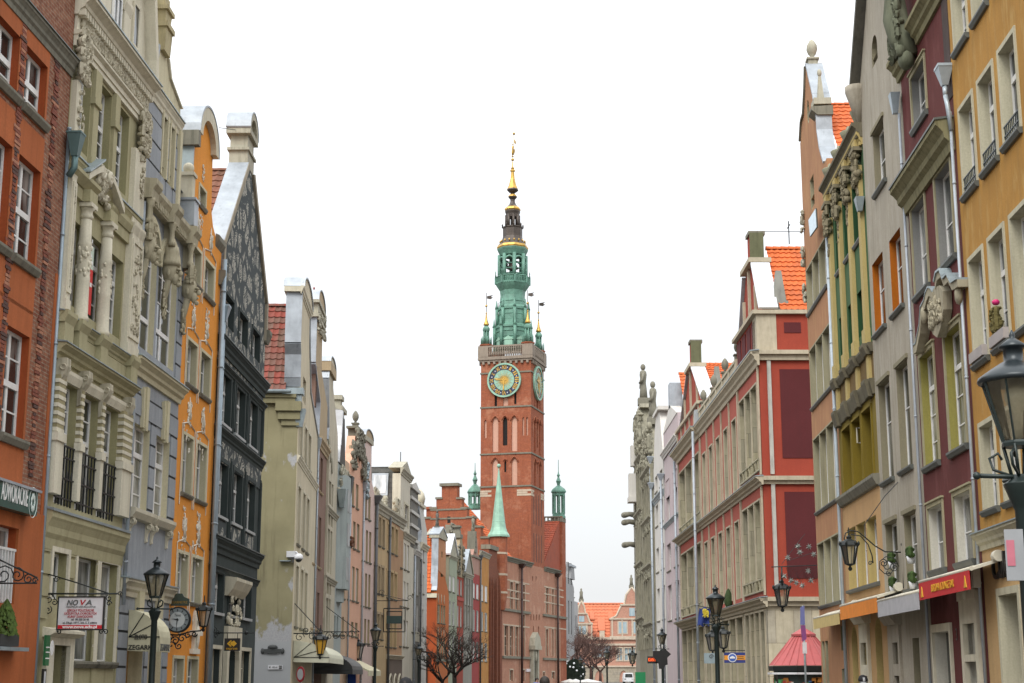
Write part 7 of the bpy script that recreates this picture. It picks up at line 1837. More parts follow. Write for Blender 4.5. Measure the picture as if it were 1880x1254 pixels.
q=p3;m=MB();m.box(q[0]-.22,q[0],-.08,.05,.1,q[3]);m.box(q[1],q[1]+.22,-.08,.05,.1,q[3]);m.box(q[0],q[1],-.075,.05,q[3]-.95,q[3]-.62);m.box(q[0]-.22,q[1]+.22,-.08,.05,q[3],q[3]+.5);m.prof([(0,q[3]+1.0),(-.42,q[3]+.95),(-.42,q[3]+.82),(-.2,q[3]+.5),(0,q[3]+.5)],q[0]-.45,q[1]+.4);R3.part(m,'portal',m_gb)
R3.pipe(W-.02,.3,w3[0][3]+3.0,.04,-.1,PIPE);R3.part(MB().taper(W-.05,-.2,w3[0][3]+3.0,w3[0][3]+3.6,.07,.07,.17,.14),'rain_hopper',sheet_metal('bluish_zinc',(.33,.40,.44)))
# green and yellow house
R4_,W,P4=rhouse('green_house','house with green upper storeys between yellow pilasters, stone capitals and urns on top',P3,1060,1560)
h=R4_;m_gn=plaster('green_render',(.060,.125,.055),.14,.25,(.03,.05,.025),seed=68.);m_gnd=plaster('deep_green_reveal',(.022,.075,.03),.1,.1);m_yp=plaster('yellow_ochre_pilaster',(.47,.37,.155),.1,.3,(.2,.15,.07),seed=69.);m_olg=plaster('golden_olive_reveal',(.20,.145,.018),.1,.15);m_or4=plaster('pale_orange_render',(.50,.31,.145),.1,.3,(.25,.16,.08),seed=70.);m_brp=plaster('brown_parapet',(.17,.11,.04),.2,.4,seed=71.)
zL2=h.Z(1524,764,.2);zL1=h.Z(1528.7,698,.2)
low=[(h.X(1555.5,1000)+k*(h.X(1612,1000)-h.X(1555.5,1000))/3+.04,h.X(1555.5,1000)+(k+1)*(h.X(1612,1000)-h.X(1555.5,1000))/3-.10,h.Z(1556,1085),h.Z(1556,973))for k in range(3)]
og=[(h.X(1550,800),h.X(1559,800)),(h.X(1565,800),h.X(1577,800)),(h.X(1585,800),h.X(1597,790))];zo0,zo1=h.Z(1551,915),h.Z(1550,790)
og=[(W*f0,W*f1,zo0,zo1)for f0,f1 in((.12,.36),(.40,.63),(.67,.90))];zbse=h.Z(1542,922.7)
gr=[(W*f0,W*f1,h.Z(1544,661),h.Z(1545,580))for f0,f1 in((.16,.33),(.42,.60),(.68,.87))];zgl=gr[0];zup0=h.Z(1537.6,503)
up=[(a,b,zup0,zup0+2.0)for a,b,_,_ in gr];zcap=h.Z(1517,425);zct=h.Z(1512,330,.3)
ad=[arch(W*.10,W*.26,.1,h.Z(1568,1150),.5),arch(W*.72,W*.88,.1,h.Z(1610,1135),.5)];pd=(W*.42,W*.56,.1,h.Z(1590,1180))
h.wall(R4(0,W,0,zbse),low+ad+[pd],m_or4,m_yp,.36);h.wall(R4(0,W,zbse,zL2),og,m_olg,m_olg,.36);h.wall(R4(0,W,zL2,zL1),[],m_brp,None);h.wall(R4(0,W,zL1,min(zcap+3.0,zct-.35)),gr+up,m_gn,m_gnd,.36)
h.body(0,W,min(zcap+2.5,zct-.4),9,m_or4)
for q in low:h.window(q,.26,2,(.6,),.06,WHITE,PANE_L,None,None)
h.part(MB().prof([(0,low[0][2]),(-.12,low[0][2]-.02),(-.12,low[0][2]-.1),(0,low[0][2]-.14)],low[0][0]-.1,low[2][1]+.15),'long_sill',SILL_D)
for q in og:h.window(q,.28,1,(),.05,plain('olive_window_frame',(.16,.12,.03),.5),PANE_D,None,None,(.07,.05),m_olg)
for q in gr:h.window(q,.24,1,(),.05,GREENBLACK,PANE_D)
for q in up:h.window(q,.24,1,(),.05,GREENBLACK,PANE_D,(.10,.12,.05),SILL_D)
h.part(MB().prof([(0,zbse+.12),(-.22,zbse+.1),(-.22,zbse),(-.1,zbse-.22),(0,zbse-.25)],-.02,W),'long_sill',LEDGE)
drk=stone('sooty_ledge',(.14,.125,.085),(.035,.03,.02),.6)
m=MB();m2=MB();m3=MB();m4=MB();m5=MB()
for z_,hh_ in((zL1,.3),(zL2,.5)):m.prof([(0,z_),(-.16,z_-.02),(-.16,z_-.1),(-.07,z_-hh_),(0,z_-hh_)],0,W)
for k in range(4):
 xx=W*(.07+.285*k)
 for z_,hh_ in((zL1,.3),(zL2,.5)):m.prof([(0,z_+.012),(-.28,z_-.01),(-.28,z_-.11),(-.17,z_-hh_-.05),(0,z_-hh_-.05)],xx-.34,xx+.30)
 m2.cut();m2.box(xx-.22,xx+.2,-.13,0,zL1,zcap+.1);m2.box(xx-.28,xx+.26,-.18,0,zL1,zL1+.5);m2.box(xx-.2,xx+.18,-.1,0,zL2+.02,zL1-.3)
 m3.cut();m3.relief(xx-.34,xx+.32,zcap-.5,zcap+.55,-.16,.13,36,.2,seed=420+k);m3.box(xx-.40,xx+.38,-.30,0,zcap+.55,zcap+.68);m3.relief(xx-.16,xx+.14,zcap-1.3,zcap-.5,-.12,.06,12,.12,seed=430+k)
 m4.cut();zu=zct+.02;m4.lathe(xx,.02,[(.12,zu-.1),(.10,zu),(.24,zu+.35),(.30,zu+.5),(.27,zu+.53),(.08,zu+.6),(.07,zu+.68),(.01,zu+.74)],12)
 m5.cut();m5.box(xx-.26,xx+.24,-.22,0,zcap+.68,zct-.5)
h.part(m,'stepped_ledge',drk);h.part(m2,'pilaster',m_yp);h.part(m3,'capital',stone('capital_stone',(.23,.20,.13),(.06,.055,.035),.6));h.part(m4,'roof_urn',stone('mossy_urn_stone',(.25,.25,.175)));h.part(m5,'entablature_block',m_yp)
h.cornice(-.02,W,zcap+1.15,.45,.2,m_yp,'architrave',dentil=.2);h.cornice(-.05,W+.02,zct,.5,.34,drk,'main_cornice',dentil=.25);h.part(MB().box(0,W,-.05,.4,zcap+1.1,zct-.3),'frieze',m_or4)
h.part(MB().box(0,W,.0,.5,zct-.4,zct),'parapet',m_yp)
for o in ad:h.part(MB().prism([(x,z)for x,z in o],.3,.34),'dark_door',plaster('brown_archway',(.11,.06,.02)))
q=pd;m=MB();m.box(q[0]-.25,q[0],-.1,.05,.1,q[3]);m.box(q[1],q[1]+.25,-.1,.05,.1,q[3]);m.box(q[0],q[1],-.095,.05,q[3]-1.05,q[3]-.7);m.box(q[0]-.25,q[1]+.25,-.1,.05,q[3],q[3]+.6);m.prof([(0,q[3]+1.1),(-.4,q[3]+1.05),(-.4,q[3]+.92),(-.2,q[3]+.6),(0,q[3]+.6)],q[0]-.5,q[1]+.5);h.part(m,'portal',CREAM);h.part(MB().box(q[0],q[1],.25,.3,.1,q[3]),'door',PANE_D)
h.pipe(.02,.3,zcap+.2,.06,-.12,plain('pale_blue_pipe',(.40,.47,.53),.5));h.part(MB().taper(W-.2,-.16,zcap-1.5,zcap-1.05,.09,.07,.2,.14),'rain_hopper',ZINC_D)
h.part(MB().tube([(W*.43,.22,zo0+1.6),(W*.43,.1,zo0+1.6),(W*.43,.1,zo0+2.1),(W*.43,.22,zo0+2.1)],.03,4),'handle',CREAM)
# salmon house
R5,W,P5=rhouse('salmon_house','salmon house with triple windows and a curved gable topped by a stone pine cone',P4,1070,1509)
h=R5;m_sm=plaster('salmon_orange_render',(.40,.205,.105),.14,.32,(.24,.10,.05),(.50,.30,.13),patch=.5,seed=73.);m_gr5=plaster('grey_olive_reveal',(.34,.315,.21),.1,.3,seed=74.)
rows=[(1479.5,502,586),(1486,648,757),(1493.6,810,946),(1501,1001.5,1115)]
x0=h.X(1497,900);x1=h.X(1534,860);w5r=[]
for u,vt,vb in rows:
 zt,zb=h.Z(u,vt),h.Z(u+(8 if vb<1000 else 3)*0,vb)
 for k in range(3):a=.35+k*(W-1.2)/3;w5r.append((a,a+(W-1.2)/3-.12,zb,zt))
t5=(h.X(1487,334),h.X(1487,334)+.95,h.Z(1488,389),h.Z(1486,334.5));g5_=[(.3,.95,.1,h.Z(1507,1178)),(1.1,1.8,.1,h.Z(1507,1178)),(W-1.6,W-.8,.1,h.Z(1536,1228)),(W-1.5,W-.95,h.Z(1540,1195),h.Z(1540,1150))]
near_=[h.px(*q)for q in((1513,300),(1505.5,272),(1501,240),(1499,202),(1496,193),(1493,175),(1485,140),(1481,121))];far_=[h.px(*q)for q in((1479.5,122),(1478.5,165),(1476,211),(1472,225),(1470,260))]
ztp=near_[-1][1];zsh_=near_[3][1];xm=(near_[-1][0]+far_[0][0])/2;zlo=near_[0][1]
gab=[(0,0),(W,0),(W,zlo)]+near_+far_+[(0,far_[-1][1])]
ov=[(xm+.26*math.cos(2*PI*k/10),zsh_+.7+.5*math.sin(2*PI*k/10))for k in range(10)]
h.wall(gab,w5r+[t5,ov]+g5_,m_sm,m_gr5,.36,back=.55);h.body(0,W,zlo-.3,9,m_sm)
for q in w5r:h.window(q,.20,2,(.6,),.06,WHITE,PANE_L,(.10,.12,.05),SILL_D,(.06,.03),m_gr5)
h.window(t5,.25,1,(.5,),.06,WHITE,PANE_L)
for q in g5_:h.part(MB().box(q[0],q[1],.3,.36,q[2],q[3]),'dark_glass',PANE_D)
h.part(MB().prism([(xm-.5,zsh_+.1),(xm+.5,zsh_+.1),(xm+.5,zsh_+1.3),(xm-.5,zsh_+1.3)],.3,.34),'pane',PANE_D)
coping(h,near_[4:]+far_[:1],ZINC,-.10,-.05,.62,'zinc_capping');coping(h,near_[:4],ZINC,-.10,-.05,.55,'zinc_capping');coping(h,far_,LEDGE,-.10,-.08,.5,'gable_moulding')
finial(h,xm,.25,ztp-.05,(h.zx(xm,70)-ztp)/2.0,SANDST,'pine_cone_finial')
m=MB();zo=near_[4][1]+.1;xx=near_[4][0]+.25;m.box(xx-.45,xx+.3,-.12,.55,zo-.25,zo);m.taper(xx-.1,.2,zo,zo+1.0,.13,.13,.05,.05);m.ball((xx-.1,.2,zo+1.15),.09,.09,.16,8,6);h.part(m,'obelisk',SANDST);h.part(MB().prof([(.6,zsh_+.12),(-.22,zsh_+.08),(-.22,zsh_-.05),(0,zsh_-.25),(.6,zsh_-.25)],near_[3][0]-.6,near_[3][0]+.2),'kneeler',LEDGE)
m=MB()
for x,z in((.05,zlo-.6),(.0,zlo-2.0),(.0,zlo-3.6)):m.cut();m.relief(x-.15,x+.3,z-.4,z+.4,-.06,.1,12,.16,seed=int(z*10))
h.part(m,'edge_scroll',SANDST)
tlr5=tl_or;h.tile_roof((W+.1,.6,zlo-.4),(W+.1,9,zlo-.4),(xm,.6,h.side(1548,192,xm)[1]),tlr5,tw=.26,th=.34)
sg=empty('diamond_sign',h.root.location,h.root.rotation_euler.z,'pale blue diamond shaped glass panel on the salmon house','sign');a=[h.px(u,v,.3)for u,v in((1499,383),(1486,404),(1489,434),(1501,417))];MB().prism(a,-.34,-.28).build('panel',plain('pale_blue_panel',(.52,.68,.78),.25),sg);m=MB()
for k in range(4):m.tube([(a[k][0],-.31,a[k][1]),(a[(k+1)%4][0],-.31,a[(k+1)%4][1])],.03,4)
m.build('frame',SILL_D,sg)
# long red building
pl=House('survey',None,P5,1060,True);xq=pl.X(1412);P6=pl.far(xq);bpy.data.objects.remove(pl.root)
m_rd=plaster('coral_red_render',(.38,.095,.068),.10,.14,(.25,.06,.04),seed=76.);m_rs=plaster('strong_red_render',(.32,.058,.035),.12,.2,(.2,.04,.03),seed=77.);m_mr=plaster('maroon_panel',(.10,.022,.024),.1,.15,(.05,.02,.02),seed=78.);slab=stone('stone_slab_reveal',(.36,.335,.25),(.17,.15,.09),.5,blocks=(.5,1.3));band=stone('buff_stone_band',(.44,.39,.29),(.2,.17,.11),.45)
R6,W6r,_=rhouse('red_building','long coral red building with tall stone lined windows, two gables and bright orange roofs',P6,930,1254)
h=R6;xA=W6r;xB=h.X(1363,1000);xC=h.X(1291,1000)
zm=h.Z(1397,623,.3);zmid=h.Z(1409,858,.3);zlow_=h.Z(1421,1088,.3)
def trip(u0,v0,ue,vb,ub,n=3):
 z1=h.Z(u0,v0);z0=h.Z(ub,vb);a,b=h.X(u0,v0),h.X(ue,v0-30);st_=(b-a)/n
 return[(a+st_*k+.02,a+st_*(k+1)-.16,z0,z1)for k in range(n)]
wA=[]
za1,za0=h.Z(1369.5,728),h.Z(1373,882);zb1,zb0=h.Z(1376,932),h.Z(1383,1091)
aw=(xA-.55-(xB+.55))/3
for z0,z1 in((za0,za1),(zb0,zb1)):wA+=[(xB+.55+aw*k,xB+.55+aw*(k+1)-.18,z0,z1)for k in range(3)]
wB=[];nb=5;bw_=(xB-xC)/nb
for z0,z1 in((h.Z(1302,951),h.Z(1325.6,797)),(h.Z(1356,1100),h.Z(1349,962))):wB+=[(xC+bw_*(k+.29),xC+bw_*(k+.74),z0,z1)for k in range(nb)]
wC=[];cw=(xC-1.5)/3
for z0,z1 in((h.Z(1253,983),h.Z(1251,868)),(h.Z(1254,1134),h.Z(1254.6,1018))):wC+=[(.7+cw*k,.7+cw*(k+1)-.2,z0,z1)for k in range(3)]
h.wall(R4(0,xA,zlow_,zm-.1),wA+wB+wC,m_rd,slab,.55)
gl=[];gz1=h.Z(1380,1128)
for a,b,n in((xB+.4,xA-.3,4),(xC+.3,xB-.2,6),(.4,xC-.3,4)):
 for k in range(n):s_=(b-a)/n;gl.append((a+s_*k+.1,a+s_*(k+1)-.25,.3,gz1))
h.wall(R4(0,xA,0,zlow_),gl,stone('ground_floor_slabs',(.46,.42,.33),(.22,.19,.13),.45,blocks=(.9,1.6)),slab,.5,'ground_floor')
for q in wA+wB+wC+gl:h.window(q,.42,2,(.62,.3),.06,CREAM,PANE_L)
m=MB()
for q in wA+wB+wC+gl:
 m.cut();m.prism([(q[0]-.09,q[2]),(q[0],q[2]),(q[0],q[3]),(q[1],q[3]),(q[1],q[2]),(q[1]+.09,q[2]),(q[1]+.09,q[3]+.09),(q[0]-.09,q[3]+.09)],-.06,0)
h.part(m,'window_frame',band)
m=MB()
for k in range(nb+1):xx=xC+bw_*k;m.cut();m.box(xx-.10,xx+.10,-.08,0,zmid+.1,zm-.6);m.box(xx-.10,xx+.10,-.08,0,zlow_+.1,zmid-.5)
for xx in(xB+.2,xA-.15,.3,xC-.2):m.cut();m.box(xx-.09,xx+.09,-.09,0,zmid+.1,zm-.6);m.box(xx-.09,xx+.09,-.09,0,zlow_+.1,zmid-.5)
h.part(m,'pilaster_strip',band)
for z_,hh_,pr in((zm,.8,.45),(zmid,.45,.4),(zlow_,.5,.4)):
 h.cornice(0,xC,z_,hh_,pr+.2,band,'cornice',capm=ZINC_D);h.cornice(xC+.01,xB,z_-.004,hh_,pr,band,'cornice',capm=ZINC_D);h.cornice(xB+.01,xA+.35,z_,hh_,pr,band,'cornice',capm=ZINC_D)
m=MB()
for a,b,z_ in((xB+.5,xA-.3,za0),(xB+.5,xA-.3,zb0),(.6,xC-.4,wC[0][2]),(.6,xC-.4,wC[3][2])):
 m.cut();m.box(a,b,-.12,-.02,z_-.02,z_+.06);m.box(a,b,-.12,-.02,z_+.55,z_+.62)
 for k in range(7):xx=a+(b-a)*k/6;m.box(xx-.05,xx+.05,-.11,-.03,z_,z_+.55)
h.part(m,'low_balustrade',slab)
def sd(u,v):return h.side(u,v,xA)
def sidebox(m,u0,v0,u1,v1,t0,t1):a,b=sd(u0,v0),sd(u1,v1);m.box(xA+t0,xA+t1,min(a[0],b[0]),max(a[0],b[0]),min(a[1],b[1]),max(a[1],b[1]))
yS=13.0
MB().box(xA-.3,xA,.02,yS,zlow_,zm-.1).build('side_wall',m_rs,h.root);MB().box(xA-.3,xA,.02,yS,0,zlow_).build('side_ground_floor',MATS['ground_floor_slabs'],h.root)
for z_,hh_,pr in((zm,.5,.35),(zmid,.4,.3),(zlow_,.45,.35)):m=MB();m.plan([(xA,-.01),(xA+pr,-pr),(xA+pr,yS),(xA,yS)],z_-.22,z_-.01);m.plan([(xA,-.0),(xA+pr*.5,-.1),(xA+pr*.5,yS),(xA,yS)],z_-hh_,z_-.222);h.part(m,'side_cornice',band)
m=MB();sidebox(m,1431,678,1600,841,.0,.03);m.cut();sidebox(m,1440,903,1600,1062,.0,.03);h.part(m,'maroon_side_panel',m_mr)
m=MB();a=sd(1412,800);b=sd(1419,800);m.box(xA,xA+.12,a[0],b[0],zmid+.1,zm-.5);m.cut();m.box(xA,xA+.12,a[0],b[0],zlow_+.1,zmid-.4);h.part(m,'side_pilaster',stone('grey_white_strip',(.42,.41,.37)))
zat=sd(1420,577)[1];h.part(MB().box(xB+.2,xA,.0,yS,zm-.02,zat),'attic',m_rs);m=MB();a=sd(1398,575);b=sd(1424,575);m.box(xA-1.2,xA+.05,.0-.05,b[0],zm,zat);h.part(m,'attic_stone_corner',band)
m=MB();sidebox(m,1439,592,1470.6,611,.0,.03);h.part(m,'attic_side_panel',m_mr);h.part(MB().box(xB,xA+.2,-.25,yS,zat,zat+.2),'attic_cornice',band)
m=MB()
for k in range(4):xx=xB+.6+k*(xA-xB-1.6)/3.4;m.cut();m.box(xx,xx+1.2,-.05,0,zm+.25,zat-.2)
h.part(m,'attic_panel',m_mr)
def red_gable(xa,xb,z0,zpk,yv,zrid,zeave,tag_):
 xm_=(xa+xb)/2;hh_=zpk-z0
 pr_=[(xa,z0),(xb,z0),(xm_+1.5,z0+hh_*.62),(xm_+.55,z0+hh_*.66),(xm_+.5,zpk),(xm_-.5,zpk),(xm_-.55,z0+hh_*.66),(xm_-1.5,z0+hh_*.62)]
 MB().prism(pr_,.3,.9).build('gable',m_rs,h.root);m=MB()
 for f in(.22,.5,.78):xx=xa+(xb-xa)*f;t_=min(1,abs(f-.5)*2);m.cut();m.box(xx-.12,xx+.12,.16,.3,z0,z0+hh_*(.6-.45*t_))
 m.build('gable_strip',band,h.root);MB().box(xm_-1.6,xm_+1.6,.0,1.2,z0+hh_*.62,z0+hh_*.67).build('gable_shelf',band,h.root)
 coping(h,[(xm_+1.5,z0+hh_*.60),(xb+.05,z0+.1)],plain('white_metal',(.62,.64,.67)),.12,.1,1.1,'white_metal_flashing');coping(h,[(xa-.05,z0+.1),(xm_-1.5,z0+hh_*.6)],ZINC,.12,.1,1.0,'zinc_capping');MB().prism([(xm_-.55,zpk-hh_*.02),(xm_+.55,zpk-hh_*.02),(xm_+.55,zpk+.1),(xm_-.55,zpk+.1)],.2,1.1).build('gable_cap',dst,h.root);MB().box(xm_+.50,xm_+.58,.25,1.0,z0+hh_*.68,zpk).build('mossy_side',stone('mossy_stone',(.12,.125,.07)),h.root)
 MB().taper(xb-.6,1.3,z0,z0+.6,.4,.4,.4,.4).taper(xb-.6,1.3,z0+.6,z0+hh_*.45,.32,.32,.14,.14).build('obelisk',stone('grey_obelisk',(.25,.25,.22)),h.root)
 tile_roof((xb+.1,1.2,zeave),(xb+.1,yS,zeave),(xm_,1.2,zrid),tl_or,'roof',.3,.42,.06,True,h.root)
xm6=(xB+xA)/2;zpk=h.Z(1384,421,-.4);zrid=h.side(1440,458,xm6)[1]
red_gable(xB+.2,xA-.1,zat+.2,zpk,1,zrid,zat+.2,'a')
h.part(MB().tube([(xm6,2.5,zrid+.3),(xm6,2.5,zrid+1.6)],.03,4).tube([(xm6,1.2,zrid+1.0),(xm6,12,zrid+1.0)],.02,4).tube([(xm6-.4,2.5,zrid+1.3),(xm6+.4,2.5,zrid+1.3)],.03,4),'aerial',BLACK)
zatC=zm+1.5;h.part(MB().box(.1,xC-.1,.0,yS,zm-.02,zatC),'attic',m_rd);h.part(MB().box(0,xC,-.2,yS,zatC,zatC+.2),'attic_cornice',band)
m=MB()
for k in range(6):xx=.3+k*(xC-.6)/5;m.cut();m.box(xx-.1,xx+.1,-.1,0,zm,zatC)
h.part(m,'attic_strip',band)
zpk2=h.Z(1262,643,-.4);zr2_=h.side(1310,670,xC/2)[1];red_gable(.2,xC-.1,zatC+.2,zpk2,1,zr2_,zatC+.2,'b')
m=MB()
for k in range(nb+2):xx=xC+.5+k*(xB-xC-.4)/(nb+1);m.cut();m.box(xx-.22,xx+.22,-.12,.4,zm,zm+1.0)
h.part(MB().box(xC,xB+.2,-.06,.3,zm,zm+.85).box(xC,xB+.2,-.14,.38,zm+.85,zm+1.0),'roof_parapet',band);h.part(m,'parapet_pier',band)
for k in range(4):finial(h,xC+1.2+k*(xB-xC-1.5)/3,.12,zm+1.0,.62,dst,'cone_finial')
h.part(MB().add([(0,.1,zm),(xB,.1,zm),(xB,yS,zm),(0,yS,zm),(0,.1,0),(0,yS,0)],[(0,1,2,3),(0,3,5,4)]),'roof_deck',LEDGE)
h.part(MB().box(xC-.8,xC-.1,-.3,.3,zm+.15,zm+1.1),'air_conditioner',plain('grey_metal_box',(.30,.32,.33),.5))
h.pipe(xC+.02,.3,zm-.4,.09,-.5,PIPE,False);h.pipe(xA+.25,zlow_,zm-.6,.07,h.side(1416,800,xA)[0]-.0,PIPE)if False else None
h.part(MB().lathe(h.X(1344,1105),-.2,[(.14,zlow_),(.2,zlow_+.1),(.27,zlow_+.3),(.22,zlow_+.65),(.1,zlow_+.95),(.02,zlow_+1.05)],10),'clipped_bush',plain('dark_green_bush',(.03,.055,.015),.9,0,.5,12))
# pale houses and the stone house beyond
def pale(name,label,p,vp,uf,mat,zuv,cols,rows,rev=None,frame=None,nx=1):
 h,w,f=rhouse(name,label,p,vp,uf);zt=h.Z(*zuv);st_=w/cols;wn=[]
 for u,vt,vb in rows:
  for k in range(cols):wn.append((st_*(k+.25),st_*(k+.78),h.Z(u,vb),h.Z(u,vt)))
 h.wall(R4(0,w,0,zt),wn,mat,rev or mat,.35);fill(h,wn,frame or WHITE,(PANE_L,),.22,nx,(.6,));h.body(0,w,zt,12,mat);return h,w,f,zt
m_li=plaster('lilac_render',(.50,.42,.43),.06,.2,seed=80.);m_wh=plaster('chalk_white_render',(.62,.60,.56),.06,.25,(.35,.33,.29),seed=81.)
h,w,f,zt=pale('lilac_house','pale lilac house with a stepped white attic against the red building',R6.p,940,1226,m_li,(1232,905),2,[(1226,880,960),(1226,1000,1050),(1228,1075,1140)])
zt=h.Z(1222,790);h.part(MB().box(.1,w-.05,.05,.7,h.Z(1232,905),zt),'attic',m_li);h.cornice(0,w,h.Z(1226,815,.2),.5,.3,m_wh);h.cornice(0,w,h.Z(1228,955,.15),.3,.2,ZINC_D);h.part(MB().prism([(.2,zt),(w-.2,zt),(w/2,zt+1.5)],0,.8),'pediment',m_wh);h.tile_roof((w+.2,.8,zt-1),(w+.2,10,zt-1),(w/2,.8,zt+4),tl_or,tw=.4,th=.5,amp=.06)
finial(h,w*.5,.5,zt+3.2,(h.Z(1231,705)-zt-3.2)/2,dst,'pine_cone_finial');h.part(MB().box(w*.5-.6,w*.5+.6,0,1.0,zt+1.2,zt+3.2),'gable_pier',ZINC);h.pipe(w-.4,.3,h.Z(1232,860),.09,-.25,PIPE,True);h.pipe(.1,.3,h.Z(1220,880),.09,-.25,PIPE,True)
h,w,f,zt=pale('chalk_white_house','chalk white house with a curved white gable between lilac and dark stone houses',f,940,1207,m_wh,(1208,850),2,[(1208,870,900),(1208,925,965),(1209,1005,1050),(1210,1080,1140)])
h.part(MB().prism([(.2,zt),(w-.2,zt),(w*.8,zt+3),(w*.7,h.Z(1210,755)),(w*.35,h.Z(1210,755)),(w*.2,zt+3)],0,1.2),'gable',m_wh);h.part(MB().box(w*.25,w*.8,-.2,1.5,h.Z(1210,755),h.Z(1210,748)),'gable_cap',m_wh);h.cornice(0,w,h.Z(1208,905,.2),.5,.25,ZINC_D);h.pipe(.05,.3,h.Z(1206,890),.09,-.25,PIPE,True)
m_ds=stone('dark_ornate_stone',(.26,.245,.185),(.06,.06,.04),.75)
def ornate(h,w,zt,zrows,seed,top):
 m=MB();rr_=random.Random(seed)
 for z_ in zrows:m.cut();m.prof([(0,z_+.3),(-.5,z_+.25),(-.5,z_+.1),(-.2,z_-.2),(0,z_-.2)],0,w);m.relief(0,w,z_-1.0,z_-.1,-.15,.22,40,.4,seed=seed+int(z_))
 h.part(m,'carved_cornice',m_ds)
 m=MB()
 for k in range(5):xx=w*(k+.02)/4.2;m.cut();m.box(xx,xx+.4,-.3,0,4,zt-.5)
 h.part(m,'half_column',m_ds);m=MB();m.prism([(0,zt),(w,zt),(w*.78,zt+(top-zt)*.5),(w*.6,top),(w*.4,top),(w*.22,zt+(top-zt)*.5)],-.05,1.0);m.relief(w*.1,w*.9,zt,top-.4,-.15,.3,80,.5,seed=seed+1);h.part(m,'carved_gable',m_ds)
h,w,f,zt=pale('ornate_stone_house','dark carved stone house with a seated group of statues on its gable',f,945,1190,m_ds,(1192,860),3,[(1192,905,950),(1193,975,1030),(1194,1070,1130)])
zrow=[h.Z(1192,v)for v in(868,960,1045,1150)];ornate(h,w,zt,zrow,500,h.Z(1196,772));statue(h,w*.62,.4,h.Z(1198,768),1.9,dst);statue(h,w*.35,.4,h.Z(1196,785),1.3,dst);h.pipe(w-.2,.3,zt,.09,-.25,PIPE,True)
h,w,f,zt=pale('statue_stone_house','soot dark stone house with one standing statue high on its narrow gable',f,948,1176,m_ds,(1177,830),3,[(1177,880,930),(1178,970,1020),(1179,1065,1120)])
zrow=[h.Z(1177,v)for v in(845,945,1040,1140)];ornate(h,w,zt,zrow,520,h.Z(1178,745));statue(h,w*.5,.4,h.Z(1177,738),1.95,dst);h.part(MB().box(w*.3,w*.7,-.1,1.2,h.Z(1178,745),h.Z(1178,738)),'statue_pedestal',SANDST)
m=MB();z_=h.Z(1170,800,1.0);m.box(1.0,2.2,-.75,0,z_-1.2,z_+.8);h.part(m,'white_bay',m_wh);m=MB();z_=h.Z(1168,860,1.0);m.box(.5,2.0,-.95,0,z_-1.5,z_+.8);m.box(.3,2.2,-1.05,0,z_-2.0,z_-1.5);h.part(m,'bay',m_wh)
h,w,f,zt=pale('far_stone_house','last stone house before the gate with gargoyle spouts over the street',f,950,1168,stone('far_grey_stone',(.30,.285,.235),None,.6),(1169,900),3,[(1169,920,960),(1169,985,1030),(1170,1075,1120)])
m=MB()
for v in(925,940,985):z_=h.Z(1166,v,.8);m.cut();m.tube([(w*.4,0,z_),(w*.4,-.6,z_+.1),(w*.4,-1.1,z_)],[.3,.25,.32],7);m.ball((w*.4,-1.15,z_),.35,.3,.3,8,5)
h.part(m,'gargoyle',dst);h.cornice(0,w,zt,.8,.5,m_ds)
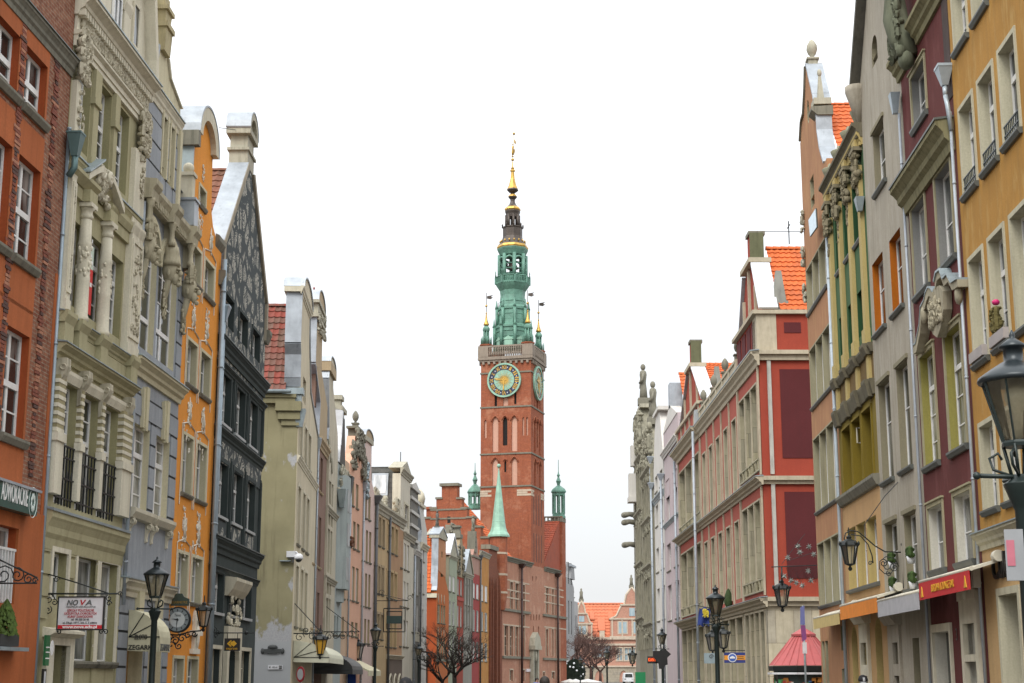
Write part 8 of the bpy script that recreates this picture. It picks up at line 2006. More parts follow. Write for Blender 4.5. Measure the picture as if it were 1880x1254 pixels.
# STREET FURNITURE
IRON=BLACK;GLS=glass('lantern_glass');m_txt=plain('black_lettering',(.02,.02,.02),.6);m_rdt=plain('red_lettering',(.45,.02,.03),.6);m_gyt=plain('grey_lettering',(.10,.11,.11),.6);m_whb=plain('white_board',(.62,.63,.65),.45)
def cross(h,x,name,label,cat,group=None):
 """a frame standing square to a facade at local x: lx outward over the street (left houses) or inward (right houses), z up, facing the camera side"""
 th=h.root.rotation_euler.z+(PI/2 if h.right else-PI/2);f=h.far(x)
 e=empty(name,(f[0],f[1],0),th,label,cat,group);sg=1 if h.right else-1
 return e,lambda u,v:(lambda p:(sg*p[0],p[1]))(h.side(u,v,x))
def lathe8(m,pr,n=8):return m.lathe(0,0,pr,n,smooth=n>8)
def lamp_parts(root):
 m=MB();lathe8(m,[(.17,0),(.17,.25),(.12,.32),(.11,.9),(.08,1.0),(.075,3.05),(.09,3.08),(.13,3.2),(.16,3.28),(.10,3.32),(.08,3.36)],12);m.build('post',GREENBLACK,root,bevel=.004)
 m=MB();m.tube([(-.42,0,3.34),(.42,0,3.34)],.022,6);m.tube([(0,-.3,3.34),(0,.3,3.34)],.022,6)
 for a in(0,PI):m.ball((.42*math.cos(a),0,3.34),.035,None,None,8,5)
 for k in range(4):
  a=PI/4+PI/2*k;c,s=math.cos(a),math.sin(a);m.tube([(.08*c,.08*s,3.34),(.14*c,.14*s,3.62)],.016,5);m.tube([(.10*c,.10*s,3.36),(.24*c,.24*s,3.42),(.27*c,.27*s,3.52),(.19*c,.19*s,3.56),(.16*c,.16*s,3.5)],.014,5)
 m.build('bracket',GREENBLACK,root)
 fr=MB();lathe8(fr,[(.15,3.60),(.155,3.63),(.15,3.65)]);
 for k in range(8):a=2*PI*k/8;fr.tube([(.14*math.cos(a),.14*math.sin(a),3.64),(.29*math.cos(a),.29*math.sin(a),4.18)],.011 if k%2 else .015,4)
 f=fr.build('lantern_frame',GREENBLACK,root)
 o=MB();n=8
 for k in range(n):
  a,b=2*PI*k/n,2*PI*(k+1)/n;o.add([(.135*math.cos(a),.135*math.sin(a),3.65),(.135*math.cos(b),.135*math.sin(b),3.65),(.28*math.cos(b),.28*math.sin(b),4.17),(.28*math.cos(a),.28*math.sin(a),4.17)],[(0,1,2,3)])
 o.build('glass',GLS,f)
 m=MB();m.lathe(0,0,[(.035,3.64),(.035,3.9),(.06,3.93),(.10,4.02),(.09,4.1),(.05,4.15)],12);m.build('lamp_bulb',plain('opal_glass',(.55,.53,.42),.25),f)
 m=MB();m.lathe(0,0,[(.31,4.16),(.325,4.18),(.315,4.21),(.20,4.29),(.12,4.34),(.085,4.36),(.085,4.47),(.12,4.475),(.125,4.49),(.05,4.55),(.02,4.57),(.028,4.59),(.006,4.64)],20);m.build('lantern_cap',plain('blue_black_cap',(.02,.028,.032),.35,.3),root)
LG='lantern street lamps along the street';lp0=None
for u,v,dist,lab in((1857,606,13.24,'large black lantern lamp at the right edge before the ochre house'),(289,1021,37.5,'black lantern lamp in front of the pale blue house and striped clock'),(1313,1073,50,'black lantern lamp standing before the red building and its blue flag'),(1215,1152,92,'black lantern lamp behind the black exchange signs'),(690,1142,80,'black lantern lamp before the brown ochre house and flat cream awning'),(769,1180,100,'black lantern lamp at the foot of the narrow white house'),(784,1197,150,'small lantern lamp directly behind another lamp by the bare orange side wall'),(881,1219,205,'tiny lantern lamp in front of the ochre yellow house by the brick hall'),(1114,1189,118,'black lantern lamp standing before the orange roofed gate'),(1065,1205,165,'lantern lamp at the near side of the dark trees'),(1072,1215,230,'thin lantern lamp just behind the one beside the dark trees'),(1088,1222,290,'farthest tiny lantern lamp among the bare trees')):
 p=at(u,v,dist);e=empty('street_lamp',(p.x-.0,dist,0),.2,lab.replace(' and striped clock',' and the round clock'),'street lamp',LG)if lp0 is None else copy_tree(lp0)
 if lp0 is None:lp0=e;lamp_parts(e)
 e.location=(p.x,dist,0);e['label']=lab.replace(' and striped clock',' and the round clock');s=p.z/4.64;e.scale=(max(s,.85),max(s,.85),s)
def lantern(name,label,loc,s,group='hanging wall lanterns',glow=None):
 e=empty(name,loc,0,label,'lantern',group);m=MB();n=6
 m.lathe(0,0,[(.02,-.30),(.05,-.26),(.02,-.2),(.10,-.17),(.11,-.15)],n);m.lathe(0,0,[(.20,.22),(.21,.24),(.16,.32),(.10,.35),(.05,.38),(.06,.42),(.015,.46),(.012,.62)],n,smooth=False)
 for k in range(n):a=2*PI*k/n;m.tube([(.10*math.cos(a),.10*math.sin(a),-.16),(.18*math.cos(a),.18*math.sin(a),.23)],.014,4);m.ball((.2*math.cos(a),.2*math.sin(a),.28),.03,.03,.05,5,4)
 m.build('lantern_frame',IRON,e);o=MB()
 for k in range(n):
  a,b=2*PI*k/n,2*PI*(k+1)/n;o.add([(.095*math.cos(a),.095*math.sin(a),-.15),(.095*math.cos(b),.095*math.sin(b),-.15),(.17*math.cos(b),.17*math.sin(b),.22),(.17*math.cos(a),.17*math.sin(a),.22)],[(0,1,2,3)])
 o.build('glass',glow or GLS,e);e.scale=(s,s,s);return e
def scrolls(m,pts,r=.012):
 for cx,cz,r0,a0,t in pts:m.tube(spiral(cx,cz,r0,r0*.2,a0,t,14),r,5)
# the hanging school sign
e,f=cross(L2,L2.X(76,1100)+.3,'hanging_sign','white school sign NOVA with red footer hanging from a wrought iron bracket','sign')
a,b=f(78,1090),f(216,1090);m=MB();m.tube([(a[0]-.05,0,a[1]),(b[0],0,b[1])],.02,6);c,d=f(77,1042),f(76,1162);m.box(c[0]-.045,c[0]+.035,-.03,.03,d[1],c[1]);q=f(82,1052);m.tube([(q[0],0,q[1]),f(148,1072)[:1]+(0,)+f(148,1072)[1:],(f(200,1089)[0],0,a[1])],.014,5)
for u,v,r0,a0,t in((90,1100,.12,0,1.4),(100,1106,.07,2,-1.3),(88,1120,.09,1,-1.3),(104,1064,.07,0,1.3),(200,1098,.07,2,1.2),(200,1108,.06,0,1.2),(220,1090,.05,0,1.2),(100,1160,.06,0,1.2),(108,1160,.06,3,-1.2),(186,1160,.06,0,1.2),(194,1160,.06,3,-1.2)):p=f(u,v);scrolls(m,[(p[0],p[1],r0,a0,t)],.012)
m.build('bracket',IRON,e);p,q=f(106,1155),f(191,1097);bw,bh,bx,bz=q[0]-p[0],q[1]-p[1],(p[0]+q[0])/2,(p[1]+q[1])/2
bo=MB().box(p[0],q[0],-.02,.02,p[1],q[1]).build('board',m_whb,e);m=MB();t=.025;m.box(p[0]-t,q[0]+t,-.035,.035,q[1],q[1]+t);m.box(p[0]-t,q[0]+t,-.035,.035,p[1]-t,p[1]);m.box(p[0]-t,p[0],-.034,.034,p[1],q[1]);m.box(q[0],q[0]+t,-.034,.034,p[1],q[1]);m.build('frame',IRON,bo)
MB().box(p[0]+.005,q[0]-.005,-.026,-.02,p[1]+.005,p[1]+bh*.125).build('red_footer',plain('sign_red',(.52,.01,.02),.5),bo)
for tx,fz,sz_,w,mt,sh in(('NO',.83,.2,.25,m_gyt,.25),('V',.83,.2,.13,m_rdt,.2),('A',.83,.2,.15,m_gyt,.2),('CENTRUM EDUKACYJNE',.70,.05,.66,m_gyt,0),('SZKOŁY POLICEALNE',.59,.09,.60,m_rdt,0),('LICEUM DLA DOROSŁYCH',.49,.09,.72,m_rdt,0),('KURSY ZAWODOWE',.39,.09,.56,m_rdt,0),('tel. 58 320 56 66',.30,.075,.40,m_txt,0),('ul. Długa 10/11, lok. 5, II piętro',.20,.075,.76,m_txt,0),('www.nova.edu.pl',.065,.105,.78,TXT_W,0)):
 dx={'NO':-.20,'V':.02,'A':.17}.get(tx,0);text_mesh(tx,sz_*bh*1.2,mt,bo,(bx+dx*bw,-.03,p[1]+bh*fz),FRONT,width=w*bw,shear=sh,bold=.003 if sz_>.1 else 0.0)
e,f=cross(L1,-2.7,'iron_bracket','black wrought iron scroll bracket reaching over the street from the orange brick house','bracket')
p,q=f(-30,1071),f(68,1070);m=MB();m.tube([(p[0],0,p[1]),(q[0],0,p[1])],.016,5);r=f(0,1028);m.tube([(p[0],0,r[1]+.3),(r[0],0,r[1]),(q[0],0,p[1]+.1)],.016,5)
for u,v,r0,a0,t in((6,1056,.20,0,1.6),(32,1056,.15,2,-1.5),(52,1063,.10,1,1.4),(64,1066,.06,0,1.2)):z=f(u,v);scrolls(m,[(z[0],z[1],r0,a0,t)],.014)
m.build('scrollwork',IRON,e)
pt=empty('conifer_planter',L1.root.location,L1.root.rotation_euler.z,'small green conifer in a dark trough on the ledge of the orange brick house','plant');p=L1.px(14,1190,.2);MB().box(p[0]-.7,p[0]+.25,-.32,-.05,p[1]+.03,p[1]+.25).build('trough',plain('dark_trough',(.03,.035,.035),.6),pt);MB().box(p[0]-.9,p[0]+.7,-.36,0,p[1]-.05,p[1]+.02).build('ledge',ZINC_D,pt);m=MB();rr=random.Random(8)
for k in range(420):
 h_=rr.random();a=rr.uniform(0,6.28);R_=.34*(1-h_**1.6)+.03;x,y,z=p[0]-.2+R_*math.cos(a)*rr.random()**.5*1.2,-.2+R_*.5*math.sin(a),p[1]+.22+h_*.62;s=rr.uniform(.02,.045);m.add([(x-s,y,z),(x+s,y-s,z),(x,y,z+s*2.4),(x,y+s,z+s)],[(0,1,2),(0,2,3),(1,3,2)])
m.build('foliage',plain('conifer_green',(.06,.10,.015),.9,0,.5,9),pt)
sg=empty('green_wall_sign',L2.root.location,L2.root.rotation_euler.z,'narrow green information board stacked with white lines on the beige house corner','sign');p,q=L2.px(62,1222,.1),L2.px(78,1166,.1);x0_,x1_=.08,q[0]
g_=MB().box(x0_,x1_+.2,-.20,-.15,p[1],q[1]).build('board',plain('sign_green',(.015,.13,.045),.5),sg);m=MB()
for f_ in(.22,.42,.58):m.box(x0_,x1_+.2,-.206,-.2,p[1]+(q[1]-p[1])*f_,p[1]+(q[1]-p[1])*f_+.025)
m.ball((x0_+.35,-.204,q[1]-.25),.12,.006,.16,8,5);m.build('white_marks',TXT_W,g_)
sg=empty('notice_case',L2.root.location,L2.root.rotation_euler.z,'small framed white notice under the green board on the beige house','sign');p=L2.px(62,1228,.1)[1];MB().box(.08,x1_+.15,-.18,-.14,p-.8,p).build('frame',IRON,sg);MB().box(.13,x1_+.1,-.186,-.18,p-.76,p-.05).build('sheet',m_whb,sg)
# awnings
def hood_awning(name,label,h,x0,x1,z0,z1,pr,mat,lines=True,val=.22):
 e=empty(name,h.root.location,h.root.rotation_euler.z,label,'awning');n=7
 pts=[(-.02,z1)]+[(-pr*math.sin(PI/2*k/n),z0+val+(z1-z0-val)*(1-(1-math.cos(PI/2*k/n))**.9))for k in range(1,n+1)];pts+=[(-pr,z0),(-pr+.02,z0),(-pr+.02,z0+val)];pts=pts+[(-.02,z0+val)]
 MB().prof(pts,x0,x1).prof([(-.03,z0+val),(-pr,z0+val),(-pr,z0),(-.03,z0+.03)],x0,x0+.02).build('canopy',mat,e);m=MB()
 for a in(.33,.66):y_,z_=-pr*math.sin(PI/2*a),z0+val+(z1-z0-val)*math.cos(PI/2*a);m.tube([(-.05,x0 and 0 or 0,z0+val)][0:0]+[(x0-.012,-.05,z0+val),(x0-.012,y_,z_)],.012,4)
 m.tube([(x0-.012,-.05,z0+val),(x0-.012,-pr,z0+val)],.014,4);m.build('awning_rib',IRON,e);return e
crm=plain('cream_canvas',(.56,.53,.37),.85);xq=L3.X(232,1190);q,p=L3.side(232,1119,xq),L3.side(283,1197,xq)
xe=max(xq+.9,L3.X(312,1195,-p[0]+.12));e=hood_awning('jeweller_awning','cream jeweller awning lettered ZŁOTO ZEGARKI under the pale blue house',L3,xq,xe,p[1],q[1],-p[0]+.12,crm,val=.36)
rt=(PI/2,0,-PI/2);zl=lambda u,v:L3.side(u,v,xq)
for tx,u,v,w in(('ZŁOTO',259,1170,.32),('ZEGARKI',259,1189,.62)):y_,z_=zl(u,v);text_mesh(tx,.16,m_txt,e,(xq-.022,y_,z_),rt,width=w,bold=.003)
for tx,v,s_ in(('ZEGARMISTRZ',1189,.24),):text_mesh(tx,s_,m_gyt,e,((xq+xe)/2,p[0]-.13 if v>1170 else p[0]-.05,zl(300,v)[1]),FRONT if v>1170 else(PI/2-.5,0,0),width=(xe-xq)*.85)
# clock on its bracket, with lantern
e,f=cross(L4,.15,'street_clock','round hanging street clock with grey dial on a scrolled iron bracket','clock');c=f(327,1138);R_=abs(f(348,1138)[0]-c[0]);yr=Matrix.Translation((c[0],0,c[1]))@Matrix.Rotation(PI/2,4,'X')
ca=MB().lathe(0,0,[(R_*1.08,-.09),(R_*1.12,-.05),(R_*1.12,.05),(R_*1.08,.09)],32).build('case',IRON,e,mat=yr);MB().lathe(0,0,[(R_*.98,.05),(R_*.98,.093)],32).build('chapter_ring',plain('grey_dial',(.20,.23,.235),.5),ca,mat=yr);MB().lathe(0,0,[(R_*.66,.05),(R_*.66,.097)],32).build('dial',plain('pale_dial',(.50,.53,.52),.5),ca,mat=yr)
m=MB()
for ang,l,w in((183,.78,.016),(-78,.5,.02)):a=math.radians(ang);s,k=math.sin(a),math.cos(a);m.prism([(c[0]-s*R_*.12+k*w,c[1]-k*R_*.12-s*w),(c[0]+s*R_*l,c[1]+k*R_*l),(c[0]-s*R_*.12-k*w,c[1]-k*R_*.12+s*w)],-.112,-.102)
m.build('clock_hand',IRON,ca);m=MB()
for k in range(12):a=PI/6*k;s,q=math.sin(a),math.cos(a);m.tube([(c[0]+s*R_*.72,-.096,c[1]+q*R_*.72),(c[0]+s*R_*.92,-.096,c[1]+q*R_*.92)],.012,4)
m.build('hour_mark',m_txt,ca);text_mesh('Tissot',R_*.34,m_txt,ca,(c[0],-.10,c[1]+R_*.38),FRONT,shear=.2,width=R_*.55)
m=MB();w=R_*.9;zt_=c[1]+R_*1.2;m.prism([(c[0]-w,zt_),(c[0]+w,zt_),(c[0]+w,zt_+.18),(c[0]+w*.5,zt_+.24),(c[0]+w*.3,zt_+.33),(c[0]-w*.3,zt_+.33),(c[0]-w*.5,zt_+.24),(c[0]-w,zt_+.18)],-.03,.03);m.build('crest',plain('dark_green_crest',(.04,.06,.045),.5),e);text_mesh('ZEGARMISTRZ',.09,gold,e,(c[0],-.035,zt_+.09),FRONT,width=w*1.7)
m=MB();a,b=f(305,1164),f(368,1158);m.tube([(a[0]-.1,0,a[1]),(c[0],0,a[1]-.03),(b[0]-.25,0,b[1]-.02),(b[0],0,b[1]),(b[0]+.1,0,b[1]+.1)],.022,6)
for u,v,r0,a0,t in((310,1172,.13,0,1.5),(322,1176,.12,3,-1.4),(334,1172,.12,0,1.3),(328,1186,.10,2,1.3),(345,1166,.09,1,1.3),(357,1164,.08,0,-1.3),(314,1184,.1,0,1)):z=f(u,v);scrolls(m,[(z[0],z[1],r0,a0,t)],.018)
m.build('bracket',IRON,e);w_=e.matrix_basis@Vector((f(374,1133)[0],0,f(374,1138)[1]));lantern('wall_lantern','black iron lantern at the end of the clock bracket on the orange house',w_,1.05)
# supermarket sign on the dark house
e,f=cross(L5,.3,'market_sign','black square sign with yellow double arrow emblem and the word express on the dark house','sign');p,q=f(412,1195),f(441,1172);MB().box(p[0],q[0],-.06,.06,p[1],q[1]).build('board',plain('black_board',(.012,.012,.013),.5),e);yel=plain('yellow_emblem',(.62,.36,.02),.5);cx,cz,s=(p[0]+q[0])/2,p[1]+(q[1]-p[1])*.58,(q[0]-p[0])*.32
m=MB();m.prism([(cx-s,cz),(cx-s*.35,cz+s*.62),(cx-s*.05,cz+s*.62),(cx-s*.55,cz),(cx-s*.05,cz-s*.62),(cx-s*.35,cz-s*.62)],-.07,-.06);m.prism([(cx+s,cz),(cx+s*.35,cz+s*.62),(cx+s*.1,cz+s*.4),(cx-s*.2,cz+s*.35),(cx-s*.35,cz),(cx-s*.2,cz-s*.35),(cx+s*.1,cz-s*.4),(cx+s*.35,cz-s*.62)],-.07,-.06);m.build('emblem',yel,e);text_mesh('express',.11,yel,e,(cx,-.066,p[1]+.07),FRONT)
m=MB();a,b=f(384,1162),f(467,1162);m.tube([(a[0],0,a[1]),(b[0],0,a[1])],.016,5);m.ball((f(452,1162)[0],0,a[1]),.06,None,None,8,5);m.tube([(cx-.15,0,q[1]),(cx-.15,0,a[1])],.01,4);m.tube([(cx+.15,0,q[1]),(cx+.15,0,a[1])],.01,4)
for u,v,r0,t in((391,1156,.12,1.4),(400,1160,.08,-1.3),(388,1172,.14,1.2),(396,1168,.07,1)):z=f(u,v);scrolls(m,[(z[0],z[1],r0,0,t)])
m.build('bracket',IRON,e)
# fixtures on the olive side wall
def on6(name,label,cat):return empty(name,L6.root.location,L6.root.rotation_euler.z,label,cat)
s6=lambda u,v:L6.side(u,v,-.02)
e=on6('security_camera','white dome camera on a box at the corner of the olive wall','camera');p=s6(535,1018);q=s6(549,1026);MB().box(-.28,-.02,p[0]-.18,p[0]+.18,p[1]-.12,p[1]+.12).tube([(-.15,p[0],p[1]+.05),(-.2,q[0]+.1,p[1]+.08),(-.2,q[0],q[1]+.12)],.045,6).build('housing',m_whb,e);MB().lathe(-.2,q[0],[(.17,q[1]-.04),(.19,q[1]+.02),(.16,q[1]+.14),(.08,q[1]+.2)],14).build('dome_cover',m_whb,e);MB().ball((-.2,q[0],q[1]-.04),.14,.14,.12,12,7).build('dome',PANE_D,e);a,b=s6(514,1028),s6(534,1030);MB().box(-.18,-.02,b[0],a[0],b[1]-.02,b[1]+.02).build('shelf',ZINC_D,e)
e=on6('stone_plaque','dark carved plaque low on the grey base of the olive wall','plaque');a,b=s6(482,1200),s6(519,1188);y0,y1,z0,z1=b[0],a[0],a[1],b[1];m=MB();m.box(-.06,-.01,y0,y1,z0+.03,z1-.08);m.box(-.065,-.012,y0+(y1-y0)*.25,y0+(y1-y0)*.75,z0,z1);m.ball((-.05,(y0+y1)/2,z1),.05,.2,.1,8,5)
for t in(0,1):m.ball((-.04,y0+(y1-y0)*t,z0+.1),.04,.08,.12,8,5)
m.build('plaque_body',plain('lead_grey',(.05,.055,.055),.6),e)
e=on6('direction_sign','small white sign with arrow and 40 m near the bottom of the olive wall','sign');a,b=s6(492,1229),s6(519,1221);y0,y1,z0,z1=b[0],a[0],a[1],b[1];MB().box(-.05,-.02,y0,y1,z0,z1).build('board',m_whb,e);w=y1-y0;h_=z1-z0;zc=(z0+z1)/2;Q=Matrix.Rotation(-PI/2,4,'Z');m=MB();m.prism([(-y1+.06*w,zc),(-y1+.16*w,zc+h_*.3),(-y1+.16*w,zc-h_*.3)],-.056,-.05);m.prism(R4(-y0-.26*w,-y0-.04*w,z0+h_*.12,z1-h_*.12),-.056,-.05);m.build('mark',m_txt,e,mat=Q);text_mesh('40 m',h_*.6,m_txt,e,(-.055,(y0+y1)/2+.03*w,zc),rt);text_mesh('WC',h_*.42,TXT_W,e,(-.058,y0+.15*w,zc),rt)
# shop awnings and signs further along on the left
x6=L6.X(537,1190)+.2;q,p=L6.side(537,1176,x6),L6.side(606,1217,x6);hood_awning('cream_awning','pale cream rounded awning below the olive house',L6,x6,W6-.2,p[1],q[1],1.5,plain('pale_cream_canvas',(.54,.54,.42),.85))
x7=.4;q,p=L7.side(603,1196,x7),L7.side(640,1238,x7);hood_awning('black_awning','glossy black rounded awning next to the pale cream one',L7,x7,7.5,p[1],q[1],1.9,plain('black_canvas',(.018,.02,.02),.45))
e=empty('flat_awning',L10.root.location,L10.root.rotation_euler.z,'flat cream retractable awning sloping over a shop past the black awning','awning');q,p=L10.side(640,1212,1.0),L10.side(694,1236,1.0);MB().prof([(-.3,q[1]),(p[0]*.75,p[1]+.15),(p[0]*.75,p[1]-.15),(p[0]*.75+.06,p[1]-.15),(p[0]*.75+.06,p[1]+.08),(-.3,q[1]-.12)],1.0,6.5).build('canopy',crm,e)
e=empty('blue_banner',ground(646,82)+(0,),0,'plain blue feather banner beside the black awning','banner');zt_=at(643,1220,82).z;MB().prism([(-.22,.6),(.22,.6),(.2,zt_-.3),(-.02,zt_),(-.2,zt_-.05)],-.02,.02).build('cloth',plain('royal_blue_cloth',(.02,.07,.33),.7),e);MB().tube([(-.24,0,0),(-.22,0,zt_)],.02,5).build('pole',m_whb,e)
e=empty('round_road_sign',ground(552,55)+(0,),0,'small red and white no entry disc by the cream awning','sign');z_=at(552,1238,55).z;Y=Matrix.Translation((0,0,z_))@Matrix.Rotation(PI/2,4,'X');MB().lathe(0,0,[(.27,0),(.27,.02)],24).build('red_disc',m_rdt,e,mat=Matrix.Rotation(-.9,4,'Z')@Y);MB().lathe(0,0,[(.19,.01),(.19,.025)],24).build('white_disc',m_whb,e,mat=Matrix.Rotation(-.9,4,'Z')@Y);MB().tube([(0,.03,0),(0,.03,z_+.2)],.03,6).build('post',ZINC_D,e)
def bracket(h,x,label,u0,u1,v,sc,rise=None):
 e,f=cross(h,x,'sign_bracket',label,'bracket','iron sign brackets');m=MB();a,b=f(u0,v),f(u1,v);m.tube([(a[0],0,a[1]),(b[0],0,a[1])],.025,5)
 if rise:r=f(*rise);m.tube([(r[0],0,r[1]),(b[0],0,a[1])],.018,4)
 for u,w,r0,t in sc:z=f(u,w);scrolls(m,[(z[0],z[1],r0,0,t)],.018)
 m.build('scrollwork',IRON,e);return e,f
e,f=bracket(L6,.6,'long scrolled iron bracket over the pale cream awning',538,592,1163,((550,1170,.2,1.3),(562,1158,.18,-1.4),(574,1168,.2,1.4),(586,1160,.14,1.2)),(541,1108));lantern('shop_lantern','lantern with glow-coloured amber glass over the pale cream awning',e.matrix_basis@Vector((f(588,1188)[0],0,f(588,1190)[1])),1.5,glow=plain('amber_glow_glass',(.55,.30,.03),.3))  # the lantern's yellow light is put into its glass colour, nothing emits
bracket(L8,.5,'open scrolled bracket crossing below the worn cream house',594,660,1160,((604,1168,.25,1.4),(616,1166,.2,-1.4),(630,1168,.25,1.3),(645,1164,.2,1.3)),(594,1110))
for u,v,lab in((640,1202,'grey glazed lantern hanging left of the flat cream awning'),(657,1200,'square glazed lantern hanging above the flat cream awning')):lantern('shop_lantern',lab,at(u,v,95),1.9)
e,f=cross(L13,.6,'modern_frame_sign','dark rectangular sign inside an open black metal frame before the brown ochre house','sign');p,q=f(704,1160),f(744,1117);m=MB()
for a,b,c,d in((0,1,0,1),(.15,.85,.13,.87)):
 X0,X1,Z0,Z1=p[0]+(q[0]-p[0])*a,p[0]+(q[0]-p[0])*b,p[1]+(q[1]-p[1])*c,p[1]+(q[1]-p[1])*d
 for s0,s1 in(((X0,Z0),(X1,Z0)),((X1,Z0),(X1,Z1)),((X1,Z1),(X0,Z1)),((X0,Z1),(X0,Z0))):m.tube([(s0[0],0,s0[1]),(s1[0],0,s1[1])],.03,4)
m.build('frame',IRON,e);MB().box(p[0]+(q[0]-p[0])*.15,p[0]+(q[0]-p[0])*.82,-.1,.1,p[1]+(q[1]-p[1])*.35,p[1]+(q[1]-p[1])*.68).build('sign_box',plain('dark_green_box',(.025,.05,.045),.5),e)
bracket(L13,.3,'long plain iron arm with a hook above the modern frame sign',687,750,1103,((700,1088,.2,1.2),(752,1098,.2,1)),(687,1088))
m=None
# right side: awnings
def roll_awning(name,label,h,x0,x1,z,mat,pr=.75,drop=.42,txt=None,tm=None):
 e=empty(name,h.root.location,h.root.rotation_euler.z,label,'awning','shop awnings on the right side');MB().prof([(-.05,z+.25),(-pr,z+.04),(-pr,z-.02),(-.05,z+.18)],x0,x1).build('roof_cloth',plain('ivory_casing',(.55,.52,.42),.5),e);MB().box(x0,x1,-pr-.02,-pr,z-drop,z).build('valance',mat,e);m=MB();m.tube([(x0-.05,-pr+.02,z+.03),(x1+.1,-pr+.02,z+.03)],.05,8);m.build('front_bar',plain('ivory_casing',(.55,.52,.42),.5),e);m=MB();m.tube([(x1,-.10,z+.30),(x1+.25,-.10,z+.30)],.13,10);m.build('cassette',MATS['ivory_casing'],e)
 if txt:text_mesh(txt,drop*.62,tm,e,((x0+x1)/2,-pr-.03,z-drop/2),FRONT,width=(x1-x0)*.45)
 return e
yl=plain('golden_lettering',(.62,.33,.01),.6)
def aw(h,uR,vR,uL,vL,pr):a,b=h.px(uR,vR,pr),h.px(uL,vL,pr);return min(a[0],b[0]),max(a[0],b[0]),(a[1]+b[1])/2
x0,x1,z=aw(R2,1780,1047,1688,1071,.7);e=roll_awning('red_awning','bright red awning lettered BUDDHA LOUNGE BAR on the burgundy house',R2,x0,x1,z,plain('red_canvas',(.50,.012,.015),.7),.7,.42,'BUDDHA LOUNGE BAR',yl);m=MB()
for xx in(x0+.35,x1-.35):m.prism([(xx-.12,z-.36),(xx+.12,z-.36),(xx,z-.1)],-.735,-.72)
m.build('valance_emblem',yl,e)
x0,x1,z=aw(R3,1687,1088,1612,1106,.7);roll_awning('grey_awning','plain pale grey awning on the grey-beige house',R3,x0,x1,z,plain('grey_canvas',(.40,.40,.42),.8),.7,.42,None)
x0,x1,z=aw(R4_,1610,1098,1543,1114,.7);roll_awning('orange_awning','plain orange awning under the green house',R4_,x0,x1,z,plain('orange_canvas',(.70,.22,.015),.7),.7,.42,None)
x0,x1,z=aw(R5,1541,1125,1494,1138,.6);roll_awning('yellow_awning','short yellow cream awning under the salmon house',R5,x0,x1,z,plain('yellow_canvas',(.52,.40,.16),.8),.6,.36)
e,f=cross(R3,R3.X(1655,1000),'lantern_bracket','large curling wrought iron bracket on the grey-beige house carrying a lantern','bracket');m=MB()
P=lambda u,v:(f(u,v)[0],0,f(u,v)[1])
m.tube([P(1654,1014),P(1625,1013),P(1606,1002),P(1590,988),P(1575,976),P(1562,974),P(1552,979),P(1550,990),P(1556,996),P(1562,990)],.02,6);m.tube([P(1562,981),P(1580,984),P(1594,1000),P(1601,1020),P(1603,1034)],.017,6);m.tube([P(1659,980),P(1659,1080)],.025,6);m.tube([P(1651,883),P(1625,910),P(1586,965)],.012,4)
for u,v,r0,a0,t in((1630,1040,.32,0,1.9),(1622,1034,.12,2,-1.4),(1642,1042,.14,1,1.5),(1598,1034,.07,0,1.2),(1632,1053,.08,2,1.2),(1658,1000,.08,0,1.2)):z=f(u,v);scrolls(m,[(z[0],z[1],r0,a0,t)],.015)
m.build('scrollwork',IRON,e);lantern('bracket_lantern','black six sided lantern hanging under the large curling bracket',e.matrix_basis@Vector((f(1560,1022)[0],0,f(1560,1022)[1])),1.35)
fp=None
for(u,v,lab)in((1672,1020,'white pot of green leaves fixed high beside the right window of the grey-beige house'),(1638,1030,'white pot of green leaves hung at the left window of the grey-beige house'),(1676,1066,'green leaves in a trough on the right window sill of the grey-beige house'),(1640,1075,'green leaves in a trough on the left window sill of the grey-beige house')):
 p=R3.px(u,v,.15);e=empty('window_plant',R3.root.matrix_basis@Vector((p[0],-.15,p[1])),R3.root.rotation_euler.z,lab,'plant','window plants of the grey-beige house')if fp is None else copy_tree(fp)
 if fp is None:fp=e;MB().lathe(0,0,[(.09,-.22),(.12,-.02)],10).build('pot',m_whb,e);MB().relief(-.2,.2,-.02,.2,0,.1,60,.09,seed=600).build('leaves',plain('leaf_green',(.035,.07,.012),.8,0,.5,8),e)
 e.location=R3.root.matrix_basis@Vector((p[0],-.15,p[1]));e['label']=lab
# red building corner: lantern, star decoration, kiosk, flags, signs
lantern('corner_lantern','ornate black lantern hanging at the corner of the red building',at(1436,1100,74),2.0)
e=empty('star_garland',at(1425,1041,73.5),0,'wire garland with metal stars stretched before the maroon panel of the red building','decoration');pw=lambda u,v:at(u,v,73.5)-at(1425,1041,73.5);m=MB();m.tube([pw(1416,1041),pw(1500,1038)],.025,5);m.tube([pw(1435,1041),pw(1436,1075)],.04,5);m.tube([pw(1435,1036),pw(1462,1000),pw(1478,980)],.012,4);m.tube([pw(1445,1030),pw(1492,1015)],.012,4);rr=random.Random(9)
for k in range(26):a=1443+k*2.2;m.tube([pw(a,1041),pw(a+7,1062+8*math.sin(k*.5)**2)],.01,3)
m.build('wires',IRON,e);m=MB()
for u,v in((1465,1003),(1468,1014),(1485,1004),(1494,1018),(1446,1024),(1484,1048),(1489,1066),(1452,1066),(1462,1070),(1473,1075),(1440,1058)):
 c=pw(u,v)
 for k in range(7):a=6.28*k/7;m.tube([c,c+Vector((.16*math.cos(a),rr.uniform(-.08,.08),.16*math.sin(a)))],[.05,.004],4)
m.build('metal_star',plain('dull_pewter',(.22,.24,.22),.45,.4),e)
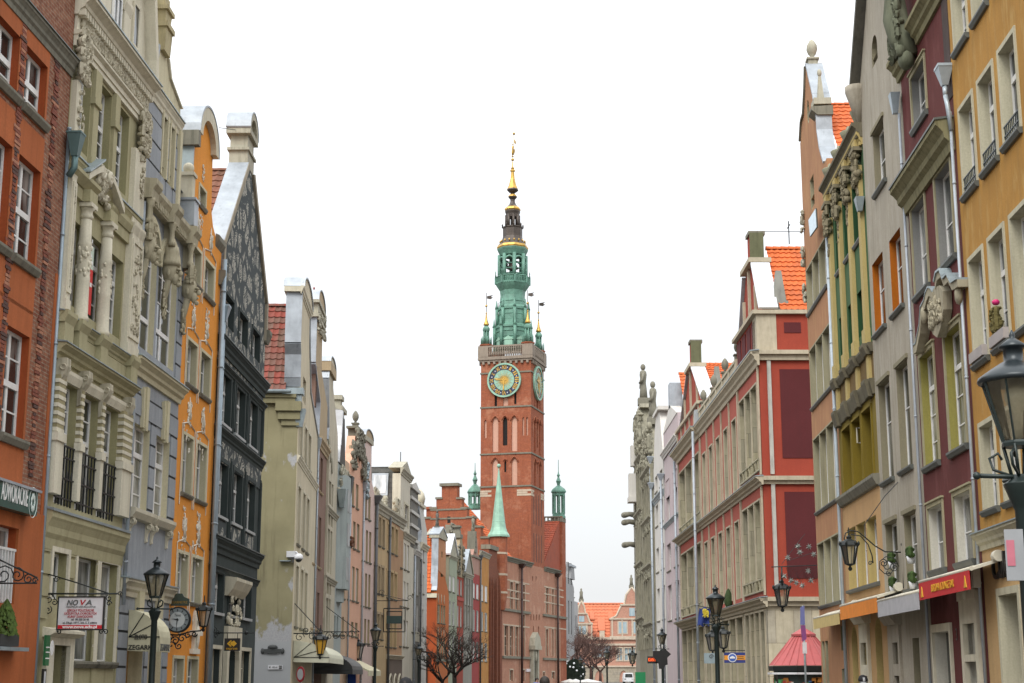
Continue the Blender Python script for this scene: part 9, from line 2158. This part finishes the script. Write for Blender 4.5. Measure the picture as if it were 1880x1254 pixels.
kd=66;kp=at(1478,1240,kd);kr=kd*62/F_PX;e=empty('kiosk',(kp.x,kd,0),PI/8,'street kiosk with red sheet metal tent roof and colourful magazines in its windows','kiosk');za=at(1470,1222,kd).z;zb=at(1487,1167,kd).z;zc=at(1487,1152,kd).z;rm=plain('red_sheet_roof',(.40,.085,.085),.5,.1)
m=MB();m.lathe(0,0,[(kr*1.04,za),(kr*.30,zb)],8,smooth=False);m.lathe(0,0,[(kr*.36,zb-.02),(kr*.36,zb+.06),(.03,zc)],8,smooth=False)
for k in range(24):a=2*PI*k/24;c=math.cos(PI/8)/math.cos((a%(PI/4))-PI/8);m.tube([(kr*1.03*c*math.cos(a),kr*1.03*c*math.sin(a),za+.02),(kr*.31*c*math.cos(a),kr*.31*c*math.sin(a),zb+.01)],.022,4)
m.build('roof',rm,e);MB().lathe(0,0,[(kr*1.06,za-.22),(kr*1.08,za-.02)],8,smooth=False).build('gutter_band',IRON,e);MB().lathe(0,0,[(kr*1.10,za-.36),(kr*1.10,za-.28)],8,smooth=False).build('pale_fascia',m_whb,e);MB().lathe(0,0,[(kr*.92,0),(kr*.92,za-.2)],8,smooth=False).build('cabin',plain('dark_green_cabin',(.02,.035,.03),.5),e)
cols_=[plain('magazine_'+n_,c,.6)for n_,c in(('red',(.45,.05,.03)),('orange',(.5,.2,.03)),('green',(.05,.28,.09)),('pale',(.55,.55,.5)),('blue',(.06,.13,.3)))];rr=random.Random(12);gm=[MB()for _ in cols_]
for k in range(8):
 M_=Matrix.Rotation(PI/8+PI/4*k,4,'Z')
 for i in range(14):
  x,z=rr.uniform(-.45,.45)*kr*.6,rr.uniform(.9,za-.6);v8=[M_@Vector((kr*.86+d,x+a*rr.uniform(.08,.14),z+b*.13))for d in(0,.02)for a,b in((-1,-1),(1,-1),(1,1),(-1,1))];gm[i%5].add(v8,[(0,1,2,3),(4,5,6,7)])
for g_,c_ in zip(gm,cols_):g_.build('magazine_display',c_,e)
fd=62;p=at(1474,1112,fd);e=empty('banner_pole',(p.x,fd,0),0,'grey pole with one blue and one purple banner in front of the red kiosk roof','pole');MB().tube([(0,0,0),(0,0,p.z)],.04,8).build('pole',ZINC_D,e);z1_,z2_,z3_,z4_=p.z,at(1474,1147,fd).z,at(1474,1178,fd).z,at(1474,1200,fd).z
MB().prism([(-.13,z2_),(.05,z2_),(.05,z1_),(-.10,z1_-.05)],-.05,.02).build('blue_banner',plain('slate_blue_cloth',(.14,.16,.36),.8),e);MB().prism([(-.08,z3_),(.09,z3_+.1),(.06,z2_-.02),(-.12,z2_-.02)],-.04,.03).build('purple_banner',plain('purple_cloth',(.22,.06,.20),.8),e);MB().box(-.08,.08,-.06,.0,z4_,z3_-.03).build('label_plate',m_whb,e)
def flat_sign(name,label,u0,v0,u1,v1,d,mat,th=.06):a,b=at(u0,v1,d),at(u1,v0,d);e=empty(name,((a.x+b.x)/2,d,0),0,label,'sign');w=(b.x-a.x)/2;MB().box(-w,w,0,th,a.z,b.z).build('board',mat,e);return e,w,a.z,b.z
nv=plain('navy_board',(.02,.035,.17),.5)
e,w,z0,z1=flat_sign('blue_orange_sign','blue board with an orange band and a round white emblem before the red building',1330,1198,1368,1217,78,nv);MB().box(-w,w,-.01,0,z0+(z1-z0)*.28,z0+(z1-z0)*.72).build('orange_band',plain('orange_band',(.6,.24,.02),.5),e);Y=Matrix.Translation((-.12,0,(z0+z1)/2))@Matrix.Rotation(PI/2,4,'X');MB().lathe(0,0,[(.22,0),(.22,.02)],24).build('emblem',m_whb,e,mat=Y);MB().lathe(0,0,[(.18,0),(.18,.026)],24).build('emblem_centre',plain('mid_blue',(.04,.10,.35),.5),e,mat=Y);MB().prism([(-.25,(z0+z1)/2-.04),(.01,(z0+z1)/2-.04),(.01,(z0+z1)/2+.02),(-.12,(z0+z1)/2+.09),(-.25,(z0+z1)/2+.02)],-.035,-.028).build('emblem_mark',m_whb,e);MB().box(.12,w*.85,-.014,-.01,(z0+z1)/2+.03,(z0+z1)/2+.06).box(.12,w*.85,-.014,-.01,(z0+z1)/2-.06,(z0+z1)/2-.03).tube([(-w,.03,z1+.1),(w,.03,z1+.1)],.02,4).build('dark_marks',m_txt,e)
e,w,z0,z1=flat_sign('grey_blue_sign','plain grey-blue board with a small black swirl left of the blue and orange board',1293,1199,1315,1218,76,plain('grey_blue_board',(.22,.28,.30),.5));MB().tube([(x,-.01,z+z0+(z1-z0)*.65)for x,y,z in spiral(.05,0,.12,.03,0,1.2,10)],.014,4).build('swirl',m_txt,e)
e,w,z0,z1=flat_sign('exchange_sign','black board with glowing orange-red letters KANTOR',1189,1205,1214,1218,88,plain('black_board',(.012,.012,.013)),.1);led=bpy.data.materials.new('red_led');led.use_nodes=True;bs=led.node_tree.nodes['Principled BSDF'];bs.inputs['Emission Color'].default_value=(1,.12,.02,1);bs.inputs['Emission Strength'].default_value=.8;bs.inputs['Base Color'].default_value=(.5,.05,.01,1);text_mesh('KANTOR',.26,led,e,(-.02,-.01,(z0+z1)/2),FRONT,width=w*1.7,bold=.006)
e=empty('arrow_board',(at(1216,1240,87.5).x,87.5,0),0,'black diamond shaped board stacked behind the orange lettered exchange sign','sign');q=lambda u,v:(at(u,v,87.5).x-e.location.x,at(u,v,87.5).z);MB().prism([q(1199,1206),q(1199,1195),q(1215,1195),q(1220,1190),q(1232,1201),q(1225,1208),q(1226,1220),q(1221,1222),q(1219,1228),q(1210,1228),q(1209,1218)],0,.08).build('board',MATS['black_board'],e)
e=empty('blue_flag',at(1287,1113,72),0,'hanging dark blue flag with yellow emblem on the red building','flag');m=MB();F_=lambda u,v,d=0:tuple(at(u,v,72)-at(1287,1113,72)+Vector((0,d,0)));n=8;vs=[]
for j in range(7):
 for i in range(n+1):vs.append(F_(1284+i*21/n-j*.6,1116+j*5.5+2*math.sin(i*1.3+j*.5),.10*math.sin(i*1.1+j*.4)))
m.add(vs,[(j*(n+1)+i,j*(n+1)+i+1,(j+1)*(n+1)+i+1,(j+1)*(n+1)+i)for j in range(6)for i in range(n)],0,True);m.build('cloth',plain('navy_flag',(.012,.03,.16),.8),e,fix=False);MB().relief(F_(1290,1130)[0],F_(1300,1130)[0],F_(1295,1134)[2],F_(1295,1119)[2],-.14,.04,26,.09,seed=610).build('emblem',plain('yellow_flag_emblem',(.55,.45,.04),.7),e);MB().tube([F_(1281,1112),F_(1308,1117)],.02,5).build('flag_pole',IRON,e)
for u,v,d,s,lab in((1308,1184,80,1.7,'small dark lantern just left of the lamp post before the red building'),(1328,1179,78,1.7,'small dark lantern above the blue and orange board'),(1161,1212,150,2.0,'distant dark lantern in front of the gate windows')):lantern('wall_lantern',lab,at(u,v,d),s)
e,w,z0,z1=flat_sign('green_hoarding','plain bright green panel low against the soot dark stone house',1167,1234,1185,1256,125,plain('hoarding_green',(.01,.20,.07),.6),.3);
e=empty('lamp_post_board',(at(1861,1000,13.0).x,13.0,0),-.25,'grey and pink board fixed to the big lamp post at the right edge','sign');zt_,zb_=at(1860,972,13).z,at(1860,1066,13).z;x0_=at(1846,1010,13).x-e.location.x;MB().box(x0_,x0_+.15,-.02,.02,zb_,zt_).build('board',plain('grey_board',(.25,.26,.27),.5),e);MB().box(x0_+.012,x0_+.075,-.026,-.02,zb_+.12,zt_-.09).build('pink_field',plain('pink_field',(.42,.12,.16),.5),e)
# bare trees, evergreen, parasols, van
def bare_tree(name,label,loc,h,spread,seed,mat,depth=5,group=None):
 e=empty(name,loc,0,label,'tree',group);rr=random.Random(seed);br=MB()
 tk=MB();t0=h*.30;tk.tube([(0,0,0),(.04,0,t0*.6),(0,.03,t0)],[h*.034,h*.028,h*.026],8);tk.build('trunk',mat,e)
 def grow(p,d,l,r,k):
  q=p+d*l;mid=p.lerp(q,.5)+Vector((rr.uniform(-1,1),rr.uniform(-1,1),rr.uniform(-.5,.5)))*l*.07
  br.tube([p,mid,q],[r,r*.85,r*.66],5 if k>2 else 3)
  if k<=0:return
  for i in range(rr.choice((2,3,3))):
   nd=(d+Vector((rr.uniform(-1,1)*spread,rr.uniform(-1,1)*spread,rr.uniform(-.25,.5)))).normalized();grow(p.lerp(q,rr.uniform(.55,1)),nd,l*rr.uniform(.62,.85),r*.62,k-1)
 for i in range(5):a=i*1.26+rr.random();grow(Vector((0,0,t0*rr.uniform(.8,1))),Vector((math.cos(a)*.9*spread,math.sin(a)*.9*spread,.75)).normalized(),h*.24,h*.017,depth)
 br.build('branches',mat,e);return e
bk=plain('dark_bark',(.035,.028,.022),.9)
bare_tree('bare_tree','leafless dark tree before the orange-red and pale green houses',ground(834,118)+(0,),5.9,.9,21,bk,6)
bare_tree('bare_tree','smaller leafless tree just left of the one before the pale green house',ground(812,122)+(0,),4.4,.9,27,bk)
rb=plain('reddish_twigs',(.085,.045,.036),.9)
for i,(u,d,h_,lab)in enumerate(((1060,300,12.5,'reddish leafless tree beside the far end of the town hall'),(1085,310,11,'reddish leafless tree in front of the gate roof'),(1102,285,8.5,'leafless tree directly behind the lamp before the gate'),(1046,270,11,'leafless tree touching the town hall corner'))):bare_tree('bare_tree',lab,ground(u,d)+(0,),h_,.9,31+i,rb,6,'leafless trees before the gate')
e=empty('evergreen_bush',ground(1054,262)+(0,),0,'tall dark evergreen bush with white ornaments beside the town hall corner','bush');m=MB();rr=random.Random(5)
for k in range(2200):h_=rr.random();R_=1.7*math.sqrt(max(0,1-(1.7*h_-.7)**2))*rr.uniform(.6,1.08);a=rr.uniform(0,6.28);x,y,z=R_*math.cos(a),R_*math.sin(a),.5+h_*3.6;s=rr.uniform(.12,.28);m.add([(x-s,y,z),(x+s,y+s*.5,z-s*.4),(x+s*.2,y-s*.6,z+s)],[(0,1,2)])
m.build('crown',plain('fir_green',(.035,.052,.034),.9,0,.5,3),e);MB().tube([(0,0,0),(0,0,2)],.16,7).build('trunk',bk,e);m=MB()
for k in range(9):m.cut();m.ball((rr.uniform(-1.6,1.6),-1.9,rr.uniform(1.4,4)),.17,None,None,8,5)
m.build('white_ornament',m_whb,e)
for u,d,w,lab in((1046,215,1.3,'white parasol top nearest the town hall corner'),(1079,225,2.0,'wide white parasol top below the leafless trees'),(1057,232,1.2,'small white parasol between two others by the evergreen bush')):
 p=at(u,1246.5,d);e=empty('parasol',(p.x,d,0),0,lab,'parasol','white market parasols');MB().lathe(0,0,[(w,p.z-.55),(w,p.z-.4),(.05,p.z)],8,smooth=False).build('canopy',plain('white_canvas',(.6,.59,.56),.8),e);MB().tube([(0,0,0),(0,0,p.z-.1)],.04,6).build('pole',IRON,e)
p=at(1153,1244,330);e=empty('delivery_van',(p.x,330,0),0,'small white van parked before the gate arch','van');MB().prism([(-1.0,.35),(1.0,.35),(1.0,1.2),(.85,2.15),(-.85,2.15),(-1.0,1.2)],-2.2,2.4).build('body',m_whb,e,bevel=.08);MB().prism([(-.78,1.25),(.78,1.25),(.7,1.95),(-.7,1.95)],-2.24,-2.2).build('windscreen',PANE_D,e)
for sx in(-1,1):
 for y in(-1.5,1.6):MB().lathe(0,0,[(.34,-.12),(.34,.12)],14).build('wheel',SLOT,e,mat=Matrix.Translation((sx*.85,y,.34))@Matrix.Rotation(PI/2,4,'Y'))
 MB().box(sx*.75-.15,sx*.75+.15,-2.24,-2.2,.8,1.0).build('headlight',PANE_L,e)
# people
SKIN=plain('skin',(.42,.24,.17),.6)
def skin_mesh(name,pts,edges,rad,mat,parent):
 me=bpy.data.meshes.new(name);me.from_pydata(pts,edges,[]);me.materials.append(mat);o=bpy.data.objects.new(name,me);COL.objects.link(o);o.parent=parent;o.modifiers.new('skin','SKIN').use_smooth_shade=True
 for v,r in zip(me.skin_vertices[0].data,rad):v.radius=r if isinstance(r,tuple)else(r,r)
 me.skin_vertices[0].data[0].use_root=True;s=o.modifiers.new('sub','SUBSURF');s.levels=1;s.render_levels=2;return o
def person(label,u,vtop,d,coat,legs,hair,rz,cap=None):
 p=at(u,vtop,d);e=empty('person',(p.x,d,0),rz,label,'person');k=p.z/1.76;e.scale=(k,k,k)
 P=[(0,0,.95),(0,0,1.18),(0,.01,1.40),(0,0,1.50),(0,-.02,1.58),(0,-.02,1.68),(.11,0,.90),(.12,-.06,.50),(.12,.04,.09),(.12,-.12,.04),(-.11,0,.90),(-.12,.05,.50),(-.12,.14,.10),(-.12,-.01,.04),(.19,0,1.40),(.25,.05,1.12),(.24,-.08,.88),(-.19,0,1.40),(-.25,.02,1.12),(-.24,-.10,.88)]
 E=[(0,1),(1,2),(2,3),(3,4),(4,5),(0,6),(6,7),(7,8),(8,9),(0,10),(10,11),(11,12),(12,13),(2,14),(14,15),(15,16),(2,17),(17,18),(18,19)]
 Rr=[(.15,.11),(.14,.10),(.17,.11),.06,(.085,.10),(.08,.095),.085,.06,.045,.04,.085,.06,.045,.04,.065,.045,.03,.065,.045,.03]
 skin_mesh('body',P,E,Rr,SKIN,e);skin_mesh('coat',[P[i]for i in(0,1,2,14,15,17,18)]+[(.24,-.06,.93),(-.24,-.08,.93),(0,0,1.48),(0,0,.78)],[(0,1),(1,2),(2,3),(3,4),(4,7),(2,5),(5,6),(6,8),(2,9),(0,10)],[(.19,.15),(.18,.14),(.20,.15),.085,.065,.085,.065,.055,.055,.085,(.21,.16)],coat,e)
 skin_mesh('trousers',[P[0]]+[P[i]for i in(6,7,8,10,11,12)],[(0,1),(1,2),(2,3),(0,4),(4,5),(5,6)],[(.16,.12),.10,.075,.06,.10,.075,.06],legs,e)
 MB().ball((0,.012,1.655),.105,.118,.115,14,9,0,.03).ball((0,.05,1.58),.09,.075,.10,10,6).build('hair',hair,e)
 for sx in(-1,1):
  MB().ball((sx*.035,-.112,1.64),.012,.008,.009,6,4).build('eye',m_txt,e);h_=MB();h_.ball((sx*.24,-.09,.83),.032,.02,.05,8,5)
  for q in range(4):h_.tube([(sx*.24+(q-1.5)*.015,-.10,.80),(sx*.24+(q-1.5)*.016,-.115,.755),(sx*.235+(q-1.5)*.014,-.108,.715+abs(q-1.5)*.01)],[.009,.008,.006],5)
  h_.tube([(sx*.215,-.11,.84),(sx*.20,-.13,.80)],[.011,.008],5);h_.build('hand',SKIN,e)
 MB().ball((0,-.125,1.60),.014,.022,.024,6,4).build('nose',SKIN,e)
 if cap:MB().lathe(0,.0,[(.125,1.62),(.128,1.68),(.09,1.76),(.02,1.79)],14).build('cap',cap,e)
dk=plain('black_wool',(.012,.012,.014),.9);jn=plain('dark_denim',(.03,.04,.06),.9);bh_=plain('dark_brown_hair',(.02,.014,.010),.7)
person('dark haired person in a black coat near the modern frame sign, seen from behind',745,1246,27,dk,jn,bh_,PI,dk)
person('person with thick black hair walking towards the town hall portal',1000,1242,30,dk,dk,bh_,PI)
person('distant person in a bright blue jacket below the town hall portal',986,1244,85,plain('bright_blue_jacket',(.03,.12,.42),.8),jn,bh_,.3)
person('person in a pale grey hood and dark cap before the green house portal',1584,1241,38,plain('pale_grey_coat',(.36,.37,.38),.9),jn,plain('pale_grey_hood',(.36,.37,.38),.9),PI,dk)
# ground, sky, light, camera
g=MB();g.add([(-900,-200,0),(900,-200,0),(900,1800,0),(-900,1800,0)],[(0,1,2,3)])
m_pv=stone('granite_paving',(.20,.19,.18),(.07,.07,.065),.5,.8,blocks=(.6,.4))
go=g.build('street_paving',m_pv);tag(go,kind='structure')
w=bpy.data.worlds.new('World');SC.world=w;w.use_nodes=True
nt=w.node_tree;nt.nodes.clear()
o=nt.nodes.new('ShaderNodeOutputWorld');bg=nt.nodes.new('ShaderNodeBackground');sky=nt.nodes.new('ShaderNodeTexSky')
sky.sky_type='NISHITA';sky.sun_disc=False;sky.sun_elevation=math.radians(48);sky.sun_rotation=math.radians(200)
sky.dust_density=4.0
mx=nt.nodes.new('ShaderNodeMix');mx.data_type='RGBA';mx.inputs[0].default_value=.88
nt.links.new(sky.outputs[0],mx.inputs[6]);
tc=nt.nodes.new('ShaderNodeTexCoord');sx=nt.nodes.new('ShaderNodeSeparateXYZ');nt.links.new(tc.outputs['Generated'],sx.inputs[0])
mp_=nt.nodes.new('ShaderNodeMapRange');nt.links.new(sx.outputs[2],mp_.inputs[0]);mp_.inputs[1].default_value=.05;mp_.inputs[2].default_value=1.0;mp_.inputs[3].default_value=4.3;mp_.inputs[4].default_value=11.5
cl_=nt.nodes.new('ShaderNodeTexNoise');cl_.inputs['Scale'].default_value=2.2;cl_.inputs['Detail'].default_value=4;nt.links.new(tc.outputs['Generated'],cl_.inputs['Vector'])
cr_=nt.nodes.new('ShaderNodeMapRange');nt.links.new(cl_.outputs['Fac'],cr_.inputs[0]);cr_.inputs[1].default_value=.3;cr_.inputs[2].default_value=.7;cr_.inputs[3].default_value=.95;cr_.inputs[4].default_value=1.06
ml_=nt.nodes.new('ShaderNodeMath');ml_.operation='MULTIPLY';nt.links.new(mp_.outputs[0],ml_.inputs[0]);nt.links.new(cr_.outputs[0],ml_.inputs[1])
cb_=nt.nodes.new('ShaderNodeVectorMath');cb_.operation='SCALE';cb_.inputs[0].default_value=(.985,1.0,1.015);nt.links.new(ml_.outputs[0],cb_.inputs['Scale']);nt.links.new(cb_.outputs[0],mx.inputs[7])
nt.links.new(mx.outputs[2],bg.inputs[0]);bg.inputs[1].default_value=.13
nt.links.new(bg.outputs[0],o.inputs[0])
ld=bpy.data.lights.new('Sun','SUN');ld.energy=1.3;ld.angle=math.radians(30);ld.color=(1,.97,.92)
lo_=bpy.data.objects.new('Sun',ld);COL.objects.link(lo_)
lo_.rotation_euler=(math.radians(42),0,math.radians(-20))
cam=bpy.data.cameras.new('Camera');co=bpy.data.objects.new('Camera',cam);COL.objects.link(co)
cam.sensor_width=36;cam.lens=F_PX/1880*36;cam.clip_end=5000;cam.clip_start=.1
co.location=(0,0,CAM_H);co.rotation_euler=(PI/2+PITCH,0,0)
SC.camera=co
SC.view_settings.view_transform='Standard';SC.view_settings.look='None';SC.view_settings.gamma=1
SC.view_settings.exposure=0.8
SC.cycles.max_bounces=6;SC.cycles.diffuse_bounces=3;SC.cycles.transparent_max_bounces=8
